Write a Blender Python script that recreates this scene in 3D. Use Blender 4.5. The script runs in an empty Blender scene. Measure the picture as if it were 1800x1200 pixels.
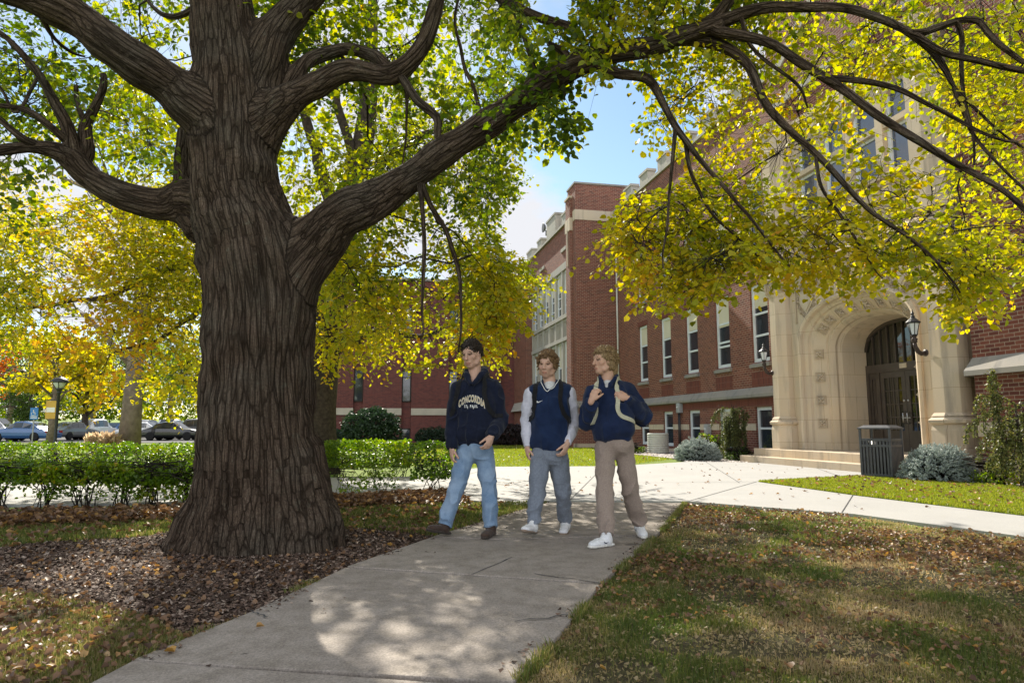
import bpy, bmesh, math, random
import numpy as np
from mathutils import Vector, Matrix
from mathutils.bvhtree import BVHTree
random.seed(7)
RNG = np.random.default_rng(11)
S = bpy.context.scene
R = math.radians
# ------------------------------------------------------------------ camera
CAM_H = 1.05
PITCH = R(7.12)
cam_d = bpy.data.cameras.new('camera')
cam_d.sensor_width = 36
cam_d.lens = 24
cam_d.clip_start = 0.05
cam_d.clip_end = 2000
cam = bpy.data.objects.new('camera', cam_d)
S.collection.objects.link(cam)
cam.location = (0, 0, CAM_H)
cam.rotation_euler = (R(90) + PITCH, 0, 0)
S.camera = cam
# ------------------------------------------------------------------ sky, sun, exposure
SUN_AZ = R(-17)      # from +Y towards +X
SUN_EL = R(37)
world = bpy.data.worlds.new('World')
S.world = world
world.use_nodes = True
nt = world.node_tree
nt.nodes.clear()
N = nt.nodes.new
L = nt.links.new
w_out = N('ShaderNodeOutputWorld'); w_bg = N('ShaderNodeBackground'); w_bg.inputs['Strength'].default_value = 0.06
sky = N('ShaderNodeTexSky'); sky.sky_type = 'NISHITA'; sky.sun_disc = False
sky.sun_elevation = SUN_EL; sky.sun_rotation = SUN_AZ % (2 * math.pi)
sky.air_density = 1.0; sky.dust_density = 0.15; sky.ozone_density = 1.3
tc = N('ShaderNodeTexCoord')
sep = N('ShaderNodeSeparateXYZ'); L(tc.outputs['Generated'], sep.inputs[0])
addz = N('ShaderNodeMath'); addz.operation = 'ADD'; addz.inputs[1].default_value = 0.22; L(sep.outputs['Z'], addz.inputs[0])
dv = N('ShaderNodeVectorMath'); dv.operation = 'DIVIDE'
cmb = N('ShaderNodeCombineXYZ')
for k in range(3): L(addz.outputs[0], cmb.inputs[k])
L(tc.outputs['Generated'], dv.inputs[0]); L(cmb.outputs[0], dv.inputs[1])
ns = N('ShaderNodeTexNoise'); ns.inputs['Scale'].default_value = 1.25; ns.inputs['Detail'].default_value = 7; ns.inputs['Roughness'].default_value = 0.55
mpn = N('ShaderNodeMapping'); mpn.inputs['Location'].default_value = (2.1, 0.55, 0.0); L(dv.outputs[0], mpn.inputs[0]); L(mpn.outputs[0], ns.inputs['Vector'])
rmp = N('ShaderNodeValToRGB'); rmp.color_ramp.elements[0].position = 0.43; rmp.color_ramp.elements[1].position = 0.54
L(ns.outputs[0], rmp.inputs[0])
sg = N('ShaderNodeMixRGB'); sg.blend_type = 'MULTIPLY'; sg.inputs[0].default_value = 1; sg.inputs[2].default_value = (1.30, 1.35, 1.25, 1); L(sky.outputs[0], sg.inputs[1])
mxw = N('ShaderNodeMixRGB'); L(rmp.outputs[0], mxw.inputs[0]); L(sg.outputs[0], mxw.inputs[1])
# clouds opposite the sun, out of view, are made brighter to add fill light
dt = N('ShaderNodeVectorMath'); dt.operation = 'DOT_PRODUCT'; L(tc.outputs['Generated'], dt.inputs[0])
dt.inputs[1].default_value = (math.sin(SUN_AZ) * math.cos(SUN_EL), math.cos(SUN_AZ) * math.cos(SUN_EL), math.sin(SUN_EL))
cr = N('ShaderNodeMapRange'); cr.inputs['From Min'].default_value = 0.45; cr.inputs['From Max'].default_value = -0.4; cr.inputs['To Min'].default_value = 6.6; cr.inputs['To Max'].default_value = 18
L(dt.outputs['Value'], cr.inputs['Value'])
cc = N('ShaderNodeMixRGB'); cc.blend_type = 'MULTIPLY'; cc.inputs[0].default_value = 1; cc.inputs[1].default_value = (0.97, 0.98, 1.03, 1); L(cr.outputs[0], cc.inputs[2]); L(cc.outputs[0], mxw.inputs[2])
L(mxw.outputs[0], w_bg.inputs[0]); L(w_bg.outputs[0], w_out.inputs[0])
sun_d = bpy.data.lights.new('sun', 'SUN'); sun_d.energy = 4.4; sun_d.angle = R(0.53); sun_d.color = (1.0, 0.93, 0.80)
sun = bpy.data.objects.new('sun', sun_d); S.collection.objects.link(sun)
SUN_DIR = Vector((math.sin(SUN_AZ) * math.cos(SUN_EL), math.cos(SUN_AZ) * math.cos(SUN_EL), math.sin(SUN_EL)))
sun.rotation_euler = SUN_DIR.to_track_quat('Z', 'Y').to_euler()
sun.location = (-8, 26, 22)
S.view_settings.view_transform = 'Standard'
S.view_settings.look = 'None'
S.view_settings.exposure = 1.2
S.view_settings.gamma = 1
S.cycles.max_bounces = 8
S.cycles.transparent_max_bounces = 8
S.cycles.use_denoising = True
S.cycles.sample_clamp_indirect = 6
# ------------------------------------------------------------------ measuring helpers
FP = 1200.0
def ray(px, py):
    x = (px - 900) / FP; y = (600 - py) / FP
    return (x, math.cos(PITCH) - y * math.sin(PITCH), math.sin(PITCH) + y * math.cos(PITCH))
def at(px, py, Y):
    d = ray(px, py); t = Y / d[1]
    return Vector((d[0] * t, Y, CAM_H + d[2] * t))
def gnd(px, py, z=0.0):
    d = ray(px, py); t = (z - CAM_H) / d[2]
    return Vector((d[0] * t, d[1] * t, z))
FA = R(11.7)         # heading of the long facade
def fac(D, u, z=0.0):  # facade coordinates -> world
    return Vector((D * math.cos(FA) - u * math.sin(FA), D * math.sin(FA) + u * math.cos(FA), z))
# ------------------------------------------------------------------ tagging
def link(o): S.collection.objects.link(o); return o
def tag(o, label=None, cat=None, group=None, kind=None):
    if label: o['label'] = label
    if cat: o['category'] = cat
    if group: o['group'] = group
    if kind: o['kind'] = kind
    return o
OFF = {}
def thing(name, label, cat, loc=(0, 0, 0), rotz=0.0, group=None):
    o = link(bpy.data.objects.new(name, None))
    o.location = loc; o.rotation_euler = (0, 0, rotz); o.empty_display_size = 0.2
    tag(o, label, cat, group)
    return o
def copy_tree(o, parent=None):
    c = o.copy(); link(c)
    if parent is not None: c.parent = parent
    for ch in list(o.children): copy_tree(ch, c)
    return c
# ------------------------------------------------------------------ mesh building
def mesh_np(name, V, F, mat, parent=None, smooth=False, attrs=None, uv=None, FM=None):
    """V (n,3), F list of arrays grouped by size [(m,3),(k,4)...]"""
    me = bpy.data.meshes.new(name)
    V = np.asarray(V, dtype=np.float32)
    if not isinstance(F, (list, tuple)): F = [F]
    F = [np.asarray(f, dtype=np.int32) for f in F if len(f)]
    nl = sum(f.size for f in F); nf = sum(len(f) for f in F)
    me.vertices.add(len(V)); me.vertices.foreach_set('co', V.ravel())
    me.loops.add(nl); me.polygons.add(nf)
    me.loops.foreach_set('vertex_index', np.concatenate([f.ravel() for f in F]))
    st = []; tot = []; s = 0
    for f in F:
        k = f.shape[1]
        st.append(s + np.arange(len(f)) * k); tot.append(np.full(len(f), k)); s += f.size
    me.polygons.foreach_set('loop_start', np.concatenate(st).astype(np.int32))
    me.polygons.foreach_set('loop_total', np.concatenate(tot).astype(np.int32))
    if smooth: me.polygons.foreach_set('use_smooth', np.ones(nf, dtype=bool))
    me.update(calc_edges=True)
    if attrs:
        for k, (typ, dom, arr) in attrs.items():
            a = me.attributes.new(k, typ, dom)
            arr = np.asarray(arr, dtype=np.float32)
            a.data.foreach_set({'FLOAT': 'value', 'FLOAT_VECTOR': 'vector', 'FLOAT_COLOR': 'color'}[typ], arr.ravel())
    if mat:
        for m in (mat if isinstance(mat, (list, tuple)) else [mat]): me.materials.append(m)
    o = link(bpy.data.objects.new(name, me))
    if parent is not None: o.parent = parent
    return o
class MB:
    """collects simple solids and builds one mesh with box-projected UVs in metres"""
    def __init__(s, off=(0, 0, 0)): s.v = []; s.f = []; s.o = Vector(off); s.sm = []
    def add(s, vs, fs, smooth=False):
        b = len(s.v); s.v += [tuple(Vector(p) - s.o) for p in vs]
        s.f += [tuple(b + i for i in f) for f in fs]; s.sm += [smooth] * len(fs); return s
    def box(s, x0, x1, y0, y1, z0, z1):
        v = [(x0, y0, z0), (x1, y0, z0), (x1, y1, z0), (x0, y1, z0), (x0, y0, z1), (x1, y0, z1), (x1, y1, z1), (x0, y1, z1)]
        return s.add(v, [(0, 3, 2, 1), (4, 5, 6, 7), (0, 1, 5, 4), (1, 2, 6, 5), (2, 3, 7, 6), (3, 0, 4, 7)])
    def quad(s, a, b, c, d): return s.add([a, b, c, d], [(0, 1, 2, 3)])
    def prism(s, pts, z0, z1, pts2=None):
        n = len(pts); p2 = pts2 or pts
        v = [(p[0], p[1], z0) for p in pts] + [(p[0], p[1], z1) for p in p2]
        return s.add(v, [tuple(range(n - 1, -1, -1)), tuple(range(n, 2 * n))] + [(i, (i + 1) % n, n + (i + 1) % n, n + i) for i in range(n)])
    def extr(s, poly, a, b):
        """poly: list of 3d points (planar), extruded by vector from a to b"""
        n = len(poly); d = Vector(b) - Vector(a)
        v = [Vector(p) for p in poly] + [Vector(p) + d for p in poly]
        return s.add(v, [tuple(range(n - 1, -1, -1)), tuple(range(n, 2 * n))] + [(i, (i + 1) % n, n + (i + 1) % n, n + i) for i in range(n)])
    def lathe(s, prof, cx=0, cy=0, n=16, smooth=True, ph=0):
        v = []; f = []
        for r, z in prof:
            for k in range(n):
                a = 2 * math.pi * k / n + ph; v.append((cx + r * math.cos(a), cy + r * math.sin(a), z))
        m = len(prof)
        for i in range(m - 1):
            for k in range(n):
                k2 = (k + 1) % n; f.append((i * n + k, i * n + k2, (i + 1) * n + k2, (i + 1) * n + k))
        f.append(tuple(range(n - 1, -1, -1))); f.append(tuple((m - 1) * n + k for k in range(n)))
        return s.add(v, f, smooth)
    def tube(s, pts, rad, n=8, smooth=True, cap=True):
        pts = [Vector(p) for p in pts]
        if not isinstance(rad, (list, tuple)): rad = [rad] * len(pts)
        v = []; f = []; up = None
        for i, p in enumerate(pts):
            t = (pts[min(i + 1, len(pts) - 1)] - pts[max(i - 1, 0)]).normalized()
            if up is None: up = Vector((0, 0, 1)) if abs(t.z) < 0.9 else Vector((1, 0, 0))
            a = t.cross(up).normalized(); up = a.cross(t).normalized()
            for k in range(n):
                an = 2 * math.pi * k / n
                v.append(p + (a * math.cos(an) + up * math.sin(an)) * rad[i])
        m = len(pts)
        for i in range(m - 1):
            for k in range(n):
                k2 = (k + 1) % n; f.append((i * n + k, (i + 1) * n + k, (i + 1) * n + k2, i * n + k2))
        if cap: f.append(tuple(range(n))); f.append(tuple((m - 1) * n + k for k in range(n - 1, -1, -1)))
        return s.add(v, f, smooth)
    def build(s, name, mat, parent=None, bevel=0.0, loc=None):
        me = bpy.data.meshes.new(name)
        me.from_pydata(s.v, [], s.f)
        me.polygons.foreach_set('use_smooth', s.sm)
        if bevel > 0:
            bm = bmesh.new(); bm.from_mesh(me)
            bmesh.ops.remove_doubles(bm, verts=bm.verts, dist=1e-5)
            bmesh.ops.bevel(bm, geom=[e for e in bm.edges if len(e.link_faces) == 2 and e.calc_face_angle(0) > 0.5], offset=bevel, segments=2, affect='EDGES', profile=0.6)
            bm.to_mesh(me); bm.free()
        uvl = me.uv_layers.new(name='UVMap')
        nl = len(me.loops)
        vi = np.empty(nl, np.int32); me.loops.foreach_get('vertex_index', vi)
        co = np.empty(len(me.vertices) * 3, np.float32); me.vertices.foreach_get('co', co); co = co.reshape(-1, 3) + np.array(s.o, np.float32)
        nf = len(me.polygons)
        nr = np.empty(nf * 3, np.float32); me.polygons.foreach_get('normal', nr); nr = nr.reshape(-1, 3)
        lt = np.empty(nf, np.int32); me.polygons.foreach_get('loop_total', lt)
        nn = np.abs(np.repeat(nr, lt, axis=0)); c = co[vi]
        uv = np.empty((nl, 2), np.float32)
        zx = nn[:, 2] > 0.75
        hx = (nn[:, 0] >= nn[:, 1]) & ~zx
        hy = ~hx & ~zx
        uv[zx] = c[zx][:, :2]; uv[hx] = c[hx][:, [1, 2]]; uv[hy] = c[hy][:, [0, 2]]
        uvl.data.foreach_set('uv', uv.ravel())
        if isinstance(mat, (list, tuple)):
            for m in mat: me.materials.append(m)
        elif mat: me.materials.append(mat)
        o = link(bpy.data.objects.new(name, me))
        if parent is not None: o.parent = parent
        if loc is not None: o.location = loc
        return o
# ------------------------------------------------------------------ numpy noise
_P = np.random.default_rng(5).random(4096).astype(np.float32)
def vnoise(P):
    P = np.asarray(P, np.float64); i = np.floor(P).astype(np.int64); f = P - i; f = f * f * (3 - 2 * f)
    def h(a, b, c): return _P[(a * 73856093 ^ b * 19349663 ^ c * 83492791) & 4095]
    x, y, z = i[..., 0], i[..., 1], i[..., 2]; fx, fy, fz = f[..., 0], f[..., 1], f[..., 2]
    def lx(y, z): return h(x, y, z) * (1 - fx) + h(x + 1, y, z) * fx
    a = lx(y, z) * (1 - fy) + lx(y + 1, z) * fy
    b = lx(y, z + 1) * (1 - fy) + lx(y + 1, z + 1) * fy
    return a * (1 - fz) + b * fz
def fbm(P, o=4):
    P = np.asarray(P); s = 0; a = 0.5
    for k in range(o): s = s + a * vnoise(P + k * 17.3); P = P * 2.03; a *= 0.5
    return s
def surface_nets(G, org, h):
    """zero surface of the sampled field G (inside < 0)"""
    ins = G < 0
    nx, ny, nz = G.shape
    c = np.zeros((nx - 1, ny - 1, nz - 1), np.uint8)
    for a in (0, 1):
        for b in (0, 1):
            for d in (0, 1): c += ins[a:nx - 1 + a, b:ny - 1 + b, d:nz - 1 + d]
    act = (c > 0) & (c < 8)
    idx = np.argwhere(act); n = len(idx)
    vid = np.full(act.shape, -1, np.int32); vid[act] = np.arange(n)
    acc = np.zeros((n, 3)); cnt = np.zeros(n)
    cs = [(a, b, d) for a in (0, 1) for b in (0, 1) for d in (0, 1)]
    val = {k: G[idx[:, 0] + k[0], idx[:, 1] + k[1], idx[:, 2] + k[2]].astype(np.float64) for k in cs}
    for k in cs:
        for ax in range(3):
            if k[ax] == 0:
                k2 = tuple(1 if j == ax else k[j] for j in range(3))
                a, b = val[k], val[k2]; m = (a < 0) != (b < 0)
                t = np.where(m, a / np.where(m, a - b, 1), 0)
                for j in range(3): acc[:, j] += np.where(m, (t if j == ax else k[j]), 0)
                cnt += m
    V = org + (idx + acc / cnt[:, None]) * h
    Fs = []
    for ax in range(3):
        o1, o2 = (ax + 1) % 3, (ax + 2) % 3
        sl0 = [slice(None)] * 3; sl1 = [slice(None)] * 3
        sl0[ax] = slice(0, -1); sl1[ax] = slice(1, None)
        e = ins[tuple(sl0)] != ins[tuple(sl1)]
        q = np.argwhere(e)
        q = q[(q[:, o1] > 0) & (q[:, o2] > 0) & (q[:, o1] < G.shape[o1] - 1) & (q[:, o2] < G.shape[o2] - 1)]
        fl = ins[q[:, 0], q[:, 1], q[:, 2]]
        def g(d1, d2):
            r = q.copy(); r[:, o1] -= d1; r[:, o2] -= d2; return vid[r[:, 0], r[:, 1], r[:, 2]]
        f = np.stack([g(1, 1), g(0, 1), g(0, 0), g(1, 0)], 1)
        f[~fl] = f[~fl][:, ::-1]
        Fs.append(f[(f >= 0).all(1)])
    return V, np.concatenate(Fs)
# ------------------------------------------------------------------ materials
M = {}
class NT:
    def __init__(s, name, rough=0.8):
        m = bpy.data.materials.new(name); m.use_nodes = True; s.m = m; s.t = m.node_tree; s.b = s.t.nodes['Principled BSDF']
        s.b.inputs['Roughness'].default_value = rough
        s.b.inputs['Specular IOR Level'].default_value = 0.3
        s.out = s.t.nodes['Material Output']; M[name] = m
    def n(s, typ, **k):
        nd = s.t.nodes.new('ShaderNode' + typ)
        for a, v in k.items():
            if a.startswith('i_'): nd.inputs[a[2:].replace('_', ' ')].default_value = v
            else: setattr(nd, a, v)
        return nd
    def l(s, a, b): s.t.links.new(a, b)
    def math(s, op, a, b=None, clamp=False):
        nd = s.n('Math', operation=op, use_clamp=clamp)
        for i, x in enumerate((a, b)):
            if x is None: continue
            if isinstance(x, (int, float)): nd.inputs[i].default_value = x
            else: s.l(x, nd.inputs[i])
        return nd.outputs[0]
    def ramp(s, fac, stops, interp='LINEAR'):
        nd = s.n('ValToRGB'); e = nd.color_ramp.elements; nd.color_ramp.interpolation = interp
        while len(e) < len(stops): e.new(0.5)
        for k, (p, c) in enumerate(stops):
            e[k].position = p; e[k].color = c if len(c) == 4 else (*c, 1)
        s.l(fac, nd.inputs[0]); return nd.outputs[0]
    def mix(s, fac, a, b, mode='MIX'):
        nd = s.n('MixRGB', blend_type=mode)
        for i, x in enumerate((fac, a, b)):
            if isinstance(x, (int, float)): nd.inputs[i].default_value = x
            elif isinstance(x, tuple): nd.inputs[i].default_value = (*x, 1) if len(x) == 3 else x
            else: s.l(x, nd.inputs[i])
        return nd.outputs[0]
    def noise(s, vec, scale, detail=4, rough=0.55, **k):
        nd = s.n('TexNoise', **k); nd.inputs['Scale'].default_value = scale; nd.inputs['Detail'].default_value = detail; nd.inputs['Roughness'].default_value = rough
        if vec is not None: s.l(vec, nd.inputs['Vector'])
        return nd.outputs[0]
    def obj(s): return s.n('TexCoord').outputs['Object']
    def pos(s): return s.n('NewGeometry').outputs['Position']
    def uv(s): return s.n('TexCoord').outputs['UV']
    def attr(s, name): return s.n('Attribute', attribute_name=name)
    def color(s, c): s.l(c, s.b.inputs['Base Color'])
    def bump(s, h, strength=0.5, dist=0.01):
        nd = s.n('Bump'); nd.inputs['Strength'].default_value = strength; nd.inputs['Distance'].default_value = dist
        s.l(h, nd.inputs['Height']); s.l(nd.outputs[0], s.b.inputs['Normal']); return nd
def noisy(name, c1, c2, scale=6, rough=0.7, bump=0.0, bscale=40, detail=5, metal=0.0, spec=0.3, bdist=0.01):
    t = NT(name, rough); v = t.obj()
    f = t.noise(v, scale, detail)
    t.color(t.ramp(f, [(0.3, c1), (0.7, c2)]))
    t.b.inputs['Metallic'].default_value = metal; t.b.inputs['Specular IOR Level'].default_value = spec
    if bump: t.bump(t.noise(v, bscale, 4), bump, bdist)
    return t.m
def brick(name, cols, mortar, bw=0.205, bh=0.068, mw=0.010, rough=0.85, mortar_jit=0.15):
    t = NT(name, rough); uv = t.uv()
    sc = t.n('TexBrick'); t.l(uv, sc.inputs['Vector'])
    sc.inputs['Scale'].default_value = 1.0; sc.inputs['Brick Width'].default_value = bw + mw; sc.inputs['Row Height'].default_value = bh + mw
    sc.inputs['Mortar Size'].default_value = mw / 2; sc.inputs['Mortar Smooth'].default_value = 0.15; sc.inputs['Bias'].default_value = 0
    sc.inputs['Color1'].default_value = (0, 0, 0, 1); sc.inputs['Color2'].default_value = (1, 1, 1, 1); sc.inputs['Mortar'].default_value = (0.5, 0.5, 0.5, 1)
    col = t.ramp(sc.outputs['Color'], [(0.0, cols[0]), (0.35, cols[1]), (0.7, cols[2]), (1.0, cols[3])])
    big = t.noise(uv, 0.35, 5, 0.6)
    col = t.mix(t.math('MULTIPLY', big, 0.55), col, t.mix(1.0, col, (0.62, 0.55, 0.55), 'MULTIPLY'))
    fine = t.noise(uv, 60, 3)
    col = t.mix(0.35, col, t.mix(1.0, col, t.ramp(fine, [(0.2, (0.5, 0.5, 0.5)), (0.8, (1.3, 1.3, 1.3))]), 'MULTIPLY'))
    mc = t.mix(t.noise(uv, 2.2, 4), mortar, tuple(x * (1 - mortar_jit * 2) for x in mortar))
    t.color(t.mix(sc.outputs['Fac'], col, mc))
    h = t.math('ADD', t.math('MULTIPLY', sc.outputs['Fac'], -1.0), t.math('MULTIPLY', fine, 0.3))
    t.bump(h, 0.7, 0.006)
    return t.m
brick('brick_red', [(0.13, 0.043, 0.032), (0.20, 0.064, 0.043), (0.245, 0.086, 0.056), (0.155, 0.053, 0.040)], (0.48, 0.39, 0.30))
brick('brick_wing', [(0.105, 0.035, 0.034), (0.15, 0.045, 0.040), (0.18, 0.055, 0.046), (0.125, 0.040, 0.038)], (0.24, 0.15, 0.13), mw=0.009)
brick('brick_soldier', [(0.13, 0.038, 0.028), (0.17, 0.048, 0.033), (0.20, 0.058, 0.038), (0.15, 0.046, 0.034)], (0.22, 0.13, 0.10), bw=0.062, bh=0.21)
def stone(name, base, dark, warm, joint=True, jw=0.75, jh=0.62):
    t = NT(name, 0.85); uv = t.uv(); ob = t.obj()
    a = t.noise(ob, 1.1, 6, 0.62)
    mp = t.n('Mapping'); mp.inputs['Scale'].default_value = (3.0, 3.0, 0.35); t.l(ob, mp.inputs[0])
    st = t.noise(mp.outputs[0], 1.4, 5, 0.6)
    col = t.mix(t.ramp(a, [(0.35, (0, 0, 0)), (0.68, (1, 1, 1))]), base, warm)
    col = t.mix(t.ramp(st, [(0.52, (0, 0, 0)), (0.78, (0.75, 0.75, 0.75))]), col, dark)
    fine = t.noise(ob, 90, 3)
    col = t.mix(0.3, col, t.mix(1.0, col, t.ramp(fine, [(0.2, (0.7, 0.7, 0.7)), (0.8, (1.2, 1.2, 1.2))]), 'MULTIPLY'))
    if joint:
        b = t.n('TexBrick'); t.l(uv, b.inputs['Vector']); b.inputs['Scale'].default_value = 1; b.inputs['Brick Width'].default_value = jw; b.inputs['Row Height'].default_value = jh
        b.inputs['Mortar Size'].default_value = 0.004; b.inputs['Mortar Smooth'].default_value = 0.2
        b.inputs['Color1'].default_value = (0.92, 0.92, 0.92, 1); b.inputs['Color2'].default_value = (1.05, 1.05, 1.05, 1); b.inputs['Mortar'].default_value = (0.55, 0.5, 0.45, 1)
        col = t.mix(1.0, col, b.outputs['Color'], 'MULTIPLY')
    t.color(col); t.bump(t.math('ADD', fine, t.math('MULTIPLY', a, 1.5)), 0.25, 0.006)
    return t.m
stone('limestone', (0.52, 0.435, 0.33), (0.22, 0.19, 0.16), (0.57, 0.45, 0.31))
stone('limestone_plain', (0.50, 0.42, 0.325), (0.2, 0.18, 0.155), (0.56, 0.46, 0.33), joint=False)
stone('ledge_stone', (0.235, 0.225, 0.215), (0.12, 0.115, 0.11), (0.30, 0.27, 0.23), joint=False)
stone('panel_stone', (0.36, 0.345, 0.31), (0.18, 0.17, 0.155), (0.40, 0.37, 0.31), joint=False)
noisy('beige_concrete', (0.42, 0.38, 0.31), (0.50, 0.45, 0.37), 2, 0.85)
noisy('white_paint', (0.60, 0.64, 0.68), (0.70, 0.73, 0.76), 3, 0.5)
noisy('blind', (0.55, 0.50, 0.38), (0.62, 0.57, 0.44), 1.2, 0.8)
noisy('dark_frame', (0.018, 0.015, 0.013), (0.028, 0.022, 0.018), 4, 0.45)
noisy('door_paint', (0.055, 0.042, 0.034), (0.080, 0.062, 0.050), 4, 0.4)
noisy('black_metal', (0.018, 0.019, 0.022), (0.030, 0.031, 0.035), 8, 0.45, 0.2, 60, spec=0.4)
noisy('bin_metal', (0.060, 0.062, 0.070), (0.090, 0.092, 0.100), 6, 0.5, 0.15, 80, spec=0.4)
noisy('bronze', (0.035, 0.024, 0.022), (0.065, 0.045, 0.038), 9, 0.5, 0.2, 50, metal=0.2)
noisy('steel', (0.5, 0.5, 0.5), (0.6, 0.6, 0.6), 6, 0.3, metal=0.9)
noisy('box_grey', (0.30, 0.31, 0.32), (0.40, 0.41, 0.42), 5, 0.5)
noisy('lid_cream', (0.50, 0.50, 0.45), (0.60, 0.59, 0.52), 5, 0.6)
def glass(name, c, rough=0.04, spec=0.9):
    t = NT(name, rough); v = t.obj()
    t.color(t.ramp(t.noise(v, 0.8, 3), [(0.3, c), (0.7, tuple(x * 1.6 for x in c))]))
    t.b.inputs['Specular IOR Level'].default_value = spec
    t.bump(t.noise(v, 1.6, 1), 0.12, 0.02); return t.m
glass('window_glass', (0.020, 0.026, 0.032))
glass('blue_glass', (0.03, 0.05, 0.09), 0.03, 1.5)
glass('door_glass', (0.012, 0.012, 0.008), 0.03, 1.0)
noisy('lamp_glass', (0.55, 0.58, 0.6), (0.7, 0.72, 0.72), 5, 0.35)
# concrete paving
t = NT('concrete', 0.85); p = t.pos()
a = t.noise(p, 0.7, 6, 0.6); b_ = t.noise(p, 6, 5, 0.65); sp = t.n('TexVoronoi'); sp.inputs['Scale'].default_value = 140; t.l(p, sp.inputs['Vector'])
col = t.mix(a, (0.235, 0.20, 0.172), (0.365, 0.325, 0.285))
col = t.mix(t.ramp(b_, [(0.35, (0.75, 0.75, 0.75)), (0.58, (0, 0, 0))]), col, (0.20, 0.172, 0.142))
col = t.mix(0.55, col, t.mix(1.0, col, t.ramp(sp.outputs['Color'], [(0.0, (0.45, 0.43, 0.41)), (1.0, (1.45, 1.43, 1.4))]), 'MULTIPLY'))
spot = t.noise(p, 2.3, 2)
col = t.mix(t.ramp(spot, [(0.70, (0, 0, 0)), (0.72, (0.7, 0.7, 0.7))]), col, (0.07, 0.06, 0.055))
t.color(col); t.bump(t.math('ADD', sp.outputs['Distance'], t.noise(p, 60, 4)), 0.35, 0.004)
t = NT('concrete_pale', 0.85); p = t.pos()
a = t.noise(p, 0.9, 6, 0.6); sp = t.noise(p, 90, 4)
col = t.mix(a, (0.30, 0.295, 0.285), (0.40, 0.39, 0.375))
col = t.mix(0.5, col, t.mix(1.0, col, t.ramp(sp, [(0.3, (0.75, 0.75, 0.75)), (0.7, (1.15, 1.15, 1.15))]), 'MULTIPLY'))
t.color(col); t.bump(sp, 0.3, 0.004)
noisy('asphalt', (0.045, 0.045, 0.048), (0.07, 0.07, 0.07), 3, 0.9, 0.3, 100)
# soil / lawn base
t = NT('lawn_soil', 0.95); p = t.pos()
a = t.noise(p, 0.8, 5, 0.6); b_ = t.noise(p, 14, 6, 0.7); c_ = t.noise(p, 110, 3)
col = t.mix(t.ramp(b_, [(0.35, (0, 0, 0)), (0.65, (1, 1, 1))]), (0.045, 0.033, 0.022), (0.115, 0.105, 0.040))
col = t.mix(t.ramp(a, [(0.5, (0, 0, 0)), (0.66, (0.8, 0.8, 0.8))]), col, (0.075, 0.050, 0.030))
col = t.mix(0.6, col, t.mix(1.0, col, t.ramp(c_, [(0.25, (0.4, 0.4, 0.4)), (0.75, (1.7, 1.7, 1.6))]), 'MULTIPLY'))
t.color(col); t.bump(t.math('ADD', b_, c_), 0.9, 0.03)
t = NT('far_lawn', 0.95); p = t.pos()
b_ = t.noise(p, 3, 6, 0.7); c_ = t.noise(p, 60, 3)
col = t.mix(b_, (0.10, 0.17, 0.018), (0.20, 0.25, 0.035))
col = t.mix(0.6, col, t.mix(1.0, col, t.ramp(c_, [(0.25, (0.5, 0.5, 0.5)), (0.75, (1.5, 1.5, 1.4))]), 'MULTIPLY'))
t.color(col); t.bump(c_, 0.8, 0.03)
t = NT('mulch', 0.95); p = t.pos()
vo = t.n('TexVoronoi'); vo.inputs['Scale'].default_value = 38; t.l(p, vo.inputs['Vector'])
col = t.ramp(vo.outputs['Color'], [(0.0, (0.035, 0.022, 0.015)), (0.5, (0.085, 0.052, 0.036)), (1.0, (0.15, 0.10, 0.075))])
t.color(col); t.bump(vo.outputs['Distance'], 1.0, 0.02)
t = NT('chip', 0.9); a = t.attr('tint'); 
t.color(t.ramp(a.outputs['Fac'], [(0.0, (0.035, 0.021, 0.015)), (0.4, (0.095, 0.058, 0.040)), (0.75, (0.17, 0.115, 0.085)), (1.0, (0.34, 0.27, 0.22))]))
t = NT('pebble', 0.8); a = t.attr('tint')
t.color(t.ramp(a.outputs['Fac'], [(0.0, (0.16, 0.13, 0.11)), (0.5, (0.33, 0.29, 0.26)), (1.0, (0.55, 0.52, 0.5))]))
# leaves: attribute 'tint' 0..1 -> colour
def leafmat(name, stops, trans=0.5, rough=0.5, spec=0.35):
    t = NT(name, rough); a = t.attr('tint')
    col = t.ramp(a.outputs['Fac'], stops)
    nz = t.noise(t.obj(), 55, 2)
    col = t.mix(0.35, col, t.mix(1.0, col, t.ramp(nz, [(0.3, (0.6, 0.6, 0.6)), (0.7, (1.25, 1.25, 1.2))]), 'MULTIPLY'))
    t.color(col); t.b.inputs['Specular IOR Level'].default_value = spec
    tr = t.n('BsdfTranslucent'); br = t.n('HueSaturation'); br.inputs['Saturation'].default_value = 1.12; br.inputs['Value'].default_value = 2.3
    t.l(col, br.inputs['Color']); t.l(br.outputs[0], tr.inputs['Color'])
    mx = t.n('MixShader'); mx.inputs[0].default_value = trans
    t.l(t.b.outputs[0], mx.inputs[1]); t.l(tr.outputs[0], mx.inputs[2]); t.l(mx.outputs[0], t.out.inputs['Surface'])
    return t.m
leafmat('leaf_linden', [(0.0, (0.034, 0.060, 0.010)), (0.25, (0.085, 0.125, 0.012)), (0.55, (0.24, 0.25, 0.014)), (0.85, (0.42, 0.33, 0.015)), (1.0, (0.42, 0.21, 0.02))])
leafmat('leaf_gold', [(0.0, (0.14, 0.16, 0.014)), (0.35, (0.30, 0.26, 0.016)), (0.7, (0.46, 0.35, 0.02)), (1.0, (0.46, 0.26, 0.02))])
leafmat('leaf_pale', [(0.0, (0.20, 0.20, 0.03)), (0.5, (0.38, 0.31, 0.05)), (1.0, (0.48, 0.33, 0.07))])
leafmat('leaf_red', [(0.0, (0.16, 0.05, 0.02)), (1.0, (0.34, 0.10, 0.03))])
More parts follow.
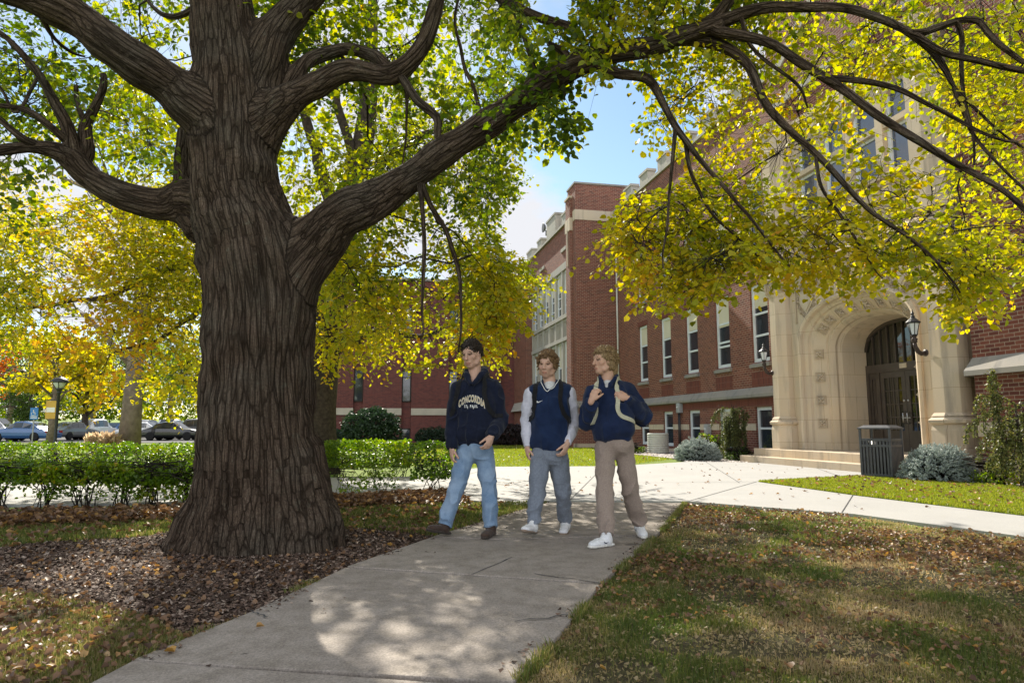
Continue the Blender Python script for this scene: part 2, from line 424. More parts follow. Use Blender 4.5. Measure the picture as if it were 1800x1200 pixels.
leafmat('leaf_green', [(0.0, (0.022, 0.045, 0.010)), (0.6, (0.055, 0.095, 0.018)), (1.0, (0.12, 0.16, 0.02))], 0.35)
leafmat('leaf_hedge', [(0.0, (0.028, 0.058, 0.008)), (0.5, (0.080, 0.145, 0.012)), (0.85, (0.20, 0.26, 0.015)), (1.0, (0.34, 0.22, 0.03))], 0.4, 0.4, 0.5)
leafmat('leaf_dark', [(0.0, (0.012, 0.028, 0.014)), (1.0, (0.035, 0.065, 0.026))], 0.15)
leafmat('leaf_purple', [(0.0, (0.012, 0.008, 0.010)), (1.0, (0.035, 0.022, 0.022))], 0.1)
leafmat('needle_blue', [(0.0, (0.13, 0.17, 0.155)), (0.6, (0.26, 0.31, 0.29)), (1.0, (0.40, 0.44, 0.41))], 0.12)
leafmat('needle_green', [(0.0, (0.04, 0.055, 0.02)), (0.6, (0.11, 0.125, 0.035)), (1.0, (0.22, 0.19, 0.06))], 0.25)
leafmat('grass_blade', [(0.0, (0.065, 0.095, 0.020)), (0.40, (0.130, 0.145, 0.034)), (0.65, (0.22, 0.18, 0.075)), (1.0, (0.34, 0.26, 0.15))], 0.35)
leafmat('grass_fresh', [(0.0, (0.11, 0.145, 0.018)), (0.6, (0.21, 0.23, 0.030)), (1.0, (0.33, 0.28, 0.09))], 0.4)
leafmat('litter', [(0.0, (0.060, 0.034, 0.022)), (0.4, (0.14, 0.078, 0.044)), (0.7, (0.25, 0.145, 0.075)), (0.88, (0.42, 0.24, 0.07)), (1.0, (0.42, 0.31, 0.19))], 0.2)
leafmat('dry_grass', [(0.0, (0.30, 0.22, 0.14)), (1.0, (0.48, 0.38, 0.26))], 0.35)
# bark: driven by the stored grain coordinate
def bark(name, c0, c1, c2):
    t = NT(name, 0.95); a = t.attr('grain'); v = a.outputs['Vector']; hr = t.attr('ridge').outputs['Fac']
    wn = t.n('TexNoise'); wn.inputs['Scale'].default_value = 5; wn.inputs['Detail'].default_value = 3; t.l(v, wn.inputs['Vector'])
    sb = t.n('VectorMath', operation='SUBTRACT'); t.l(wn.outputs['Color'], sb.inputs[0]); sb.inputs[1].default_value = (.5, .5, .5)
    sc = t.n('VectorMath', operation='SCALE'); sc.inputs['Scale'].default_value = .075; t.l(sb.outputs[0], sc.inputs[0])
    ad = t.n('VectorMath', operation='ADD'); t.l(v, ad.inputs[0]); t.l(sc.outputs[0], ad.inputs[1])
    vo = t.n('TexVoronoi', feature='DISTANCE_TO_EDGE'); vo.inputs['Scale'].default_value = 21; t.l(ad.outputs[0], vo.inputs['Vector'])
    v2 = t.n('TexVoronoi', feature='DISTANCE_TO_EDGE'); v2.inputs['Scale'].default_value = 52; t.l(ad.outputs[0], v2.inputs['Vector'])
    e1 = t.ramp(vo.outputs['Distance'], [(0.0, (.0, .0, .0)), (0.10, (.62, .62, .62)), (.35, (1, 1, 1))]); e2 = t.ramp(v2.outputs['Distance'], [(0.0, (0, 0, 0)), (0.2, (1, 1, 1))])
    n1 = t.noise(t.obj(), 55, 6, 0.75); n2 = t.noise(v, 7, 3, 0.5)
    h = t.math('ADD', t.math('MULTIPLY', e1, 1.0), t.math('ADD', t.math('MULTIPLY', e2, .35), t.math('MULTIPLY', n1, .5)))
    f = t.math('MULTIPLY', e1, t.math('ADD', t.math('MULTIPLY', e2, .5), .5))
    f = t.math('MULTIPLY', f, t.math('ADD', t.math('MULTIPLY', hr, .3), .7), True); f = t.math('MULTIPLY', f, t.ramp(n1, [(0.28, (.35, .35, .35)), (0.5, (1, 1, 1))]))
    col = t.mix(f, c0, c1); col = t.mix(t.math('MULTIPLY', t.ramp(n1, [(0.5, (0, 0, 0)), (0.78, (1, 1, 1))]), f), col, c2)
    col = t.mix(0.5, col, t.mix(1.0, col, t.ramp(n2, [(0.3, (0.6, 0.58, 0.56)), (0.7, (1.3, 1.3, 1.3))]), 'MULTIPLY'))
    ob = t.obj(); big = t.noise(ob, 1.6, 4, .6); col = t.mix(t.ramp(big, [(.45, (0, 0, 0)), (.7, (.55, .55, .55))]), col, t.mix(f, (0.030, 0.024, 0.018), (0.135, 0.125, 0.100)))
    lic = t.noise(ob, 9, 5, .7); col = t.mix(t.math('MULTIPLY', t.ramp(lic, [(.60, (0, 0, 0)), (.70, (.6, .6, .6))]), f), col, (0.15, 0.16, 0.12))
    t.color(col); t.b.inputs['Specular IOR Level'].default_value = 0.12
    t.bump(h, 1.0, 0.024); return t.m
bark('bark', (0.026, 0.017, 0.011), (0.125, 0.088, 0.063), (0.21, 0.165, 0.125))
noisy('twig', (0.012, 0.009, 0.007), (0.030, 0.022, 0.017), 20, 0.9)
noisy('branch_wood', (0.030, 0.023, 0.018), (0.085, 0.065, 0.05), 14, 0.95, 0.8, 60, bdist=0.02)
noisy('trunk_grey', (0.13, 0.10, 0.08), (0.24, 0.19, 0.15), 5, 0.95, 0.8, 25, bdist=0.03)
# ------------------------------------------------------------------ leaves, twigs, branches
def leaf_mesh(name, P, D, Nn, size, tint, mat, parent, fold=0.25, kind='heart'):
    P = np.asarray(P, float); n = len(P)
    D = D / np.linalg.norm(D, axis=1, keepdims=True)
    Nn = Nn - (Nn * D).sum(1, keepdims=True) * D; Nn /= np.linalg.norm(Nn, axis=1, keepdims=True) + 1e-9
    Sd = np.cross(D, Nn)
    if kind == 'heart': prof = [(0, 0, 0), (0.40, 0.12, 1), (0.44, 0.55, 1), (0, 1.05, -0.3), (-0.44, 0.55, 1), (-0.40, 0.12, 1)]; faces = [(0, 1, 2, 3), (0, 3, 4, 5)]
    elif kind == 'oval': prof = [(0, 0, 0), (0.28, 0.4, 1), (0, 1.0, 0), (-0.28, 0.4, 1)]; faces = [(0, 1, 2), (0, 2, 3)]
    else: prof = [(-0.5, 0, 0), (0.5, 0, 0), (0.2, 1, 0), (-0.2, 1, 0)]; faces = [(0, 1, 2, 3)]
    size = np.broadcast_to(np.asarray(size, float), (n,))[:, None]
    V = np.stack([P + size * (a * Sd + b * D + fold * 0.35 * c * Nn) for a, b, c in prof], 1).reshape(-1, 3)
    k = len(prof)
    F = np.concatenate([np.array(f)[None] + (np.arange(n) * k)[:, None] for f in faces])
    return mesh_np(name, V, [F], mat, parent, attrs={'tint': ('FLOAT', 'POINT', np.repeat(np.clip(tint, 0, 1), k))})
def rnd(n, s=1.0): return RNG.normal(size=(n, 3)) * s
def sprays(P0, Dr, ln, nl, size, tint, jit=0.35, droop=0.55):
    """leafy twigs: P0 (n,3) starts, Dr directions, returns leaf arrays and twig curves"""
    n = len(P0); Dr = Dr / np.linalg.norm(Dr, axis=1, keepdims=True)
    t = (np.arange(nl) + 0.6) / nl
    ln = np.broadcast_to(ln, (n,))
    down = np.array([0, 0, -1.0])
    C = P0[:, None] + Dr[:, None] * (ln[:, None] * t)[..., None] + down * (0.35 * ln[:, None] * t ** 2)[..., None]
    side = np.cross(Dr, down); side /= np.linalg.norm(side, axis=1, keepdims=True) + 1e-9
    sg = np.where(np.arange(nl) % 2 == 0, 1, -1)
    LD = side[:, None] * sg[None, :, None] * 0.9 + Dr[:, None] * 0.5 + down * droop + RNG.normal(size=C.shape) * jit
    LN = -down + RNG.normal(size=C.shape) * 0.5
    P = (C + LD * 0.02).reshape(-1, 3)
    sz = size * RNG.uniform(0.55, 1.2, n * nl)
    tt = (np.repeat(tint, nl) + RNG.normal(size=n * nl) * 0.10)
    tw = P0[:, None] + Dr[:, None] * (ln[:, None] * np.array([0, 0.5, 1.0]))[..., None] + down * (0.35 * ln[:, None] * np.array([0, 0.25, 1.0]))[..., None]
    return P, LD.reshape(-1, 3), LN.reshape(-1, 3), sz, tt, tw
def thin_tubes(C, R0, R1, ns=3):
    """C (n,m,3) polylines -> verts, quads"""
    n, m, _ = C.shape
    T = np.gradient(C, axis=1); T /= np.linalg.norm(T, axis=2, keepdims=True) + 1e-9
    A = np.cross(T, np.array([0.31, 0.2, 0.93])); A /= np.linalg.norm(A, axis=2, keepdims=True) + 1e-9
    B = np.cross(T, A)
    r = (np.broadcast_to(R0, (n,))[:, None] * (1 - np.linspace(0, 1, m)) + np.broadcast_to(R1, (n,))[:, None] * np.linspace(0, 1, m))
    V = np.stack([C + r[..., None] * (A * math.cos(2 * math.pi * k / ns) + B * math.sin(2 * math.pi * k / ns)) for k in range(ns)], 2)
    V = V.reshape(-1, 3)
    b = (np.arange(n)[:, None, None] * m + np.arange(m - 1)[None, :, None]) * ns
    k = np.arange(ns)[None, None]; k2 = (k + 1) % ns
    F = np.stack([b + k, b + k2, b + ns + k2, b + ns + k], -1).reshape(-1, 4)
    return V, F
def in_poly(X, Y, poly):
    c = np.zeros(X.shape, bool); n = len(poly)
    for i in range(n):
        x1, y1 = poly[i]; x2, y2 = poly[(i + 1) % n]
        m = ((y1 > Y) != (y2 > Y)) & (X < (x2 - x1) * (Y - y1) / ((y2 - y1) or 1e-9) + x1)
        c ^= m
    return c
def at_np(px, py, Y):
    x = (px - 900) / FP; y = (600 - py) / FP
    dy = math.cos(PITCH) - y * math.sin(PITCH); dz = math.sin(PITCH) + y * math.cos(PITCH)
    t = Y / dy
    return np.stack([x * t, Y + 0 * px, CAM_H + dz * t], 1)
def region(poly, n, y0, y1, holes=(), clump=0.0, cs=1.6, shape=1.0):
    """n points inside a view-space outline, spread through the depth y0..y1"""
    xs = [p[0] for p in poly]; ys = [p[1] for p in poly]
    out = []; tot = 0
    while tot < n:
        k = n * 3
        X = RNG.uniform(min(xs), max(xs), k); Y = RNG.uniform(min(ys), max(ys), k)
        m = in_poly(X, Y, poly)
        for h in holes: m &= ~in_poly(X, Y, h)
        X, Y = X[m], Y[m]
        D = y0 + (y1 - y0) * RNG.random(len(X)) ** shape
        P = at_np(X, Y, D)
        if clump > 0:
            v = vnoise(P * cs + 9.1) * 0.65 + vnoise(P * cs * 2.7 + 3.3) * 0.35
            P = P[v > clump * (0.75 + 0.5 * RNG.random(len(P)))]
        out.append(P); tot += len(P)
    return np.concatenate(out)[:n]
def fork_twigs(P, skel, k=10, sag=0.25, r0=0.010, r1=0.003, maxd=9.0):
    """group spray starts and lead each group back to the nearest point of the branch skeleton"""
    P = np.asarray(P); skel = np.asarray(skel)
    n = max(1, len(P) // k)
    cen = P[RNG.choice(len(P), n, replace=False)]
    own = np.empty(len(P), int)
    for s in range(0, len(P), 2000):
        own[s:s + 2000] = ((P[s:s + 2000, None] - cen[None]) ** 2).sum(2).argmin(1)
    cen = np.stack([P[own == i].mean(0) if (own == i).any() else cen[i] for i in range(n)])
    lines = []; rr0 = []; rr1 = []
    order = np.argsort([((skel - c) ** 2).sum(1).min() for c in cen])
    pts = [skel]
    allp = skel.copy()
    for i in order:
        c = cen[i]; d2 = ((allp - c) ** 2).sum(1) + 0.6 * np.maximum(0, c[2] - allp[:, 2]) ** 2
        j = d2.argmin(); a = allp[j]
        if d2[j] > maxd: continue
        t = np.linspace(0, 1, 6)[:, None]; L_ = np.linalg.norm(c - a)
        mid = a + (c - a) * t + np.array([0, 0, sag * L_]) * (t * (1 - t)) + RNG.normal(size=3) * 0.10 * L_ * (t * (1 - t)) * 2
        mid[1:-1] += RNG.normal(size=(4, 3)) * 0.025 * L_
        lines.append(mid); rr0.append(r0 * (0.5 + L_ * 0.7)); rr1.append(r1)
        allp = np.concatenate([allp, mid[2:]])
    m1 = np.array(lines)
    ends = []
    for i in range(len(P)):
        a = cen[own[i]]
        ends.append(np.stack([a, (a + P[i]) / 2 + RNG.normal(size=3) * 0.03, P[i]]))
    return m1, np.array(rr0), np.array(rr1), np.array(ends), cen[own]
def px_line(pts):
    """[(px,py,Y,width_px)] -> [(Vector, radius)]"""
    return [(at(a, b, y), w / FP * y / 2) for a, b, y, w in pts]
def smooth_line(ps, per=6):
    """Catmull-Rom through (Vector, r)"""
    P = np.array([[*p, r] for p, r in ps]); Q = np.concatenate([[2 * P[0] - P[1]], P, [2 * P[-1] - P[-2]]])
    o = []
    for i in range(1, len(Q) - 2):
        for k in range(per):
            t = k / per
            o.append(0.5 * (2 * Q[i] + (Q[i + 1] - Q[i - 1]) * t + (2 * Q[i - 1] - 5 * Q[i] + 4 * Q[i + 1] - Q[i + 2]) * t * t + (3 * Q[i] - Q[i - 1] - 3 * Q[i + 1] + Q[i + 2]) * t ** 3))
    o.append(P[-1]); return np.array(o)
class Field:
    """signed field on a grid, updated only near each shape"""
    def __init__(s, lo, hi, h):
        s.lo = np.array(lo, float); s.h = h; s.n = np.ceil((np.array(hi) - s.lo) / h).astype(int) + 1
        s.G = np.full(s.n, 1.0, np.float32)
    def view(s, lo, hi):
        a = np.maximum(0, np.floor((np.array(lo) - s.lo) / s.h).astype(int)); b = np.minimum(s.n, np.ceil((np.array(hi) - s.lo) / s.h).astype(int) + 1)
        if (b <= a).any(): return None
        ax = [s.lo[i] + s.h * np.arange(a[i], b[i]) for i in range(3)]
        return tuple(slice(a[i], b[i]) for i in range(3)), ax[0][:, None, None], ax[1][None, :, None], ax[2][None, None, :]
    def smin(s, sl, d, k, sub=False):
        g = s.G[sl]; d = d.astype(np.float32)
        if sub: g, d = -g, d
        if k > 0:
            hh = np.clip(0.5 + 0.5 * (g - d) / k, 0, 1); r = g * (1 - hh) + d * hh - k * hh * (1 - hh)
        else: r = np.minimum(g, d)
        s.G[sl] = -r if sub else r
    def cone(s, a, b, r1, r2, k=0.05, sub=False, sc=None):
        a = np.array(a, float); b = np.array(b, float); m = max(r1, r2) * (max(sc) if sc is not None else 1) + k + 2 * s.h
        v = s.view(np.minimum(a, b) - m, np.maximum(a, b) + m)
        if v is None: return
        sl, X, Y, Z = v
        d = b - a; L2 = max((d * d).sum(), 1e-9)
        t = np.clip(((X - a[0]) * d[0] + (Y - a[1]) * d[1] + (Z - a[2]) * d[2]) / L2, 0, 1)
        e = np.sqrt((X - a[0] - t * d[0]) ** 2 + (Y - a[1] - t * d[1]) ** 2 + (Z - a[2] - t * d[2]) ** 2) - (r1 + (r2 - r1) * t)
        s.smin(sl, e, k, sub)
    def ell(s, c, r, k=0.03, rot=None, sub=False):
        c = np.array(c, float); r = np.array(r, float); m = r.max() + k + 2 * s.h
        v = s.view(c - m, c + m)
        if v is None: return
        sl, X, Y, Z = v
        X, Y, Z = X - c[0], Y - c[1], Z - c[2]
        if rot is not None:
            A = np.array(rot).T  # columns of rot are the ellipsoid axes
            X, Y, Z = A[0, 0] * X + A[0, 1] * Y + A[0, 2] * Z, A[1, 0] * X + A[1, 1] * Y + A[1, 2] * Z, A[2, 0] * X + A[2, 1] * Y + A[2, 2] * Z
        k0 = np.sqrt((X / r[0]) ** 2 + (Y / r[1]) ** 2 + (Z / r[2]) ** 2); k1 = np.sqrt((X / r[0] ** 2) ** 2 + (Y / r[1] ** 2) ** 2 + (Z / r[2] ** 2) ** 2)
        s.smin(sl, k0 * (k0 - 1) / np.maximum(k1, 1e-6), k, sub)
    def mesh(s): return surface_nets(s.G, s.lo, s.h)
def vnormals(V, F):
    n = np.zeros_like(V); fn = np.cross(V[F[:, 2]] - V[F[:, 0]], V[F[:, 3]] - V[F[:, 1]])
    for k in range(4): np.add.at(n, F[:, k], fn)
    return n / (np.linalg.norm(n, axis=1, keepdims=True) + 1e-12)
def relax(V, F, it=2, lam=0.5):
    e = np.concatenate([F[:, [0, 1]], F[:, [1, 2]], F[:, [2, 3]], F[:, [3, 0]]]); e = np.concatenate([e, e[:, ::-1]])
    c = np.bincount(e[:, 0], minlength=len(V))[:, None]
    for _ in range(it):
        a = np.stack([np.bincount(e[:, 0], weights=V[e[:, 1], k], minlength=len(V)) for k in range(3)], 1)
        V = V + lam * (a / np.maximum(c, 1) - V)
    return V
def bark_coords(V, lines):
    """grain coordinates from the nearest skeleton line"""
    best = np.full(len(V), 1e9); q = np.zeros((len(V), 3)); rad = np.zeros(len(V))
    for li, Ln in enumerate(lines):
        P = Ln[:, :3]; r = Ln[:, 3]; s = 0.0; fr = None
        for i in range(len(P) - 1):
            a, b = P[i], P[i + 1]; d = b - a; L_ = np.linalg.norm(d)
            if L_ < 1e-6: continue
            tn = d / L_
            if fr is None: fr = np.cross(tn, [0.1, 1, 0.2]); fr /= np.linalg.norm(fr)
            fr = fr - fr.dot(tn) * tn; fr /= np.linalg.norm(fr); bn = np.cross(tn, fr)
            w = V - a; t = np.clip(w @ d / (L_ * L_), 0, 1); rr = r[i] + (r[i + 1] - r[i]) * t
            rel = w - t[:, None] * d; dd = np.linalg.norm(rel, axis=1) - rr
            m = dd < best
            rel = rel / (np.linalg.norm(rel, axis=1, keepdims=True) + 1e-9) * rr[:, None]
            best[m] = dd[m]; q[m] = np.stack([rel @ fr, rel @ bn, s + t * L_ + li * 7.7], 1)[m]; rad[m] = rr[m]
            s += L_
    return q, rad
def furrow(q, rad):
    f = np.array([1, 1, 0.10])
    w = (vnoise(q * [3, 3, 2.2] + 5) - 0.5) * 0.05
    p = q.copy(); p[:, 0] += w; p[:, 1] += (vnoise(q * [3, 3, 2.2] + 31) - 0.5) * 0.05
    n = vnoise(p * f * 21); a = 1 - np.abs(2 * n - 1)
    n2 = vnoise(p * f * 40 + 7); b = 1 - np.abs(2 * n2 - 1)
    r = 0.62 * a ** 0.8 + 0.25 * b + 0.2 * (vnoise(q * [14, 14, 5.0]) - 0.5)
    return np.clip(r, 0, 1)
# ------------------------------------------------------------------ the big linden
TY = 6.3
big_tree = thing('linden_tree', 'huge old furrowed tree in front, its wide crown arching over the path', 'tree', gnd(452, 968).to_tuple())
BASE = np.array(big_tree.location)
trunk_l = px_line([(452, 985, TY, 238), (452, 940, TY, 222), (452, 880, TY, 206), (453, 800, TY, 194), (454, 700, TY, 186), (455, 600, TY, 181), (453, 520, TY, 184), (440, 440, TY, 178), (418, 360, TY, 158), (410, 290, TY, 146), (407, 220, TY, 138), (402, 140, TY, 128), (394, 60, TY, 114), (388, -20, TY, 106), (380, -160, TY, 95)])
limbs = {
 'A': px_line([(412, 300, TY - .05, 120), (375, 220, TY - .15, 92), (320, 170, TY - .3, 80), (255, 120, TY - .45, 74), (190, 72, TY - .6, 70), (125, 22, TY - .7, 66), (40, -8, TY - .85, 56), (-80, -40, TY - 1.0, 50)]),
 'B': px_line([(420, 380, TY + .1, 90), (345, 350, TY + .25, 74), (285, 362, TY + .25, 62), (225, 352, TY + .2, 52), (165, 315, TY + .15, 46), (130, 280, TY + .1, 46), (95, 262, TY, 32), (50, 258, TY - .1, 22), (-20, 264, TY - .2, 18), (-90, 268, TY - .3, 15)]),
 'C': px_line([(478, 560, TY, 90), (520, 480, TY - .05, 96), (566, 412, TY - .1, 88), (612, 376, TY - .15, 84), (664, 358, TY - .2, 68), (712, 328, TY - .25, 61), (770, 282, TY - .3, 55), (850, 222, TY - .4, 51), (930, 168, TY - .5, 48), (1000, 126, TY - .6, 45), (1080, 100, TY - .7, 38), (1180, 80, TY - .85, 32), (1260, 52, TY - .95, 27)]),
 'D': px_line([(440, 240, TY, 100), (500, 182, TY - .1, 62), (555, 152, TY - .15, 46), (620, 130, TY - .2, 38), (690, 122, TY - .25, 36), (728, 98, TY - .3, 34), (756, 50, TY - .35, 28), (768, 0, TY - .4, 26), (775, -70, TY - .45, 22)]),
 'E': px_line([(425, 210, TY, 90), (462, 120, TY + .05, 78), (485, 60, TY + .1, 66), (525, 12, TY + .15, 58), (590, -50, TY + .2, 50), (680, -120, TY + .3, 40)]),
 'E2': px_line([(500, 172, TY + .1, 30), (535, 120, TY + .2, 30), (575, 86, TY + .3, 26), (620, 82, TY + .3, 24), (662, 98, TY + .2, 22), (690, 120, TY, 20)]),
 'stub': px_line([(350, 400, TY + .3, 60), (328, 345, TY + .4, 46), (322, 290, TY + .45, 36), (326, 235, TY + .5, 30)]),
}
lines = [smooth_line(trunk_l, 5)]
for li, v in enumerate(limbs.values()):
    Ln = smooth_line(v, 5); fade_ = np.clip(np.arange(len(Ln)) / 8, 0, 1)[:, None]
    Ln[:, :3] += (np.stack([vnoise(Ln[:, :3] * 2.6 + k * 9 + li) for k in range(3)], 1) - .5) * .11 * fade_
    Ln[:, 3] *= 1 + .26 * (vnoise(Ln[:, :3] * 4.5 + li * 3) - .5) * fade_[:, 0]
    lines.append(Ln)
h = 0.0165
fld = Field((-5.6, 4.6, -0.15), (1.9, 7.6, 5.9), h)
for i, Ln in enumerate(lines):
    m_ = Ln[:, 3].max() + .15
    lo_, hi_ = Ln[:, :3].min(0) - m_, Ln[:, :3].max(0) + m_
    ia = np.maximum(0, np.floor((lo_ - fld.lo) / h).astype(int)); ib = np.minimum(fld.n, np.ceil((hi_ - fld.lo) / h).astype(int))
    if (ib <= ia).any(): continue
    sub = Field(fld.lo + ia * h, fld.lo + (ib - 1) * h, h); nn_ = np.minimum(sub.n, fld.n - ia)
    sub.G = sub.G[:nn_[0], :nn_[1], :nn_[2]]; sub.n = nn_
    for a, b in zip(Ln[:-1], Ln[1:]): sub.cone(a[:3], b[:3], a[3], b[3], .012)
    fld.smin(tuple(slice(ia[k], ia[k] + nn_[k]) for k in range(3)), sub.G, .0 if i == 0 else (.24 if i == 3 else .13))
del sub
b0 = np.array(gnd(452, 968)); b0[1] = TY
for ang, ln_, rr in [(200, .98, .20), (172, .86, .18), (228, .80, .19), (252, .72, .20), (275, .70, .20), (300, .72, .20), (325, .78, .19), (350, .78, .17), (30, .7, .2), (80, .7, .2), (130, .8, .2), (214, .95, .12), (262, .80, .11), (312, .84, .12)]:
    d = np.array([math.cos(R(ang)), math.sin(R(ang)) * .75, 0])
    p0 = b0 + d * .34 + [0, 0, .78]; p1 = b0 + d * (ln_ * .66) + [0, 0, .20]; p2 = b0 + d * ln_ * .87 + [0, 0, -0.03]
    fld.cone(p0, p1, rr * .62, rr * .75, .14); fld.cone(p1, p2, rr * .75, rr * .42, .12)
# hollow scar at the fork of the long limb
fld.ell(at(548, 385, TY - .55), (.10, .10, .13), .06, sub=True)
fld.ell(at(420, 215, TY - .42), (.07, .06, .05), .05, sub=True)
V, F = fld.mesh(); del fld
V = relax(V, F, 3); nrm = vnormals(V, F)
q, rad = bark_coords(V, lines)
rg = furrow(q, rad)
amp = np.clip(rad * 0.085, 0.006, 0.034)
burl = (vnoise(V * 5.5) - 0.5) * 0.055 * np.clip(rad / .4, 0.35, 1) + (vnoise(V * 2.2 + 5) - .5) * .05 * np.clip(rad / .4, 0.2, 1)
V = V + nrm * (amp * (rg - 0.62) * 1.7 + burl)[:, None]
mesh_np('trunk', V - BASE, [F], M['bark'], big_tree, smooth=True, attrs={'grain': ('FLOAT_VECTOR', 'POINT', q * [1, 1, .10]), 'ridge': ('FLOAT', 'POINT', rg)})
# thinner branches, continuing the limbs out of the trunk mesh
def seg_obj(name, ps, parent, base, mat='bark', ns=10, per=5, wob=0.0, seedo=0, snap=None):
    Ln = smooth_line(ps, per); C = Ln[:, :3].copy(); Rr = np.maximum(Ln[:, 3], 0.003)
    if wob: C[1:-1] += (np.stack([vnoise(C[1:-1] * 3 + k * 9 + seedo) for k in range(3)], 1) - .5) * wob
    if snap is not None:   # root the branch on the wood it grows from
        d_ = ((snap - C[0]) ** 2).sum(1); i_ = d_.argmin()
        if d_[i_] < .30: C += (snap[i_] - C[0]) * np.clip(1 - np.arange(len(C)) / (len(C) * .45), 0, 1)[:, None] ** 1.5
    T = np.gradient(C, axis=0); T /= np.linalg.norm(T, axis=1, keepdims=True) + 1e-9
    A = np.cross(T, [0.31, 0.9, 0.2]); A /= np.linalg.norm(A, axis=1, keepdims=True); B = np.cross(T, A)
    th = np.arange(ns) * 2 * math.pi / ns; m = len(C)
    rr = Rr[:, None] * (1 + 0.22 * (vnoise(np.stack(np.broadcast_arrays(np.cos(th)[None] * 3, np.sin(th)[None] * 3, np.arange(m)[:, None] * .35), -1) + seedo) - .5))
    V = (C[:, None] + rr[..., None] * (A[:, None] * np.cos(th)[None, :, None] + B[:, None] * np.sin(th)[None, :, None])).reshape(-1, 3)
    i = np.arange(m - 1)[:, None] * ns; k = np.arange(ns)[None]; k2 = (k + 1) % ns
    F = np.stack([i + k, i + k2, i + ns + k2, i + ns + k], -1).reshape(-1, 4)
    s = np.concatenate([[0], np.cumsum(np.linalg.norm(np.diff(C, axis=0), axis=1))])
    g = np.stack(np.broadcast_arrays(rr * np.cos(th)[None], rr * np.sin(th)[None], s[:, None] * .12), -1).reshape(-1, 3) + [0, 0, seedo]
    rg = furrow(g * [1, 1, 8.3], None)
    o = mesh_np(name, V - base, [F], M[mat], parent, smooth=True, attrs={'grain': ('FLOAT_VECTOR', 'POINT', g), 'ridge': ('FLOAT', 'POINT', rg)})
    return o, C
YC = TY - .85
